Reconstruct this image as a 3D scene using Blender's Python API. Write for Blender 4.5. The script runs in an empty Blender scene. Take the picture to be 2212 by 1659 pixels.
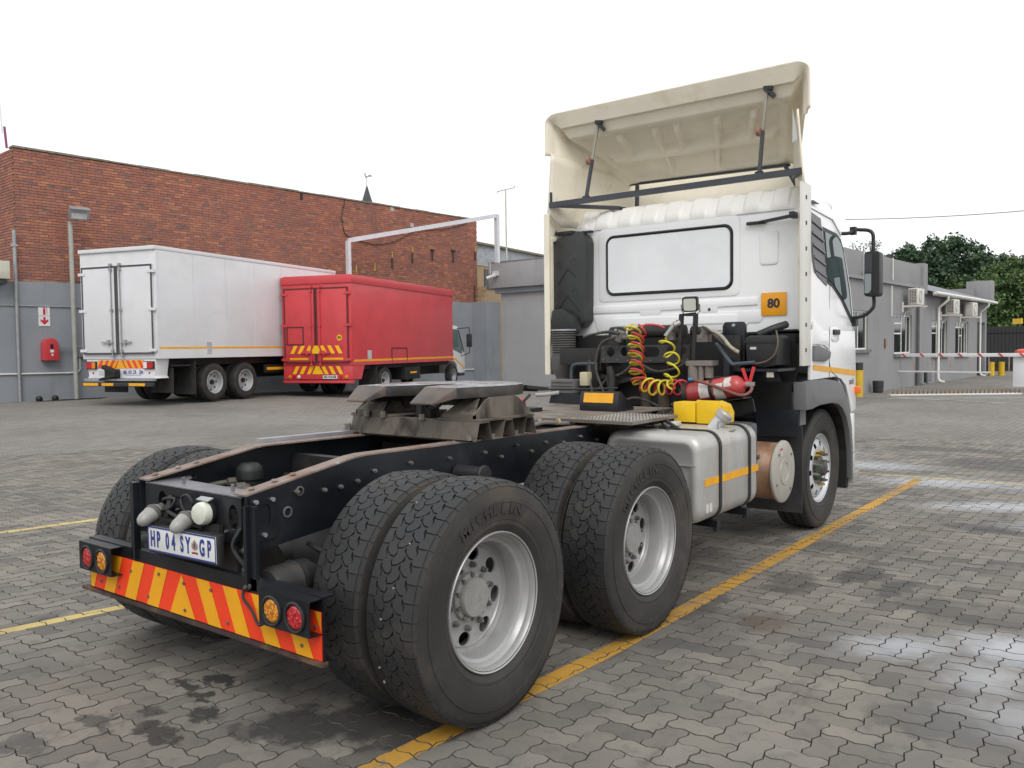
import bpy, bmesh, math, random
import numpy as np
from mathutils import Vector, Matrix, noise
from mathutils.geometry import tessellate_polygon
random.seed(7)
PI = math.pi
R = math.radians
scene = bpy.context.scene
C = scene.collection

# ------------------------------------------------------------------ camera, world, sun
YAW, PITCH, ROLL = 0.6554, -0.0432, -0.0124
CAM = Vector((-2.7842, -3.4685, 1.6135))
def cam_axes():
    cy, sy, cp, sp = math.cos(YAW), math.sin(YAW), math.cos(PITCH), math.sin(PITCH)
    f = Vector((cy*cp, sy*cp, sp)); r = Vector((sy, -cy, 0)); u = r.cross(f)
    cr, sr = math.cos(ROLL), math.sin(ROLL)
    return cr*r+sr*u, -sr*r+cr*u, f
_r, _u, _f = cam_axes()
cd = bpy.data.cameras.new('camera')
cd.sensor_width = 36.0
cd.lens = 36.0*1818.79/2212.0
cd.clip_start, cd.clip_end = 0.05, 900.0
cam = bpy.data.objects.new('camera', cd)
C.objects.link(cam)
cam.matrix_world = Matrix(((_r.x, _u.x, -_f.x, CAM.x), (_r.y, _u.y, -_f.y, CAM.y), (_r.z, _u.z, -_f.z, CAM.z), (0, 0, 0, 1)))
scene.camera = cam

SUN_EL, SUN_AZ = R(46), R(226)          # direction the light comes from, measured in the x-y plane
world = bpy.data.worlds.new('World')
scene.world = world
world.use_nodes = True
wn, wl = world.node_tree.nodes, world.node_tree.links
bg = wn['Background']
sky = wn.new('ShaderNodeTexSky')
sky.sky_type = 'NISHITA'
sky.sun_disc = False
sky.sun_elevation = SUN_EL
sky.sun_rotation = PI/2 - SUN_AZ
hs = wn.new('ShaderNodeHueSaturation')
hs.inputs['Saturation'].default_value = 0.10
wl.new(sky.outputs[0], hs.inputs['Color'])
mixw = wn.new('ShaderNodeMix'); mixw.data_type = 'RGBA'
mixw.inputs[0].default_value = 0.90      # a closed white cloud deck over most of the sky
wl.new(hs.outputs[0], mixw.inputs[6])
mixw.inputs[7].default_value = (9.6, 9.75, 9.9, 1)
wl.new(mixw.outputs[2], bg.inputs['Color'])
bg.inputs['Strength'].default_value = 0.115

sl = bpy.data.lights.new('sun', 'SUN')
sl.energy = 1.35
sl.angle = R(30)
sl.color = (1.0, 0.97, 0.93)
sun = bpy.data.objects.new('sun', sl)
C.objects.link(sun)
sd = Vector((math.cos(SUN_AZ)*math.cos(SUN_EL), math.sin(SUN_AZ)*math.cos(SUN_EL), math.sin(SUN_EL)))
sun.rotation_euler = sd.to_track_quat('Z', 'Y').to_euler()
sun.location = (0, 0, 20)

scene.view_settings.view_transform = 'Standard'
scene.view_settings.look = 'None'
scene.view_settings.exposure = 0.10
scene.view_settings.gamma = 1.0
scene.view_settings.use_curve_mapping = False
scene.render.engine = 'CYCLES'
scene.cycles.max_bounces = 8

# ------------------------------------------------------------------ materials
def new_mat(name):
    m = bpy.data.materials.new(name); m.use_nodes = True
    nt = m.node_tree
    return m, nt, nt.nodes['Principled BSDF']

def node(nt, kind, **kw):
    n = nt.nodes.new(kind)
    for k, v in kw.items(): setattr(n, k, v)
    return n

def mixc(nt, fac, a, b, blend='MIX'):
    n = nt.nodes.new('ShaderNodeMix'); n.data_type = 'RGBA'; n.blend_type = blend; n.clamp_factor = True
    for sock, v in ((0, fac), (6, a), (7, b)):
        if isinstance(v, bpy.types.NodeSocket): nt.links.new(v, n.inputs[sock])
        elif sock == 0: n.inputs[0].default_value = v
        else: n.inputs[sock].default_value = (v[0], v[1], v[2], 1)
    return n.outputs[2]

def mth(nt, op, a, b=None, c=None, clamp=False):
    n = nt.nodes.new('ShaderNodeMath'); n.operation = op; n.use_clamp = clamp
    for i, v in enumerate((a, b, c)):
        if v is None: continue
        if isinstance(v, bpy.types.NodeSocket): nt.links.new(v, n.inputs[i])
        else: n.inputs[i].default_value = v
    return n.outputs[0]

def ramp(nt, v, a, b, lo=0.0, hi=1.0):
    n = nt.nodes.new('ShaderNodeMapRange'); n.interpolation_type = 'SMOOTHSTEP'
    nt.links.new(v, n.inputs[0])
    n.inputs[1].default_value, n.inputs[2].default_value = a, b
    n.inputs[3].default_value, n.inputs[4].default_value = lo, hi
    return n.outputs[0]

def nz(nt, vec, scale, detail=4, rough=0.6, dist=0.0):
    n = nt.nodes.new('ShaderNodeTexNoise')
    n.inputs['Scale'].default_value = scale; n.inputs['Detail'].default_value = detail
    n.inputs['Roughness'].default_value = rough; n.inputs['Distortion'].default_value = dist
    if vec is not None: nt.links.new(vec, n.inputs['Vector'])
    return n.outputs['Fac']

def coords(nt, world_space=False):
    if world_space: return nt.nodes.new('ShaderNodeNewGeometry').outputs['Position']
    return nt.nodes.new('ShaderNodeTexCoord').outputs['Object']

def stretch(nt, vec, s):
    n = nt.nodes.new('ShaderNodeMapping'); n.inputs['Scale'].default_value = s
    nt.links.new(vec, n.inputs['Vector']); return n.outputs[0]

def bump(nt, bsdf, h, strength=0.2, dist=0.01, after=None):
    n = nt.nodes.new('ShaderNodeBump'); n.inputs['Strength'].default_value = strength
    n.inputs['Distance'].default_value = dist
    nt.links.new(h, n.inputs['Height'])
    if after is not None: nt.links.new(after, n.inputs['Normal'])
    nt.links.new(n.outputs[0], bsdf.inputs['Normal']); return n.outputs[0]

_mats = {}
def pm(name, col, rough=0.5, metal=0.0, var=0.12, vscale=3.0, dirt=None, damt=0.0, dscale=2.0, dstretch=(1, 1, 1),
       bmp=0.0, bscale=60.0, spots=None, samt=0.0, sscale=18.0, rvar=0.12, coat=0.0, grain=0.05):
    """general weathered material: base colour with soft variation, soft dirt, fine grain, small chips and a fine relief"""
    if name in _mats: return _mats[name]
    m, nt, b = new_mat(name)
    v = coords(nt)
    n1 = nz(nt, v, vscale, 5, 0.6)
    dark = [c*(1-var) for c in col]; lite = [min(1, c*(1+var)) for c in col]
    c = mixc(nt, ramp(nt, n1, 0.3, 0.7), dark, lite)
    n3 = nz(nt, v, 180, 2, 0.5)
    c = mixc(nt, grain, c, mixc(nt, n3, (0, 0, 0), (1, 1, 1)), 'OVERLAY')
    rsock = mth(nt, 'MULTIPLY_ADD', n1, rvar, rough-rvar/2, clamp=True)
    if dirt is not None and damt > 0:
        dn = nz(nt, stretch(nt, v, dstretch), dscale, 8, 0.65, 0.4)
        f = ramp(nt, dn, 0.62-damt*0.3, 0.86-damt*0.3)
        f = mth(nt, 'MULTIPLY', f, min(1, damt*1.6), clamp=True)
        c = mixc(nt, f, c, dirt)
        rsock = mth(nt, 'MULTIPLY_ADD', f, 0.25, rsock, clamp=True)
    if spots is not None and samt > 0:
        sn = nz(nt, v, sscale, 6, 0.7)
        f = ramp(nt, sn, 0.74-samt*0.2, 0.77-samt*0.2)
        c = mixc(nt, f, c, spots)
        rsock = mth(nt, 'MULTIPLY_ADD', f, 0.3, rsock, clamp=True)
        if metal > 0:
            nt.links.new(mth(nt, 'MULTIPLY_ADD', f, -metal, metal), b.inputs['Metallic'])
    nt.links.new(c, b.inputs['Base Color'])
    nt.links.new(rsock, b.inputs['Roughness'])
    if not (metal > 0 and samt > 0 and spots is not None): b.inputs['Metallic'].default_value = metal
    b.inputs['Coat Weight'].default_value = coat
    b.inputs['Coat Roughness'].default_value = 0.12
    if bmp > 0: bump(nt, b, nz(nt, v, bscale, 4, 0.6), bmp, 0.004)
    _mats[name] = m
    return m

# ------------------------------------------------------------------ mesh building
class MB:
    def __init__(s): s.v = []; s.f = []; s.p = []
    def add(s, vs, fs):
        o = len(s.v); s.p.append((o, len(s.f))); s.v += [tuple(p) for p in vs]; s.f += [tuple(i+o for i in f) for f in fs]; return s
    def box(s, x0, x1, y0, y1, z0, z1):
        if x0 > x1: x0, x1 = x1, x0
        if y0 > y1: y0, y1 = y1, y0
        if z0 > z1: z0, z1 = z1, z0
        v = [(x, y, z) for x in (x0, x1) for y in (y0, y1) for z in (z0, z1)]
        return s.add(v, [(0, 1, 3, 2), (4, 6, 7, 5), (0, 4, 5, 1), (2, 3, 7, 6), (0, 2, 6, 4), (1, 5, 7, 3)])
    def obox(s, c, size, rot):
        """box of size at centre c, rotated by a 3x3 matrix or euler tuple"""
        M = rot if isinstance(rot, Matrix) else Matrix.Rotation(rot[2], 3, 'Z') @ Matrix.Rotation(rot[1], 3, 'Y') @ Matrix.Rotation(rot[0], 3, 'X')
        c = Vector(c)
        v = [c + M @ Vector((x*size[0]/2, y*size[1]/2, z*size[2]/2)) for x in (-1, 1) for y in (-1, 1) for z in (-1, 1)]
        return s.add(v, [(0, 1, 3, 2), (4, 6, 7, 5), (0, 4, 5, 1), (2, 3, 7, 6), (0, 2, 6, 4), (1, 5, 7, 3)])
    def bar(s, a, b, w, h, up=(0, 0, 1)):
        """rectangular bar from a to b, w across, h along up"""
        a, b = Vector(a), Vector(b); d = (b-a).normalized(); up = Vector(up)
        sd_ = d.cross(up)
        if sd_.length < 1e-5: sd_ = d.cross(Vector((1, 0, 0)))
        sd_.normalize(); up2 = sd_.cross(d)
        v = [p + sd_*x*w/2 + up2*z*h/2 for p in (a, b) for x in (-1, 1) for z in (-1, 1)]
        return s.add(v, [(0, 1, 3, 2), (4, 6, 7, 5), (0, 4, 5, 1), (2, 3, 7, 6), (0, 2, 6, 4), (1, 5, 7, 3)])
    def ring(s, rings, close=True, caps=True):
        """skin a list of vertex rings of equal length"""
        n = len(rings[0]); vs = [p for r in rings for p in r]; fs = []
        for i in range(len(rings)-1):
            for j in range(n if close else n-1):
                k = (j+1) % n
                fs.append((i*n+j, i*n+k, (i+1)*n+k, (i+1)*n+j))
        if caps and close:
            fs.append(tuple(range(n))[::-1]); fs.append(tuple((len(rings)-1)*n+j for j in range(n)))
        return s.add(vs, fs)
    def tube(s, pts, r, n=10, caps=True):
        pts = [Vector(p) for p in pts]
        t = [(pts[min(i+1, len(pts)-1)]-pts[max(i-1, 0)]).normalized() for i in range(len(pts))]
        a = Vector((0, 0, 1)) if abs(t[0].z) < .9 else Vector((1, 0, 0))
        nrm = t[0].cross(a).normalized(); rings = []
        for i, p in enumerate(pts):
            if i:
                q = t[i-1].rotation_difference(t[i]); nrm = (q @ nrm).normalized()
            b = t[i].cross(nrm); rr = r[i] if isinstance(r, (list, tuple)) else r
            rings.append([p + (nrm*math.cos(2*PI*k/n) + b*math.sin(2*PI*k/n))*rr for k in range(n)])
        return s.ring(rings, True, caps)
    def cyl(s, a, b, r, n=20, r2=None):
        return s.tube([a, b], [r, r if r2 is None else r2], n)
    def lathe(s, prof, n=48, c=(0, 0, 0), axis='y', closed=False):
        """profile of (radius, along-axis) revolved about an axis through c; closed joins last to first"""
        rings = []
        for r, h in prof:
            ring = []
            for k in range(n):
                a = 2*PI*k/n; p, q = r*math.cos(a), r*math.sin(a)
                ring.append({'y': (c[0]+p, c[1]+h, c[2]+q), 'x': (c[0]+h, c[1]+p, c[2]+q), 'z': (c[0]+p, c[1]+q, c[2]+h)}[axis])
            rings.append(ring)
        if closed: rings.append(rings[0])
        return s.ring(rings, True, False)
    def prism(s, loop, d, to3):
        """extrude a 2-D loop by depth d; to3(p, q, t) gives the 3-D point"""
        n = len(loop)
        v = [to3(p, q, 0) for p, q in loop] + [to3(p, q, d) for p, q in loop]
        f = [(i, (i+1) % n, n+(i+1) % n, n+i) for i in range(n)]
        tri = tessellate_polygon([[Vector((p, q, 0)) for p, q in loop]])
        f += [tuple(t) for t in tri] + [tuple(n+i for i in t[::-1]) for t in tri]
        return s.add(v, f)
    def plate(s, loop, holes, d, to3):
        """flat plate with holes"""
        loops = [loop] + holes; n = sum(len(l) for l in loops); flat = [p for l in loops for p in l]
        tri = tessellate_polygon([[Vector((p, q, 0)) for p, q in l] for l in loops])
        v = [to3(p, q, 0) for p, q in flat] + [to3(p, q, d) for p, q in flat]
        f = [tuple(t) for t in tri] + [tuple(n+i for i in t[::-1]) for t in tri]; o = 0
        for l in loops:
            m = len(l)
            f += [(o+i, o+(i+1) % m, n+o+(i+1) % m, n+o+i) for i in range(m)]; o += m
        return s.add(v, f)
    def xf(s, M):
        s.v = [tuple(M @ Vector(p)) for p in s.v]; return s
    def join(s, o): return s.add(o.v, o.f)

def circ(cx, cy, r, n=16, ry=None):
    return [(cx+r*math.cos(2*PI*i/n), cy+(ry or r)*math.sin(2*PI*i/n)) for i in range(n)]
def rrect(x0, x1, y0, y1, r, n=4):
    out = []
    for cx, cy, a0 in ((x1-r, y1-r, 0), (x0+r, y1-r, 90), (x0+r, y0+r, 180), (x1-r, y0+r, 270)):
        for i in range(n+1):
            a = R(a0+90*i/n); out.append((cx+r*math.cos(a), cy+r*math.sin(a)))
    return out
XZ = lambda y: (lambda p, q, t: (p, y+t, q))       # loop in x-z, thickness along y
YZ = lambda x: (lambda p, q, t: (x+t, p, q))
XY = lambda z: (lambda p, q, t: (p, q, z+t))

_wloc = {}
def thing(name, label, cat, loc=(0, 0, 0), rotz=0.0, group=None, local=False):
    o = bpy.data.objects.new(name, None); C.objects.link(o)
    o.empty_display_size = 0.2
    o.location = loc; o.rotation_euler = (0, 0, rotz)
    o['label'] = label; o['category'] = cat
    if group: o['group'] = group
    _wloc[o.name] = Vector((0, 0, 0)) if local else Vector(loc)
    return o

def meshof(name, mb, mat, smooth=35, bevel=0.0, recalc=True):
    me = bpy.data.meshes.new(name)
    me.from_pydata(mb.v, [], mb.f)
    if bevel > 0 or recalc:
        bm = bmesh.new(); bm.from_mesh(me)
        if recalc: bmesh.ops.recalc_face_normals(bm, faces=bm.faces)
        if bevel > 0:
            ed = [e for e in bm.edges if len(e.link_faces) == 2 and e.calc_face_angle(0) > R(28)]
            bmesh.ops.bevel(bm, geom=ed, offset=bevel, segments=2, profile=0.6, affect='EDGES', clamp_overlap=True)
        bm.to_mesh(me); bm.free()
    if smooth:
        me.polygons.foreach_set('use_smooth', [True]*len(me.polygons))
        me.set_sharp_from_angle(angle=R(smooth))
    for mm in (mat if isinstance(mat, (list, tuple)) else [mat]): me.materials.append(mm)
    return me

def put(name, me, parent=None, label=None):
    o = bpy.data.objects.new(name, me); C.objects.link(o)
    if parent is not None:
        o.parent = parent
        w = _wloc.get(parent.name, Vector((0, 0, 0)))
        o.location = -w
    _wloc[o.name] = Vector((0, 0, 0))
    if label: o['label'] = label
    return o

SPLIT = {'crossmember', 'axle', 'brake_chamber', 'torque_rod', 'suspension_beam', 'brake_hose', 'air_pipe', 'air_hose', 'cable_bundle', 'red_coupling', 'air_cylinder',
         'hose_coupling', 'steel_tube', 'slide_plate', 'paper_label', 'yellow_tape', 'tank_bracket', 'deck_support', 'hose_clamp', 'lamp_wiring', 'mudguard', 'fixing_bracket', 'mirror_bar', 'louvre_bar', 'hanging_clutter', 'cut_bolt', 'valve_lever', 'cross_bar', 'rack_end', 'air_valve', 'air_dryer'}
STUFFS = {'rail_bolt', 'rivet', 'wheel_nut', 'hub_nut', 'rack_bolt', 'tread_stud', 'tread_stone', 'cap_rivet', 'fixing_slot', 'panel_seam', 'base_bolt', 'crossmember_bolt', 'moulded_rib',
          'grille_slat', 'moulded_dimple', 'hand_hole', 'fan_guard', 'grille', 'plate_bolt', 'nut_indicator', 'lettering_mark', 'stripe', 'plate_border', 'door_seal', 'hatch_seal'}
def part(name, mb, mat, parent=None, smooth=35, bevel=0.0, label=None, recalc=True):
    if name in SPLIT and len(mb.p) > 1:
        o = None; ends = mb.p[1:]+[(len(mb.v), len(mb.f))]
        for (v0, f0), (v1, f1) in zip(mb.p, ends):
            q = MB(); q.v = mb.v[v0:v1]; q.f = [tuple(i-v0 for i in f) for f in mb.f[f0:f1]]
            o2 = put(name, meshof(name, q, mat, smooth, bevel, recalc), parent, label); o = o or o2
        return o
    if name in STUFFS:
        o = put(name, meshof(name, mb, mat, smooth, bevel, recalc), parent, label); o['kind'] = 'stuff'; return o
    return put(name, meshof(name, mb, mat, smooth, bevel, recalc), parent, label)

def single(name, mb, mat, label, cat, group=None, smooth=35, bevel=0.0):
    o = part(name, mb, mat, None, smooth, bevel); o['label'] = label; o['category'] = cat
    if group: o['group'] = group
    return o

def struct(name, mb, mat, smooth=35, bevel=0.0, kind='structure', recalc=True):
    o = part(name, mb, mat, None, smooth, bevel, recalc=recalc); o['kind'] = kind; return o

def dup(o, parent=None, loc=None, rot=None):
    c = o.copy(); C.objects.link(c)
    if parent is not None: c.parent = parent
    _wloc[c.name] = _wloc.get(o.name, Vector((0, 0, 0)))
    if loc is not None: c.location = loc
    if rot is not None: c.rotation_euler = rot
    for ch in list(o.children): dup(ch, c)
    return c

def text(name, s, size, M, mat, parent, ext=0.0008, sx=1.0, bold=0.0):
    """flat lettering standing in a plane given by matrix M (x right, y up, z out)"""
    cu = bpy.data.curves.new(name, 'FONT'); cu.body = s; cu.size = size; cu.extrude = ext
    cu.align_x = 'CENTER'; cu.align_y = 'CENTER'; cu.offset = bold; cu.resolution_u = 3
    tmp = bpy.data.objects.new(name, cu); C.objects.link(tmp)
    dg = bpy.context.evaluated_depsgraph_get(); dg.update()
    me = bpy.data.meshes.new_from_object(tmp.evaluated_get(dg))
    bpy.data.objects.remove(tmp); bpy.data.curves.remove(cu)
    me.transform(M @ Matrix.Diagonal((sx, 1, 1, 1)))
    me.materials.clear(); me.materials.append(mat)
    return put(name, me, parent)

def frame(o, x, y):
    """matrix with origin o, local x and y axes given"""
    x = Vector(x).normalized(); y = Vector(y).normalized(); z = x.cross(y)
    return Matrix(((x.x, y.x, z.x, o[0]), (x.y, y.y, z.y, o[1]), (x.z, y.z, z.z, o[2]), (0, 0, 0, 1)))

def hexnut(mb, c, r, h, axis='y', n=6):
    pts = {'y': ((c[0], c[1], c[2]), (c[0], c[1]+h, c[2])), 'x': (c, (c[0]+h, c[1], c[2])), 'z': (c, (c[0], c[1], c[2]+h))}[axis]
    mb.tube(pts, r, n); return mb

# ------------------------------------------------------------------ ground heights
_gp = [(x, y, 0.0) for x in range(-8, 15, 4) for y in range(-12, 13, 4)]
_gp += [(9, 19, .26), (6, 17, .24), (2, 22, .25), (8.5, 22, .22), (12, 18, .25), (15.5, 17, .16), (20, 18, .05), (26, 21, -.12), (24, 16, -.15),
        (20, 12, 0.0), (24, 4, .06), (30, 2, .06), (36, 4, .07), (42, 2, .07), (26, -2, .05), (22, -4, .04), (30, -8, .05), (20, 0, .04), (18, 6, 0.0)]
_ga = np.array(_gp, float)
def gh(x, y):
    w = np.exp(-((_ga[:, 0]-x)**2+(_ga[:, 1]-y)**2)/(2*2.6**2))+1e-12
    return float((w*_ga[:, 2]).sum()/w.sum())

TH = R(-2.8)                      # the yard's walls run at this angle to the truck
UX, UY = math.cos(TH), math.sin(TH)
def Y(u, v, z=0.0): return Vector((u*UX - v*UY, u*UY + v*UX, z))

# ------------------------------------------------------------------ paving
PA = R(-2.0); PC = 0.108; PO = (0.03, 0.02)      # paver grid angle, cell size, origin
ca, sa = math.cos(PA), math.sin(PA)
def grid_to_world(gx, gy): return (ca*gx*PC - sa*gy*PC + PO[0], sa*gx*PC + ca*gy*PC + PO[1])
AMP = 0.080
def cell_edge(i0, j0, i1, j1):
    """interior points of the wavy edge between two neighbouring grid corners"""
    out = []
    for t, s in ((0.16, 0.55), (0.30, 1.0), (0.70, -1.0), (0.84, -0.55)):
        x, y = i0+(i1-i0)*t, j0+(j1-j0)*t
        if i0 != i1: y += s*AMP*(1 if i1 > i0 else -1)*1.0
        else: x += s*AMP*(1 if j1 > j0 else -1)*1.0
        out.append((x, y))
    return out
def outline(cells):
    (i, j), (k, l) = cells
    if l == j: c = [(i, j), (i+1, j), (i+2, j), (i+2, j+1), (i+1, j+1), (i, j+1)]
    else: c = [(i, j), (i+1, j), (i+1, j+1), (i+1, j+2), (i, j+2), (i, j+1)]
    pts = []
    for a in range(6):
        b = (a+1) % 6
        pts.append((float(c[a][0]), float(c[a][1])))
        pts += cell_edge(*c[a], *c[b])
    return pts
def fix_sign(pts): return pts
def inset(pts, d):
    n = len(pts); out = []
    for i in range(n):
        a, b, c = Vector(pts[i-1]), Vector(pts[i]), Vector(pts[(i+1) % n])
        e1 = (b-a).normalized(); e2 = (c-b).normalized()
        n1 = Vector((-e1.y, e1.x)); n2 = Vector((-e2.y, e2.x)); m = (n1+n2)
        m = m.normalized() / max(0.55, math.sqrt(max(1e-6, (1+n1.dot(n2))/2)))
        out.append((b.x+m.x*d, b.y+m.y*d))
    return out

def in_view(x, y, z=0.0, margin=1.12):
    d = Vector((x, y, z))-CAM; zz = d.dot(_f)
    if zz < 0.3: return None
    px, py = d.dot(_r)/zz, d.dot(_u)/zz
    if abs(px) < 0.608*margin and abs(py) < 0.456*margin: return zz
    return None

def paver_material():
    m, nt, b = new_mat('concrete_paver')
    P = coords(nt, True)
    oi = nt.nodes.new('ShaderNodeObjectInfo').outputs['Random']
    ri = nt.nodes.new('ShaderNodeNewGeometry').outputs['Random Per Island']
    rnd = mth(nt, 'FRACT', mth(nt, 'ADD', oi, ri))
    c = mixc(nt, rnd, (0.128, 0.118, 0.106), (0.190, 0.176, 0.157))
    rnd2 = mth(nt, 'FRACT', mth(nt, 'MULTIPLY', rnd, 37.7))
    c = mixc(nt, ramp(nt, rnd2, 0.90, 0.93), c, (0.105, 0.098, 0.091))
    n1 = nz(nt, P, 1.1, 6, 0.6)
    c = mixc(nt, ramp(nt, n1, 0.34, 0.66), c, mixc(nt, 1.0, c, (1.30, 1.27, 1.20), 'MULTIPLY'))
    n6 = nz(nt, P, 7.0, 7, 0.68)
    c = mixc(nt, ramp(nt, n6, 0.50, 0.66, 0, 0.42), c, (0.085, 0.080, 0.073))
    n7 = nz(nt, P, 45, 5, 0.7)
    c = mixc(nt, ramp(nt, n7, 0.62, 0.74, 0, 0.5), c, (0.075, 0.070, 0.065))
    c = mixc(nt, ramp(nt, n7, 0.40, 0.28, 0, 0.25), c, (0.33, 0.31, 0.28))
    n2 = nz(nt, P, 16, 8, 0.7)
    c = mixc(nt, ramp(nt, n2, 0.55, 0.72, 0, 0.5), c, (0.12, 0.115, 0.105))
    n3 = nz(nt, P, 220, 3, 0.6)
    c = mixc(nt, 0.18, c, mixc(nt, n3, (0, 0, 0), (1, 1, 1)), 'OVERLAY')
    wob = nt.nodes.new('ShaderNodeTexNoise'); wob.inputs['Scale'].default_value = 6.0; wob.inputs['Detail'].default_value = 9; wob.inputs['Roughness'].default_value = 0.65
    nt.links.new(P, wob.inputs['Vector'])
    vm = nt.nodes.new('ShaderNodeVectorMath'); vm.operation = 'MULTIPLY_ADD'
    nt.links.new(wob.outputs['Color'], vm.inputs[0]); vm.inputs[1].default_value = (0.42, 0.42, 0)
    vs = nt.nodes.new('ShaderNodeVectorMath'); vs.operation = 'ADD'; vs.inputs[1].default_value = (-0.21, -0.21, 0)
    nt.links.new(P, vm.inputs[2]); nt.links.new(vm.outputs[0], vs.inputs[0])
    def blob(x, y, rx, ry, ang, soft=0.45):
        mp = nt.nodes.new('ShaderNodeMapping'); mp.vector_type = 'TEXTURE'
        mp.inputs['Location'].default_value = (x, y, 0); mp.inputs['Rotation'].default_value = (0, 0, R(ang))
        mp.inputs['Scale'].default_value = (rx, ry, 1e3)
        nt.links.new(vs.outputs[0], mp.inputs['Vector'])
        ln = nt.nodes.new('ShaderNodeVectorMath'); ln.operation = 'LENGTH'
        nt.links.new(mp.outputs[0], ln.inputs[0])
        return ramp(nt, ln.outputs['Value'], 1.0+soft*0.5, 1.0-soft, 0, 1)
    def group(items, soft):
        acc = None
        for it in items:
            w = it[5] if len(it) > 5 else 1.0
            f = mth(nt, 'MULTIPLY', blob(*it[:5], soft=soft), w)
            acc = f if acc is None else mth(nt, 'MAXIMUM', acc, f)
        return acc
    oil_dark = group([(-.57, .27, .05, .12, 0), (-.45, .17, .06, .07, 0), (-.61, .08, .05, .09, 0), (-.71, -.10, .06, .10, 0), (-.82, .11, .05, .08, 0, .8),
                 (-.95, -.13, .06, .16, 0), (-1.03, .17, .05, .14, 0, .8), (-1.31, .24, .07, .13, 0, .7), (-.72, -.42, .09, .12, 0, .7), (-.53, -.56, .20, .24, 20),
                 (-.25, -.75, .30, .22, 10, 1), (-.25, -1.0, .26, .2, 0, .9), (.1, -.75, .5, .3, 0, .85), (.1, -.2, .5, .5, 0, .7), (1.5, -.4, .5, .35, 0, .6), (.6, .4, .9, .3, 0, .5),  # oil stains, then broad dark patches under the truck
                 (3.29, -1.86, .30, .12, -8, .8), (3.08, -2.14, .28, .10, -8, .8), (2.83, -1.52, .3, .16, 0, .6), (5.4, -2.27, .16, .34, 0, .8), (6.1, -1.1, .1, .4, 0, .6),
                 (9.8, -1.9, .7, .8, 0, .7), (11.2, -1.0, .3, .9, 0, .6), (12.4, .4, .4, .7, 0, .5), (2.0, -1.15, .4, .22, -10, .65), (2.83, -2.66, .25, .5, 0, .55),
                 (4.6, .3, .5, .5, 0, .6), (1.4, .9, .5, .4, 0, .5), (4.0, -1.5, .18, .3, 0, .5), (1.08, -2.75, .2, .3, 0, .6), (7.2, .4, .8, .5, 0, .5)], 0.28)
    streak = nz(nt, stretch(nt, P, (0.5, 2.2, 1)), 1.6, 7, 0.65)
    oil_dark = mth(nt, 'MAXIMUM', oil_dark, ramp(nt, streak, 0.57, 0.66, 0, 0.5))
    c = mixc(nt, mth(nt, 'MULTIPLY', oil_dark, 0.88), c, (0.034, 0.032, 0.031))
    wet = group([(1.63, -1.42, .55, .35, -20, 1), (1.9, -2.3, .5, .5, -30, .9), (1.2, -2.95, .4, .5, 0, .8)], 0.6)
    c = mixc(nt, mth(nt, 'MULTIPLY', wet, 0.55), c, (0.095, 0.092, 0.09))
    brn = group([(1.93, -1.68, .22, .16, 0, .9)], 0.7)
    c = mixc(nt, mth(nt, 'MULTIPLY', brn, 0.6), c, (0.09, 0.06, 0.035))
    chalk = group([(1.96, -2.4, .34, .20, -50, .75), (2.25, -2.95, .28, .36, 10, 1), (1.75, -2.85, .26, .22, 0, .6), (8.9, -.5, .45, .7, 12, .75), (7.9, -1.6, .42, .9, 15, .85), (8.1, -2.9, .3, 1.1, 12, .85),
                   (6.6, -2.3, .28, .8, 28, .9), (5.9, -3.1, .3, .7, 20, .8), (9.9, .6, .6, .8, 0, .5), (1.35, -3.1, .25, .3, 0, .5)], 0.9)
    c = mixc(nt, mth(nt, 'MULTIPLY', chalk, 0.72), c, (0.50, 0.52, 0.56))
    nt.links.new(c, b.inputs['Base Color'])
    r = mth(nt, 'MULTIPLY_ADD', oil_dark, -0.22, 0.82)
    r = mth(nt, 'MULTIPLY_ADD', wet, -0.28, r, clamp=True)
    nt.links.new(r, b.inputs['Roughness'])
    h = mth(nt, 'ADD', mth(nt, 'MULTIPLY', n3, 0.6), mth(nt, 'MULTIPLY', n2, 0.8))
    bump(nt, b, h, 0.35, 0.004)
    return m

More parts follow.
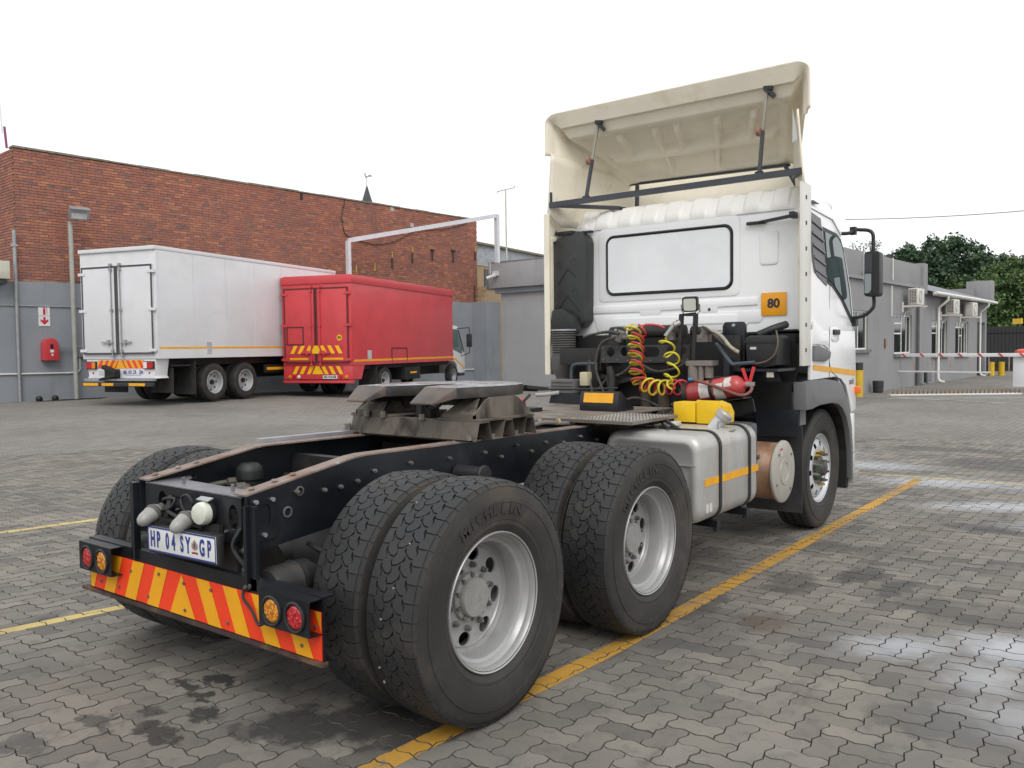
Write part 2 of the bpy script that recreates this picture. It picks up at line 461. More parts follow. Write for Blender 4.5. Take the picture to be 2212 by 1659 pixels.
def ground_material():
    m, nt, b = new_mat('yard_ground')
    P = coords(nt, True)
    c = mixc(nt, ramp(nt, nz(nt, P, 0.35, 6, 0.6), 0.3, 0.7), (0.170, 0.160, 0.144), (0.228, 0.216, 0.196))
    n2 = nz(nt, stretch(nt, P, (0.35, 1.0, 1)), 1.2, 8, 0.7)
    c = mixc(nt, ramp(nt, n2, 0.55, 0.74, 0, 0.55), c, (0.085, 0.083, 0.08))
    n5 = nz(nt, P, 2.6, 5, 0.6)
    c = mixc(nt, ramp(nt, n5, 0.66, 0.72, 0, 0.5), c, (0.075, 0.072, 0.07))
    # joints of the far pavers, too small there to be built
    mp = nt.nodes.new('ShaderNodeMapping'); mp.inputs['Rotation'].default_value = (0, 0, -PA)
    nt.links.new(P, mp.inputs['Vector'])
    br = nt.nodes.new('ShaderNodeTexBrick')
    nt.links.new(mp.outputs[0], br.inputs['Vector'])
    br.inputs['Color1'].default_value = (0.86, 0.86, 0.86, 1); br.inputs['Color2'].default_value = (1.14, 1.14, 1.14, 1)
    br.inputs['Mortar'].default_value = (0.48, 0.46, 0.44, 1); br.inputs['Scale'].default_value = 1.0
    br.inputs['Mortar Size'].default_value = 0.008; br.inputs['Brick Width'].default_value = 0.216; br.inputs['Row Height'].default_value = 0.108
    c = mixc(nt, 0.75, c, br.outputs['Color'], 'MULTIPLY')
    n3 = nz(nt, P, 90, 4, 0.6)
    c = mixc(nt, 0.25, c, mixc(nt, n3, (0, 0, 0), (1, 1, 1)), 'OVERLAY')
    n8 = nz(nt, P, 5.0, 7, 0.68)
    c = mixc(nt, ramp(nt, n8, 0.52, 0.68, 0, 0.35), c, (0.085, 0.080, 0.073))
    # soil in the joints under the laid pavers
    sx = nt.nodes.new('ShaderNodeVectorMath'); sx.operation = 'DISTANCE'
    nt.links.new(P, sx.inputs[0]); sx.inputs[1].default_value = (CAM.x, CAM.y, 0)
    near = ramp(nt, sx.outputs['Value'], PAVE_R-0.25, PAVE_R-0.15, 1, 0)
    c = mixc(nt, near, c, mixc(nt, n3, (0.05, 0.042, 0.034), (0.12, 0.10, 0.08)))
    nt.links.new(c, b.inputs['Base Color'])
    b.inputs['Roughness'].default_value = 0.85
    bump(nt, b, n3, 0.4, 0.006)
    return m

PAVE_R = 15.5
def build_ground():
    gm = ground_material()
    # one sheet out to the horizon, finer near the yard
    xs = sorted(set([-400, -250, -150, -90, -50, -30, -20] + [x*1.0 for x in range(-14, 52)] + [60, 75, 100, 150, 250, 400, 600]))
    ys = sorted(set([-500, -300, -150, -90, -50, -35, -25] + [y*1.0 for y in range(-18, 31)] + [36, 45, 60, 90, 150, 300, 500]))
    vs, fs = [], []
    for x in xs:
        for y in ys:
            d = math.hypot(x-CAM.x, y-CAM.y)
            k = min(1, max(0, (d-PAVE_R+0.6)/1.0))
            vs.append((x, y, gh(x, y)-0.012*(1-k)))
    n = len(ys)
    for i in range(len(xs)-1):
        for j in range(n-1): fs.append((i*n+j, (i+1)*n+j, (i+1)*n+j+1, i*n+j+1))
    g = struct('ground', MB().add(vs, fs), gm, recalc=False)
    pav = []
    N = int(PAVE_R/PC)+4
    ci = int((CAM.x)/PC); cj = int((CAM.y)/PC)
    for i in range(ci-40, ci+N+10):
        for j in range(cj-N//1-10, cj+N+60):
            k = (i-j) % 4
            if k == 0: cells = ((i, j), (i+1, j))
            elif k == 3: cells = ((i, j), (i, j+1))
            else: continue
            x, y = grid_to_world(i+(1 if k == 0 else .5), j+(.5 if k == 0 else 1))
            if math.hypot(x-CAM.x, y-CAM.y) > PAVE_R: continue
            zz = in_view(x, y)
            if zz is None: continue
            pav.append((zz, x, y, k, cells))
    pav.sort(key=lambda a: a[0])
    pm_ = paver_material()
    jm_ = pm('sandy_paver_edge', (0.085, 0.075, 0.064), 0.95, var=0.3, vscale=12)
    def joint_slots(me):
        for p in me.polygons: p.material_index = 0 if len(p.vertices) > 6 else 1
    base = {}
    for k, cells in ((0, ((0, 0), (1, 0))), (3, ((0, 0), (0, 1)))):
        o = outline(cells); cx, cy = (1, .5) if k == 0 else (.5, 1)
        o = [((p[0]-cx)*PC, (p[1]-cy)*PC) for p in o]
        base[k] = (inset(o, 0.0032), inset(o, 0.0009))
    def geo(k, x, y, tilt, dz, h):
        top, low = base[k]; n = len(top); v = []
        for ring, z in ((top, 0.0), (low, -0.010)):
            for p, q in ring: v.append((ca*p-sa*q+x, sa*p+ca*q+y, z+h+dz+tilt[0]*p+tilt[1]*q))
        f = [tuple(range(n))] + [(i, n+i, n+(i+1) % n, (i+1) % n) for i in range(n)]
        return v, f
    meshes = {}
    for k in (0, 3):
        v, f = geo(k, 0, 0, (0, 0), 0, 0)
        meshes[k] = meshof('paver', MB().add(v, f), [pm_, jm_], smooth=0, recalc=False); joint_slots(meshes[k])
    rest = MB(); tops = []
    cnt = 0
    for zz, x, y, k, cells in pav:
        t = (random.uniform(-.012, .012), random.uniform(-.012, .012)); dz = random.uniform(-.0016, .0016)
        h = gh(x, y) if zz > 9 else 0.0
        tops.append((k, x, y, t, dz, h))
        if cnt < 300 and zz > 1.9 and (in_view(x, y, margin=0.99) is not None):
            o = put('paver', meshes[k], g)
            o.location = (x, y, h+dz); o.rotation_euler = (t[1], -t[0], 0)
            cnt += 1
        else:
            rest.add(*geo(k, x, y, t, dz, h))
    o = part('paver', rest, [pm_, jm_], g, smooth=0, recalc=False); o['kind'] = 'stuff'; joint_slots(o.data)
    return g, tops, base

def clip(poly, a, b, c):
    """keep the side where a*x+b*y+c >= 0"""
    out = []
    for i in range(len(poly)):
        p, q = poly[i-1], poly[i]; dp, dq = a*p[0]+b*p[1]+c, a*q[0]+b*q[1]+c
        if (dp >= 0) != (dq >= 0):
            t = dp/(dp-dq); out.append((p[0]+(q[0]-p[0])*t, p[1]+(q[1]-p[1])*t))
        if dq >= 0: out.append(q)
    return out

def paint_mat(name, col, wear, under=(0.17, 0.16, 0.15)):
    m, nt, b = new_mat(name)
    P = coords(nt, True)
    n = nz(nt, P, 14, 8, 0.72); n2 = nz(nt, P, 1.3, 4, 0.6); n3 = nz(nt, P, 160, 3, 0.6)
    dusty = [x*0.62+0.03 for x in col]
    c = mixc(nt, ramp(nt, n2, 0.35, 0.7), col, dusty)
    c = mixc(nt, 0.25, c, mixc(nt, n3, (0, 0, 0), (1, 1, 1)), 'OVERLAY')
    f = ramp(nt, mth(nt, 'ADD', n, mth(nt, 'MULTIPLY', n2, 0.5)), 0.98-wear*0.5, 1.06-wear*0.5)
    c = mixc(nt, mth(nt, 'MULTIPLY', f, 0.85), c, under)
    nt.links.new(c, b.inputs['Base Color']); b.inputs['Roughness'].default_value = 0.75
    bump(nt, b, n3, 0.3, 0.003)
    return m

def painted_line(name, p0, p1, w, mat, tops, base):
    """paint lying on the paver tops between two points; beyond the pavers a thin strip on the ground"""
    d = Vector((p1[0]-p0[0], p1[1]-p0[1])); L = d.length; d.normalize(); nrm = Vector((-d.y, d.x))
    mb = MB()
    for k, x, y, t, dz, h in tops:
        s = (x-p0[0])*nrm.x+(y-p0[1])*nrm.y
        if abs(s) > w/2+0.16: continue
        al = (x-p0[0])*d.x+(y-p0[1])*d.y
        if al < -0.2 or al > L+0.2: continue
        poly = [(ca*p-sa*q+x, sa*p+ca*q+y) for p, q in base[k][0]]
        off = -(p0[0]*nrm.x+p0[1]*nrm.y)
        poly = clip(poly, nrm.x, nrm.y, off+w/2); poly = clip(poly, -nrm.x, -nrm.y, -off+w/2)
        o2 = -(p0[0]*d.x+p0[1]*d.y)
        poly = clip(poly, d.x, d.y, o2); poly = clip(poly, -d.x, -d.y, -o2+L)
        if len(poly) < 3: continue
        mb.add([(p, q, h+dz+t[0]*(ca*(p-x)+sa*(q-y))+t[1]*(-sa*(p-x)+ca*(q-y))+0.0012) for p, q in poly], [tuple(range(len(poly)))])
    steps = int(L/0.5)+1; prev = None
    for i in range(steps+1):
        s = min(L, i*0.5); q = Vector(p0)+d*s
        far = math.hypot(q.x-CAM.x, q.y-CAM.y) > PAVE_R+0.05
        cur = [(q.x+nrm.x*w/2*e, q.y+nrm.y*w/2*e) for e in (-1, 1)]
        cur = [(a, b_, gh(a, b_)+0.006) for a, b_ in cur]
        if far and prev is not None: mb.add(prev+cur, [(0, 2, 3, 1)])
        prev = cur if far else None
    return struct(name, mb, mat, smooth=0, recalc=False)

ground, TOPS, BASE = build_ground()
yel = paint_mat('yellow_line_paint', (0.50, 0.27, 0.035), 0.35)
yel_l = paint_mat('pale_yellow_line_paint', (0.56, 0.43, 0.16), 0.12)
wht = paint_mat('white_line_paint', (0.55, 0.54, 0.50), 0.5)
painted_line('yellow_bay_line', (-1.2, -1.065), (1.1, -1.185), 0.112, yel, TOPS, BASE)
painted_line('yellow_bay_line', (1.1, -1.185), (7.98, -1.24), 0.112, yel, TOPS, BASE)
painted_line('yellow_bay_line', (-1.6, 1.98), (0.6, 1.60), 0.10, yel_l, TOPS, BASE)
painted_line('yellow_bay_line', (-0.8, 4.98), (3.0, 4.38), 0.10, yel_l, TOPS, BASE)
painted_line('yellow_cross_line', (8.09, 0.4), (8.20, -3.2), 0.075, yel_l, TOPS, BASE)
painted_line('white_cross_line', (23.8, 4.6), (20.6, -3.4), 0.14, wht, TOPS, BASE)

# ------------------------------------------------------------------ common materials
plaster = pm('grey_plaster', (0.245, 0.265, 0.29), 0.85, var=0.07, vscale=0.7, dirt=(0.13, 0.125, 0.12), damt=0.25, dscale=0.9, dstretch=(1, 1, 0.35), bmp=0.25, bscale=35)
plaster2 = pm('office_plaster', (0.27, 0.265, 0.27), 0.85, var=0.06, vscale=0.6, dirt=(0.17, 0.16, 0.155), damt=0.3, dscale=0.8, dstretch=(1, 1, 0.4), bmp=0.25, bscale=35)
white_p = pm('white_paint', (0.74, 0.74, 0.75), 0.35, var=0.04, vscale=1.5, dirt=(0.48, 0.45, 0.40), damt=0.12, coat=0.2)
off_white = pm('off_white_frame', (0.72, 0.72, 0.68), 0.5, var=0.05)
galv = pm('galvanised_pipe', (0.33, 0.34, 0.35), 0.5, metal=0.4, var=0.12, vscale=4)
black_p = pm('black_plastic', (0.025, 0.026, 0.028), 0.5, var=0.3)
dark_gl = pm('dark_window_glass', (0.02, 0.022, 0.024), 0.08, var=0.4, vscale=1.5)
rubber = pm('tyre_rubber', (0.024, 0.023, 0.023), 0.78, var=0.2, vscale=5, dirt=(0.07, 0.062, 0.052), damt=0.4, dscale=5, bmp=0.2, bscale=120)
red_p = pm('red_paint', (0.58, 0.05, 0.06), 0.4, var=0.08, vscale=1.2, dirt=(0.36, 0.05, 0.05), damt=0.2, spots=(0.6, 0.35, 0.33), samt=0.03, coat=0.25)
yel_tape = pm('yellow_reflective_tape', (0.80, 0.38, 0.01), 0.35, var=0.08, vscale=8)
yel_sign = pm('yellow_sign_film', (0.85, 0.50, 0.01), 0.35, var=0.05)
red_tape = pm('red_reflective_tape', (0.72, 0.05, 0.02), 0.35, var=0.06)
red_lens = pm('red_lens', (0.45, 0.01, 0.015), 0.15, var=0.2, vscale=30)
amber_lens = pm('amber_lens', (0.75, 0.22, 0.01), 0.15, var=0.2, vscale=30)
ink = pm('black_lettering', (0.03, 0.03, 0.035), 0.6)
blue_ink = pm('blue_lettering', (0.03, 0.045, 0.22), 0.5)
under = pm('dark_chassis_paint', (0.010, 0.010, 0.010), 0.6, var=0.3, dirt=(0.035, 0.03, 0.025), damt=0.3, dscale=4)

# ------------------------------------------------------------------ brick building and yard wall
def brick_mat(name, cols, dark, mort=False):
    m, nt, b = new_mat(name)
    P = coords(nt, True)
    oi = nt.nodes.new('ShaderNodeObjectInfo').outputs['Random']
    ri = nt.nodes.new('ShaderNodeNewGeometry').outputs['Random Per Island']
    rnd = mth(nt, 'FRACT', mth(nt, 'ADD', oi, ri))
    cr = nt.nodes.new('ShaderNodeValToRGB'); nt.links.new(rnd, cr.inputs[0])
    e = cr.color_ramp.elements
    e[0].position, e[0].color = 0.0, (*cols[0], 1); e[1].position, e[1].color = 1.0, (*cols[-1], 1)
    for i, cc in enumerate(cols[1:-1]):
        q = e.new((i+1)/(len(cols)-1)); q.color = (*cc, 1)
    c = cr.outputs[0]
    n = nz(nt, P, 0.55, 6, 0.65)
    c = mixc(nt, ramp(nt, n, 0.46, 0.66, 0, 0.5), c, dark)
    n4 = nz(nt, stretch(nt, P, (1, 1, 0.6)), 2.2, 6, 0.7)
    c = mixc(nt, ramp(nt, n4, 0.60, 0.76, 0, 0.5), c, (0.15, 0.080, 0.065))
    n2 = nz(nt, P, 30, 6, 0.7)
    c = mixc(nt, ramp(nt, n2, 0.52, 0.7, 0, 0.4), c, (0.17, 0.10, 0.075))
    nt.links.new(c, b.inputs['Base Color']); b.inputs['Roughness'].default_value = 0.9
    bump(nt, b, n2, 0.5, 0.008)
    return m
bmat = brick_mat('old_red_brick', [(0.27, 0.108, 0.082), (0.38, 0.150, 0.098), (0.32, 0.125, 0.090), (0.47, 0.200, 0.110), (0.23, 0.100, 0.085), (0.39, 0.170, 0.118), (0.30, 0.118, 0.092), (0.35, 0.135, 0.088), (0.19, 0.11, 0.105)], (0.22, 0.112, 0.090))
ybmat = brick_mat('yellow_brick', [(0.42, 0.30, 0.17), (0.50, 0.37, 0.22), (0.36, 0.25, 0.15)], (0.34, 0.25, 0.16))
mortar = pm('lime_mortar', (0.20, 0.13, 0.095), 0.95, var=0.25, vscale=8, dirt=(0.10, 0.07, 0.055), damt=0.5, dscale=2)

VW = 23.0                                    # the yard wall's face, in yard coordinates
UB0, UB1, ZB0, ZB1 = 6.79, 26.32, 3.70, 7.52
def build_brick():
    t = thing('brick_building', 'tall windowless old red brick building rising above the grey yard wall', 'building', Y(15, VW+2, 0.2))
    core = MB(); brk0 = pm('rusty_iron', (0.05, 0.04, 0.035), 0.8, var=0.3)
    def ybox(mb, u0, u1, v0, v1, z0, z1):
        b = MB().box(u0, u1, v0, v1, z0, z1); b.v = [tuple(Y(*p)) for p in b.v]; mb.join(b)
    ybox(core, UB0+0.012, UB1-0.012, VW+0.012, VW+7, -0.6, ZB1-0.012)
    part('wall_core', core, mortar, t)
    cop = MB()
    u = UB0-0.03
    while u < UB1:
        L = random.uniform(0.7, 1.3); ybox(cop, u, min(UB1+.02, u+L-0.012), VW-0.035, VW+0.30, ZB1+random.uniform(-.004, .006), ZB1+0.055+random.uniform(-.012, .014)); u += L
    part('coping', cop, pm('mossy_coping', (0.24, 0.21, 0.17), 0.9, var=0.25, vscale=3, dirt=(0.10, 0.10, 0.06), damt=0.6, dscale=3), t)
    BL, BH, J, JV = 0.236, 0.0826, 0.016, 0.009
    bm1 = meshof('brick', MB().box(0, BL-JV, -0.0, 0.05, 0, BH-J), bmat, smooth=0)
    bmh = meshof('brick', MB().box(0, 0.113, -0.0, 0.05, 0, BH-J), bmat, smooth=0)
    rest = MB(); n = 0; rows = int((ZB1-ZB0+0.25)/BH)
    lst = []
    for r_ in range(rows):
        z = ZB1-BH*(r_+1)
        u = UB0 - (r_*0.118+random.uniform(-.03, .03)) % BL; hdr = False
        while u < UB1-0.05:
            L = 0.122 if random.random() < 0.05 else BL
            u0 = max(u, UB0); u1 = min(u+L-JV, UB1-random.choice((0, 0, 0.03, 0.06)))
            full = (u0 == u and abs(u1-(u+L-JV)) < 1e-6)
            if u1-u0 > 0.03: lst.append((u0, u1, z, full, L))
            u += L
    def dep(a): 
        p = Y(a[0], VW, a[2]); return in_view(p.x, p.y, p.z, 0.98) or 999
    lst.sort(key=dep)
    for u0, u1, z, full, L in lst:
        pr = random.uniform(-0.001, 0.005)
        if random.random() < 0.012: continue                # a brick fallen out
        if random.random() < 0.03: pr = -0.006
        z2 = z + random.uniform(-.002, .002)+0.012*math.sin(u0*0.6)
        vis = in_view(*Y(u0, VW, z2), 0.98)
        if n < 300 and full and vis:
            o = put('brick', bm1 if L > 0.2 else bmh, t); o.location = Y(u0, VW-pr, z2) - Vector(t.location); o.rotation_euler = (0, 0, TH); n += 1
        else:
            ybox(rest, u0, u1, VW-pr, VW+0.05, z2, z2+BH-J)
    # the return wall at the near corner, going away from the yard
    for r_ in range(rows):
        z = ZB1-BH*(r_+1); v = VW+0.03 + (0.116 if r_ % 2 else 0)
        while v < VW+6.5:
            ybox(rest, UB0-0.008+random.uniform(-.004, .004), UB0+0.04, v, v+BL-J, z, z+BH-J); v += BL
    o = part('brick', rest, bmat, t, smooth=0, recalc=False); o['kind'] = 'stuff'
    m = MB(); m.tube([Y(26.05, VW-0.07, 4.52), Y(26.03, VW-0.07, 3.33)], 0.03, 6); part('iron_rod', m, brk0, t)
    for (u, z) in ((21.12, 7.42), (22.23, 6.88)):
        m = MB(); ybox(m, u-.09, u+.09, VW-.02, VW+.02, z-.08, z+.08); part('wall_patch', m, pm('pale_patch', (.42, .40, .36), .9), t)
    m = MB(); ybox(m, 16.56, 16.68, VW-.012, VW+.02, 7.25, 7.52); part('dark_gap', m, pm('dark_gap', (.03, .025, .022), .9), t)  # narrow dark upright strip just below the coping
    # yellow face brick quoin at the far end
    q = MB(); z = 3.72
    while z < 4.45:
        for k in range(3): ybox(q, UB1-0.02, UB1+0.10, VW-0.03-0.0+k*0.0+(-0.42+k*0.23), VW-0.03+(-0.42+k*0.23)+0.215, z, z+0.072)
        z += 0.084
    qq = thing('yellow_brick_pier', 'short pale yellow brick pier at the far end of the red brick wall', 'brick pier', Y(UB1, VW, 0))
    part('brick', q, ybmat, qq, smooth=0)['kind'] = 'stuff'
    # iron brackets left on the wall
    brk = pm('rusty_iron', (0.05, 0.04, 0.035), 0.8, var=0.3); ybr = pm('faded_yellow_iron', (0.42, 0.31, 0.07), 0.8)
    def Pw(px_u, z): return px_u, z
    for (u, z0, z1, yl) in ((19.15, 4.68, 4.98, 1), (20.1, 4.8, 5.13, 1), (21.06, 4.96, 5.41, 2), (22.21, 5.28, 5.72, 2), (23.4, 5.44, 5.90, 0), (24.7, 5.45, 5.97, 0), (26.15, 5.67, 6.05, 2)):
        m = MB(); ybox(m, u-0.03, u+0.03, VW-0.05, VW-0.012, z0, z1)
        b_ = part('wall_bracket', m, brk if yl != 1 else ybr, t)
        if yl == 0: m2 = MB(); ybox(m2, u-0.12, u+0.12, VW-0.06, VW-0.013, z1-0.02, z1+0.06); part('bracket_head', m2, brk, b_)
        if yl == 2: m2 = MB(); ybox(m2, u-0.03, u+0.03, VW-0.052, VW-0.013, z1+0.005, z1+0.25); part('bracket_head', m2, ybr, b_)
    return t
build_brick()

def yb(mb, u0, u1, v0, v1, z0, z1):
    b = MB().box(u0, u1, v0, v1, z0, z1); b.v = [tuple(Y(*p)) for p in b.v]; mb.join(b); return mb

# grey rendered yard wall in front of the brickwork
t = thing('yard_wall', 'grey plastered boundary wall below the red brick building', 'wall', Y(15, VW-0.1, 0.1))
m = MB(); n = 46
for side in (0,):
    top = []; 
    for i in range(n+1):
        u = 3.0+(25.95-3.0+0.9)*i/n; top.append((u, 3.70+0.012*math.sin(i*2.3)+0.01*math.sin(i*5.1)))
    rings = []
    for u, z in top:
        rings.append([tuple(Y(u, VW-0.045, -0.6)), tuple(Y(u, VW-0.045, z)), tuple(Y(u, VW+0.0, z+0.01)), tuple(Y(u, VW+0.0, -0.6))])
    m.ring(rings)
part('plaster', m, plaster, t)
m = MB(); yb(m, 25.9, 26.85, VW-0.9, VW-0.05, -0.6, 3.72); part('end_pier', m, plaster, t, smooth=0)
m = MB(); m.tube([Y(3, VW-0.07, 2.995), Y(8.6, VW-0.07, 2.995), Y(16, VW-0.07, 3.0)], 0.016, 8); part('conduit', m, galv, t)
m = MB(); m.tube([Y(3, VW-0.08, 1.06), Y(8.12, VW-0.08, 1.02), Y(8.32, VW-0.08, 1.04), Y(8.38, VW-0.08, 1.12), Y(8.38, VW-0.08, 1.55)], 0.022, 8); part('water_pipe', m, off_white, t)
m = MB(); m.tube([Y(8.5, VW-0.08, 1.58), Y(24, VW-0.08, 1.60)], 0.018, 8); yb(m, 8.28, 8.52, VW-0.16, VW-0.05, 1.50, 1.68); part('service_pipe', m, galv, t)
m = MB(); yb(m, 23.0, 25.9, VW-0.10, VW-0.04, 0.62, 0.66); part('ledge_strip', m, white_p, t)

# vertical downpipe and floodlight pole
m = MB(); m.tube([Y(6.67, VW-0.12, 0.1), Y(6.67, VW-0.12, 5.15)], 0.047, 12); yb(m, 6.60, 6.74, VW-0.18, VW-0.05, 4.68, 4.74)
single('drain_pipe', m, galv, 'thin grey vertical pipe on the wall at the left edge', 'pipe')
fl = thing('floodlight', 'grey floodlight on a tall thin pole beside the white trailer', 'floodlight', Y(8.17, VW-0.3, 0.2))
m = MB(); m.tube([Y(8.17, VW-0.28, 0.1), Y(8.15, VW-0.28, 5.52)], 0.066, 14); part('pole', m, pm('grey_pole', (0.36, 0.36, 0.33), 0.6, var=0.1), fl)
m = MB(); yb(m, 7.75, 8.65, VW-0.24, VW-0.19, 1.80, 1.845); part('cross_bar', m, galv, fl)
q = Matrix.Translation(Y(8.30, VW-0.50, 5.78)) @ Matrix.Rotation(R(78), 4, 'Z')
def fb(*a): mm = MB().box(*a); mm.xf(q @ Matrix.Rotation(R(-24), 4, 'Y')); return mm
part('lamp_body', fb(-0.16, 0.05, -0.26, 0.26, -0.17, 0.17), galv, fl, bevel=0.012)
part('lamp_glass', fb(-0.172, -0.161, -0.21, 0.21, -0.14, 0.02), pm('lamp_glass', (0.62, 0.63, 0.60), 0.15), fl)
part('lamp_visor', fb(-0.30, -0.10, -0.27, 0.27, 0.172, 0.19), galv, fl)
part('bracket', fb(0.05, 0.16, -0.05, 0.05, -0.3, -0.02), galv, fl)

# fire sign pair, extinguisher cover
t = thing('fire_sign', 'white sign with red fire extinguisher symbol and down arrow on grey wall', 'sign', Y(7.42, VW-0.06, 2.4))
m = MB(); yb(m, 7.265, 7.58, VW-0.062, VW-0.046, 2.72, 3.01); part('panel', m, white_p, t)
m = MB(); yb(m, 7.265, 7.58, VW-0.062, VW-0.046, 2.415, 2.71); part('panel', m, white_p, t)
rs = pm('sign_red', (0.55, 0.03, 0.05), 0.4)
m = MB(); yf = lambda p, q, tt: tuple(Y(p, VW-0.064-tt, q))
m.prism([(7.39, 2.75), (7.455, 2.75), (7.455, 2.90), (7.44, 2.93), (7.44, 2.965), (7.405, 2.965), (7.405, 2.93), (7.39, 2.90)], .002, yf)
m.prism([(7.44, 2.955), (7.50, 2.955), (7.505, 2.78), (7.49, 2.78), (7.487, 2.94), (7.44, 2.94)], .002, yf)
m.prism([(7.36, 2.965), (7.41, 2.975), (7.41, 2.96), (7.36, 2.95)], .002, yf)
part('extinguisher_symbol', m, rs, t)
m = MB(); m.prism([(7.39, 2.68), (7.455, 2.68), (7.455, 2.58), (7.53, 2.62), (7.53, 2.56), (7.4225, 2.455), (7.315, 2.56), (7.315, 2.62), (7.39, 2.58)], .002, yf)
part('arrow_symbol', m, rs, t)
t = thing('extinguisher_cover', 'red arched extinguisher cover box hung on the grey wall', 'fire box', Y(7.5, VW-0.2, 1.4))
lp = [(7.28, 1.41), (7.72, 1.41), (7.70, 1.85)] + [(7.495+0.205*math.cos(a), 1.86+0.20*math.sin(a)) for a in [PI*i/10 for i in range(1, 10)]] + [(7.29, 1.85)]
m = MB(); m.prism(lp, 0.25, lambda p, q, tt: tuple(Y(p, VW-0.30+tt, q))); part('cover', m, red_p, t, bevel=0.02)
m = MB(); yb(m, 7.47, 7.55, VW-0.312, VW-0.303, 1.75, 1.88); part('window', m, dark_gl, t)
m = MB(); yb(m, 7.46, 7.56, VW-0.312, VW-0.303, 1.64, 1.72); part('label_sheet', m, white_p, t)
m = MB(); yb(m, 7.49, 7.54, VW-0.312, VW-0.303, 1.54, 1.60); part('label_sheet', m, white_p, t)
# drain cover and stones at the wall foot
m = MB(); zg = 0.27
vs = [Y(6.75, VW-0.75), Y(8.6, VW-0.9), Y(9.1, VW-0.25), Y(7.9, VW-0.15)]
m.add([(p.x, p.y, gh(p.x, p.y)+0.008) for p in vs], [(0, 1, 2, 3)])
m.add([(p.x, p.y, gh(p.x, p.y)+0.002) for p in vs], [(3, 2, 1, 0)])
single('drain_grate', m, under, 'flat dark steel drain plate at the foot of the wall', 'drain grate')
for i, (u, dv) in enumerate(((7.1, .35), (7.55, .32))):
    m = MB(); m.lathe([(0.001, 0.0), (0.085, 0.005), (0.10, 0.07), (0.07, 0.13), (0.001, 0.15)], 7, tuple(Y(u, VW-dv, gh(*Y(u, VW-dv)[:2]))), 'z')
    single('concrete_lump', m, under, ('left' if i == 0 else 'right')+' of two small dark lumps by the wall foot drain', 'concrete lump', 'lumps by the drain plate')
# air conditioner condenser at far left edge
t = thing('condenser_unit', 'cream condenser box on the wall at the left edge of the frame', 'air conditioner', Y(6.0, VW-0.5, 3.6))
m = MB(); yb(m, 5.45, 6.42, VW-0.45, VW-0.06, 3.72, 4.22); part('casing', m, pm('cream_casing', (0.50, 0.49, 0.40), 0.6), t, bevel=0.015)
m = MB(); yb(m, 5.5, 6.35, VW-0.42, VW-0.02, 3.58, 3.70); part('bracket', m, black_p, t)
# roof antenna at the near corner
t = thing('roof_mast', 'thin white whip antenna on a short mast above the brick corner', 'antenna', Y(6.9, VW+.4, 7.5))
m = MB(); m.tube([Y(6.66, VW+.15, 7.5), Y(6.62, VW+.15, 8.10)], 0.035, 8); part('mast', m, pm('maroon_mast', (0.25, 0.06, 0.14), 0.5), t)
m = MB(); m.tube([Y(6.56, VW+.15, 7.9), Y(6.45, VW+.15, 10.1)], [0.022, 0.010], 8); part('whip', m, white_p, t)

# loose cable hanging over the brick wall
pts = []
for a, b_, c_ in ((18.62, 7.48, 0), (18.62, 7.37, 0), (18.48, 6.9, 0), (18.51, 6.52, 0), (18.67, 6.14, 0), (19.46, 5.95, 0), (19.97, 5.88, 0), (20.5, 5.92, 0), (21.23, 6.11, 0), (22.17, 6.54, 0), (22.76, 6.71, 0), (24.28, 6.93, 0), (25.68, 7.33, 0)):
    pts.append(Y(a, VW-0.04, b_))
def smoothpts(p, k=5):
    out = []
    p = [Vector(q) for q in p]
    for i in range(len(p)-1):
        a, b_, c_, d = p[max(0, i-1)], p[i], p[i+1], p[min(len(p)-1, i+2)]
        for j in range(k):
            s = j/k
            out.append(0.5*((2*b_)+(-a+c_)*s+(2*a-5*b_+4*c_-d)*s*s+(-a+3*b_-3*c_+d)*s**3))
    out.append(p[-1]); return out
m = MB(); m.tube(smoothpts(pts), 0.017, 6); single('loose_cable', m, black_p, 'black cable sagging across the red brick wall', 'cable')

# steel gantry beam
t = thing('pipe_gantry', 'white square steel gantry frame standing above the red truck', 'gantry', Y(14.5, 20.5, 0.1))
A = Vector((19.6, 20.6, 0))
def at_(px, py, Z):
    """a point at a given distance, used while measuring"""
    d = _f + _r*((px-1106)/1818.79) - _u*((py-829.5)/1818.79); return CAM + d*Z
g0, g1 = at_(752, 520, 32.3), at_(1073, 466, 37.5)
gb1 = at_(1073, 572, 37.5)
gw = pm('white_gantry_steel', (0.62, 0.62, 0.66), 0.5, var=0.05, dirt=(0.45, 0.42, 0.4), damt=0.2)
m = MB(); m.bar((g0.x, g0.y, -0.1), (g0.x, g0.y, g0.z), 0.15, 0.15, up=(UX, UY, 0)); part('post', m, gw, t)
m = MB(); m.bar((g1.x, g1.y, 5.4), (g1.x, g1.y, g1.z+0.05), 0.17, 0.17, up=(UX, UY, 0)); part('post', m, gw, t)
m = MB(); m.bar(g0+Vector((0, 0, 0.01)), g1, 0.14, 0.17); part('beam', m, gw, t)

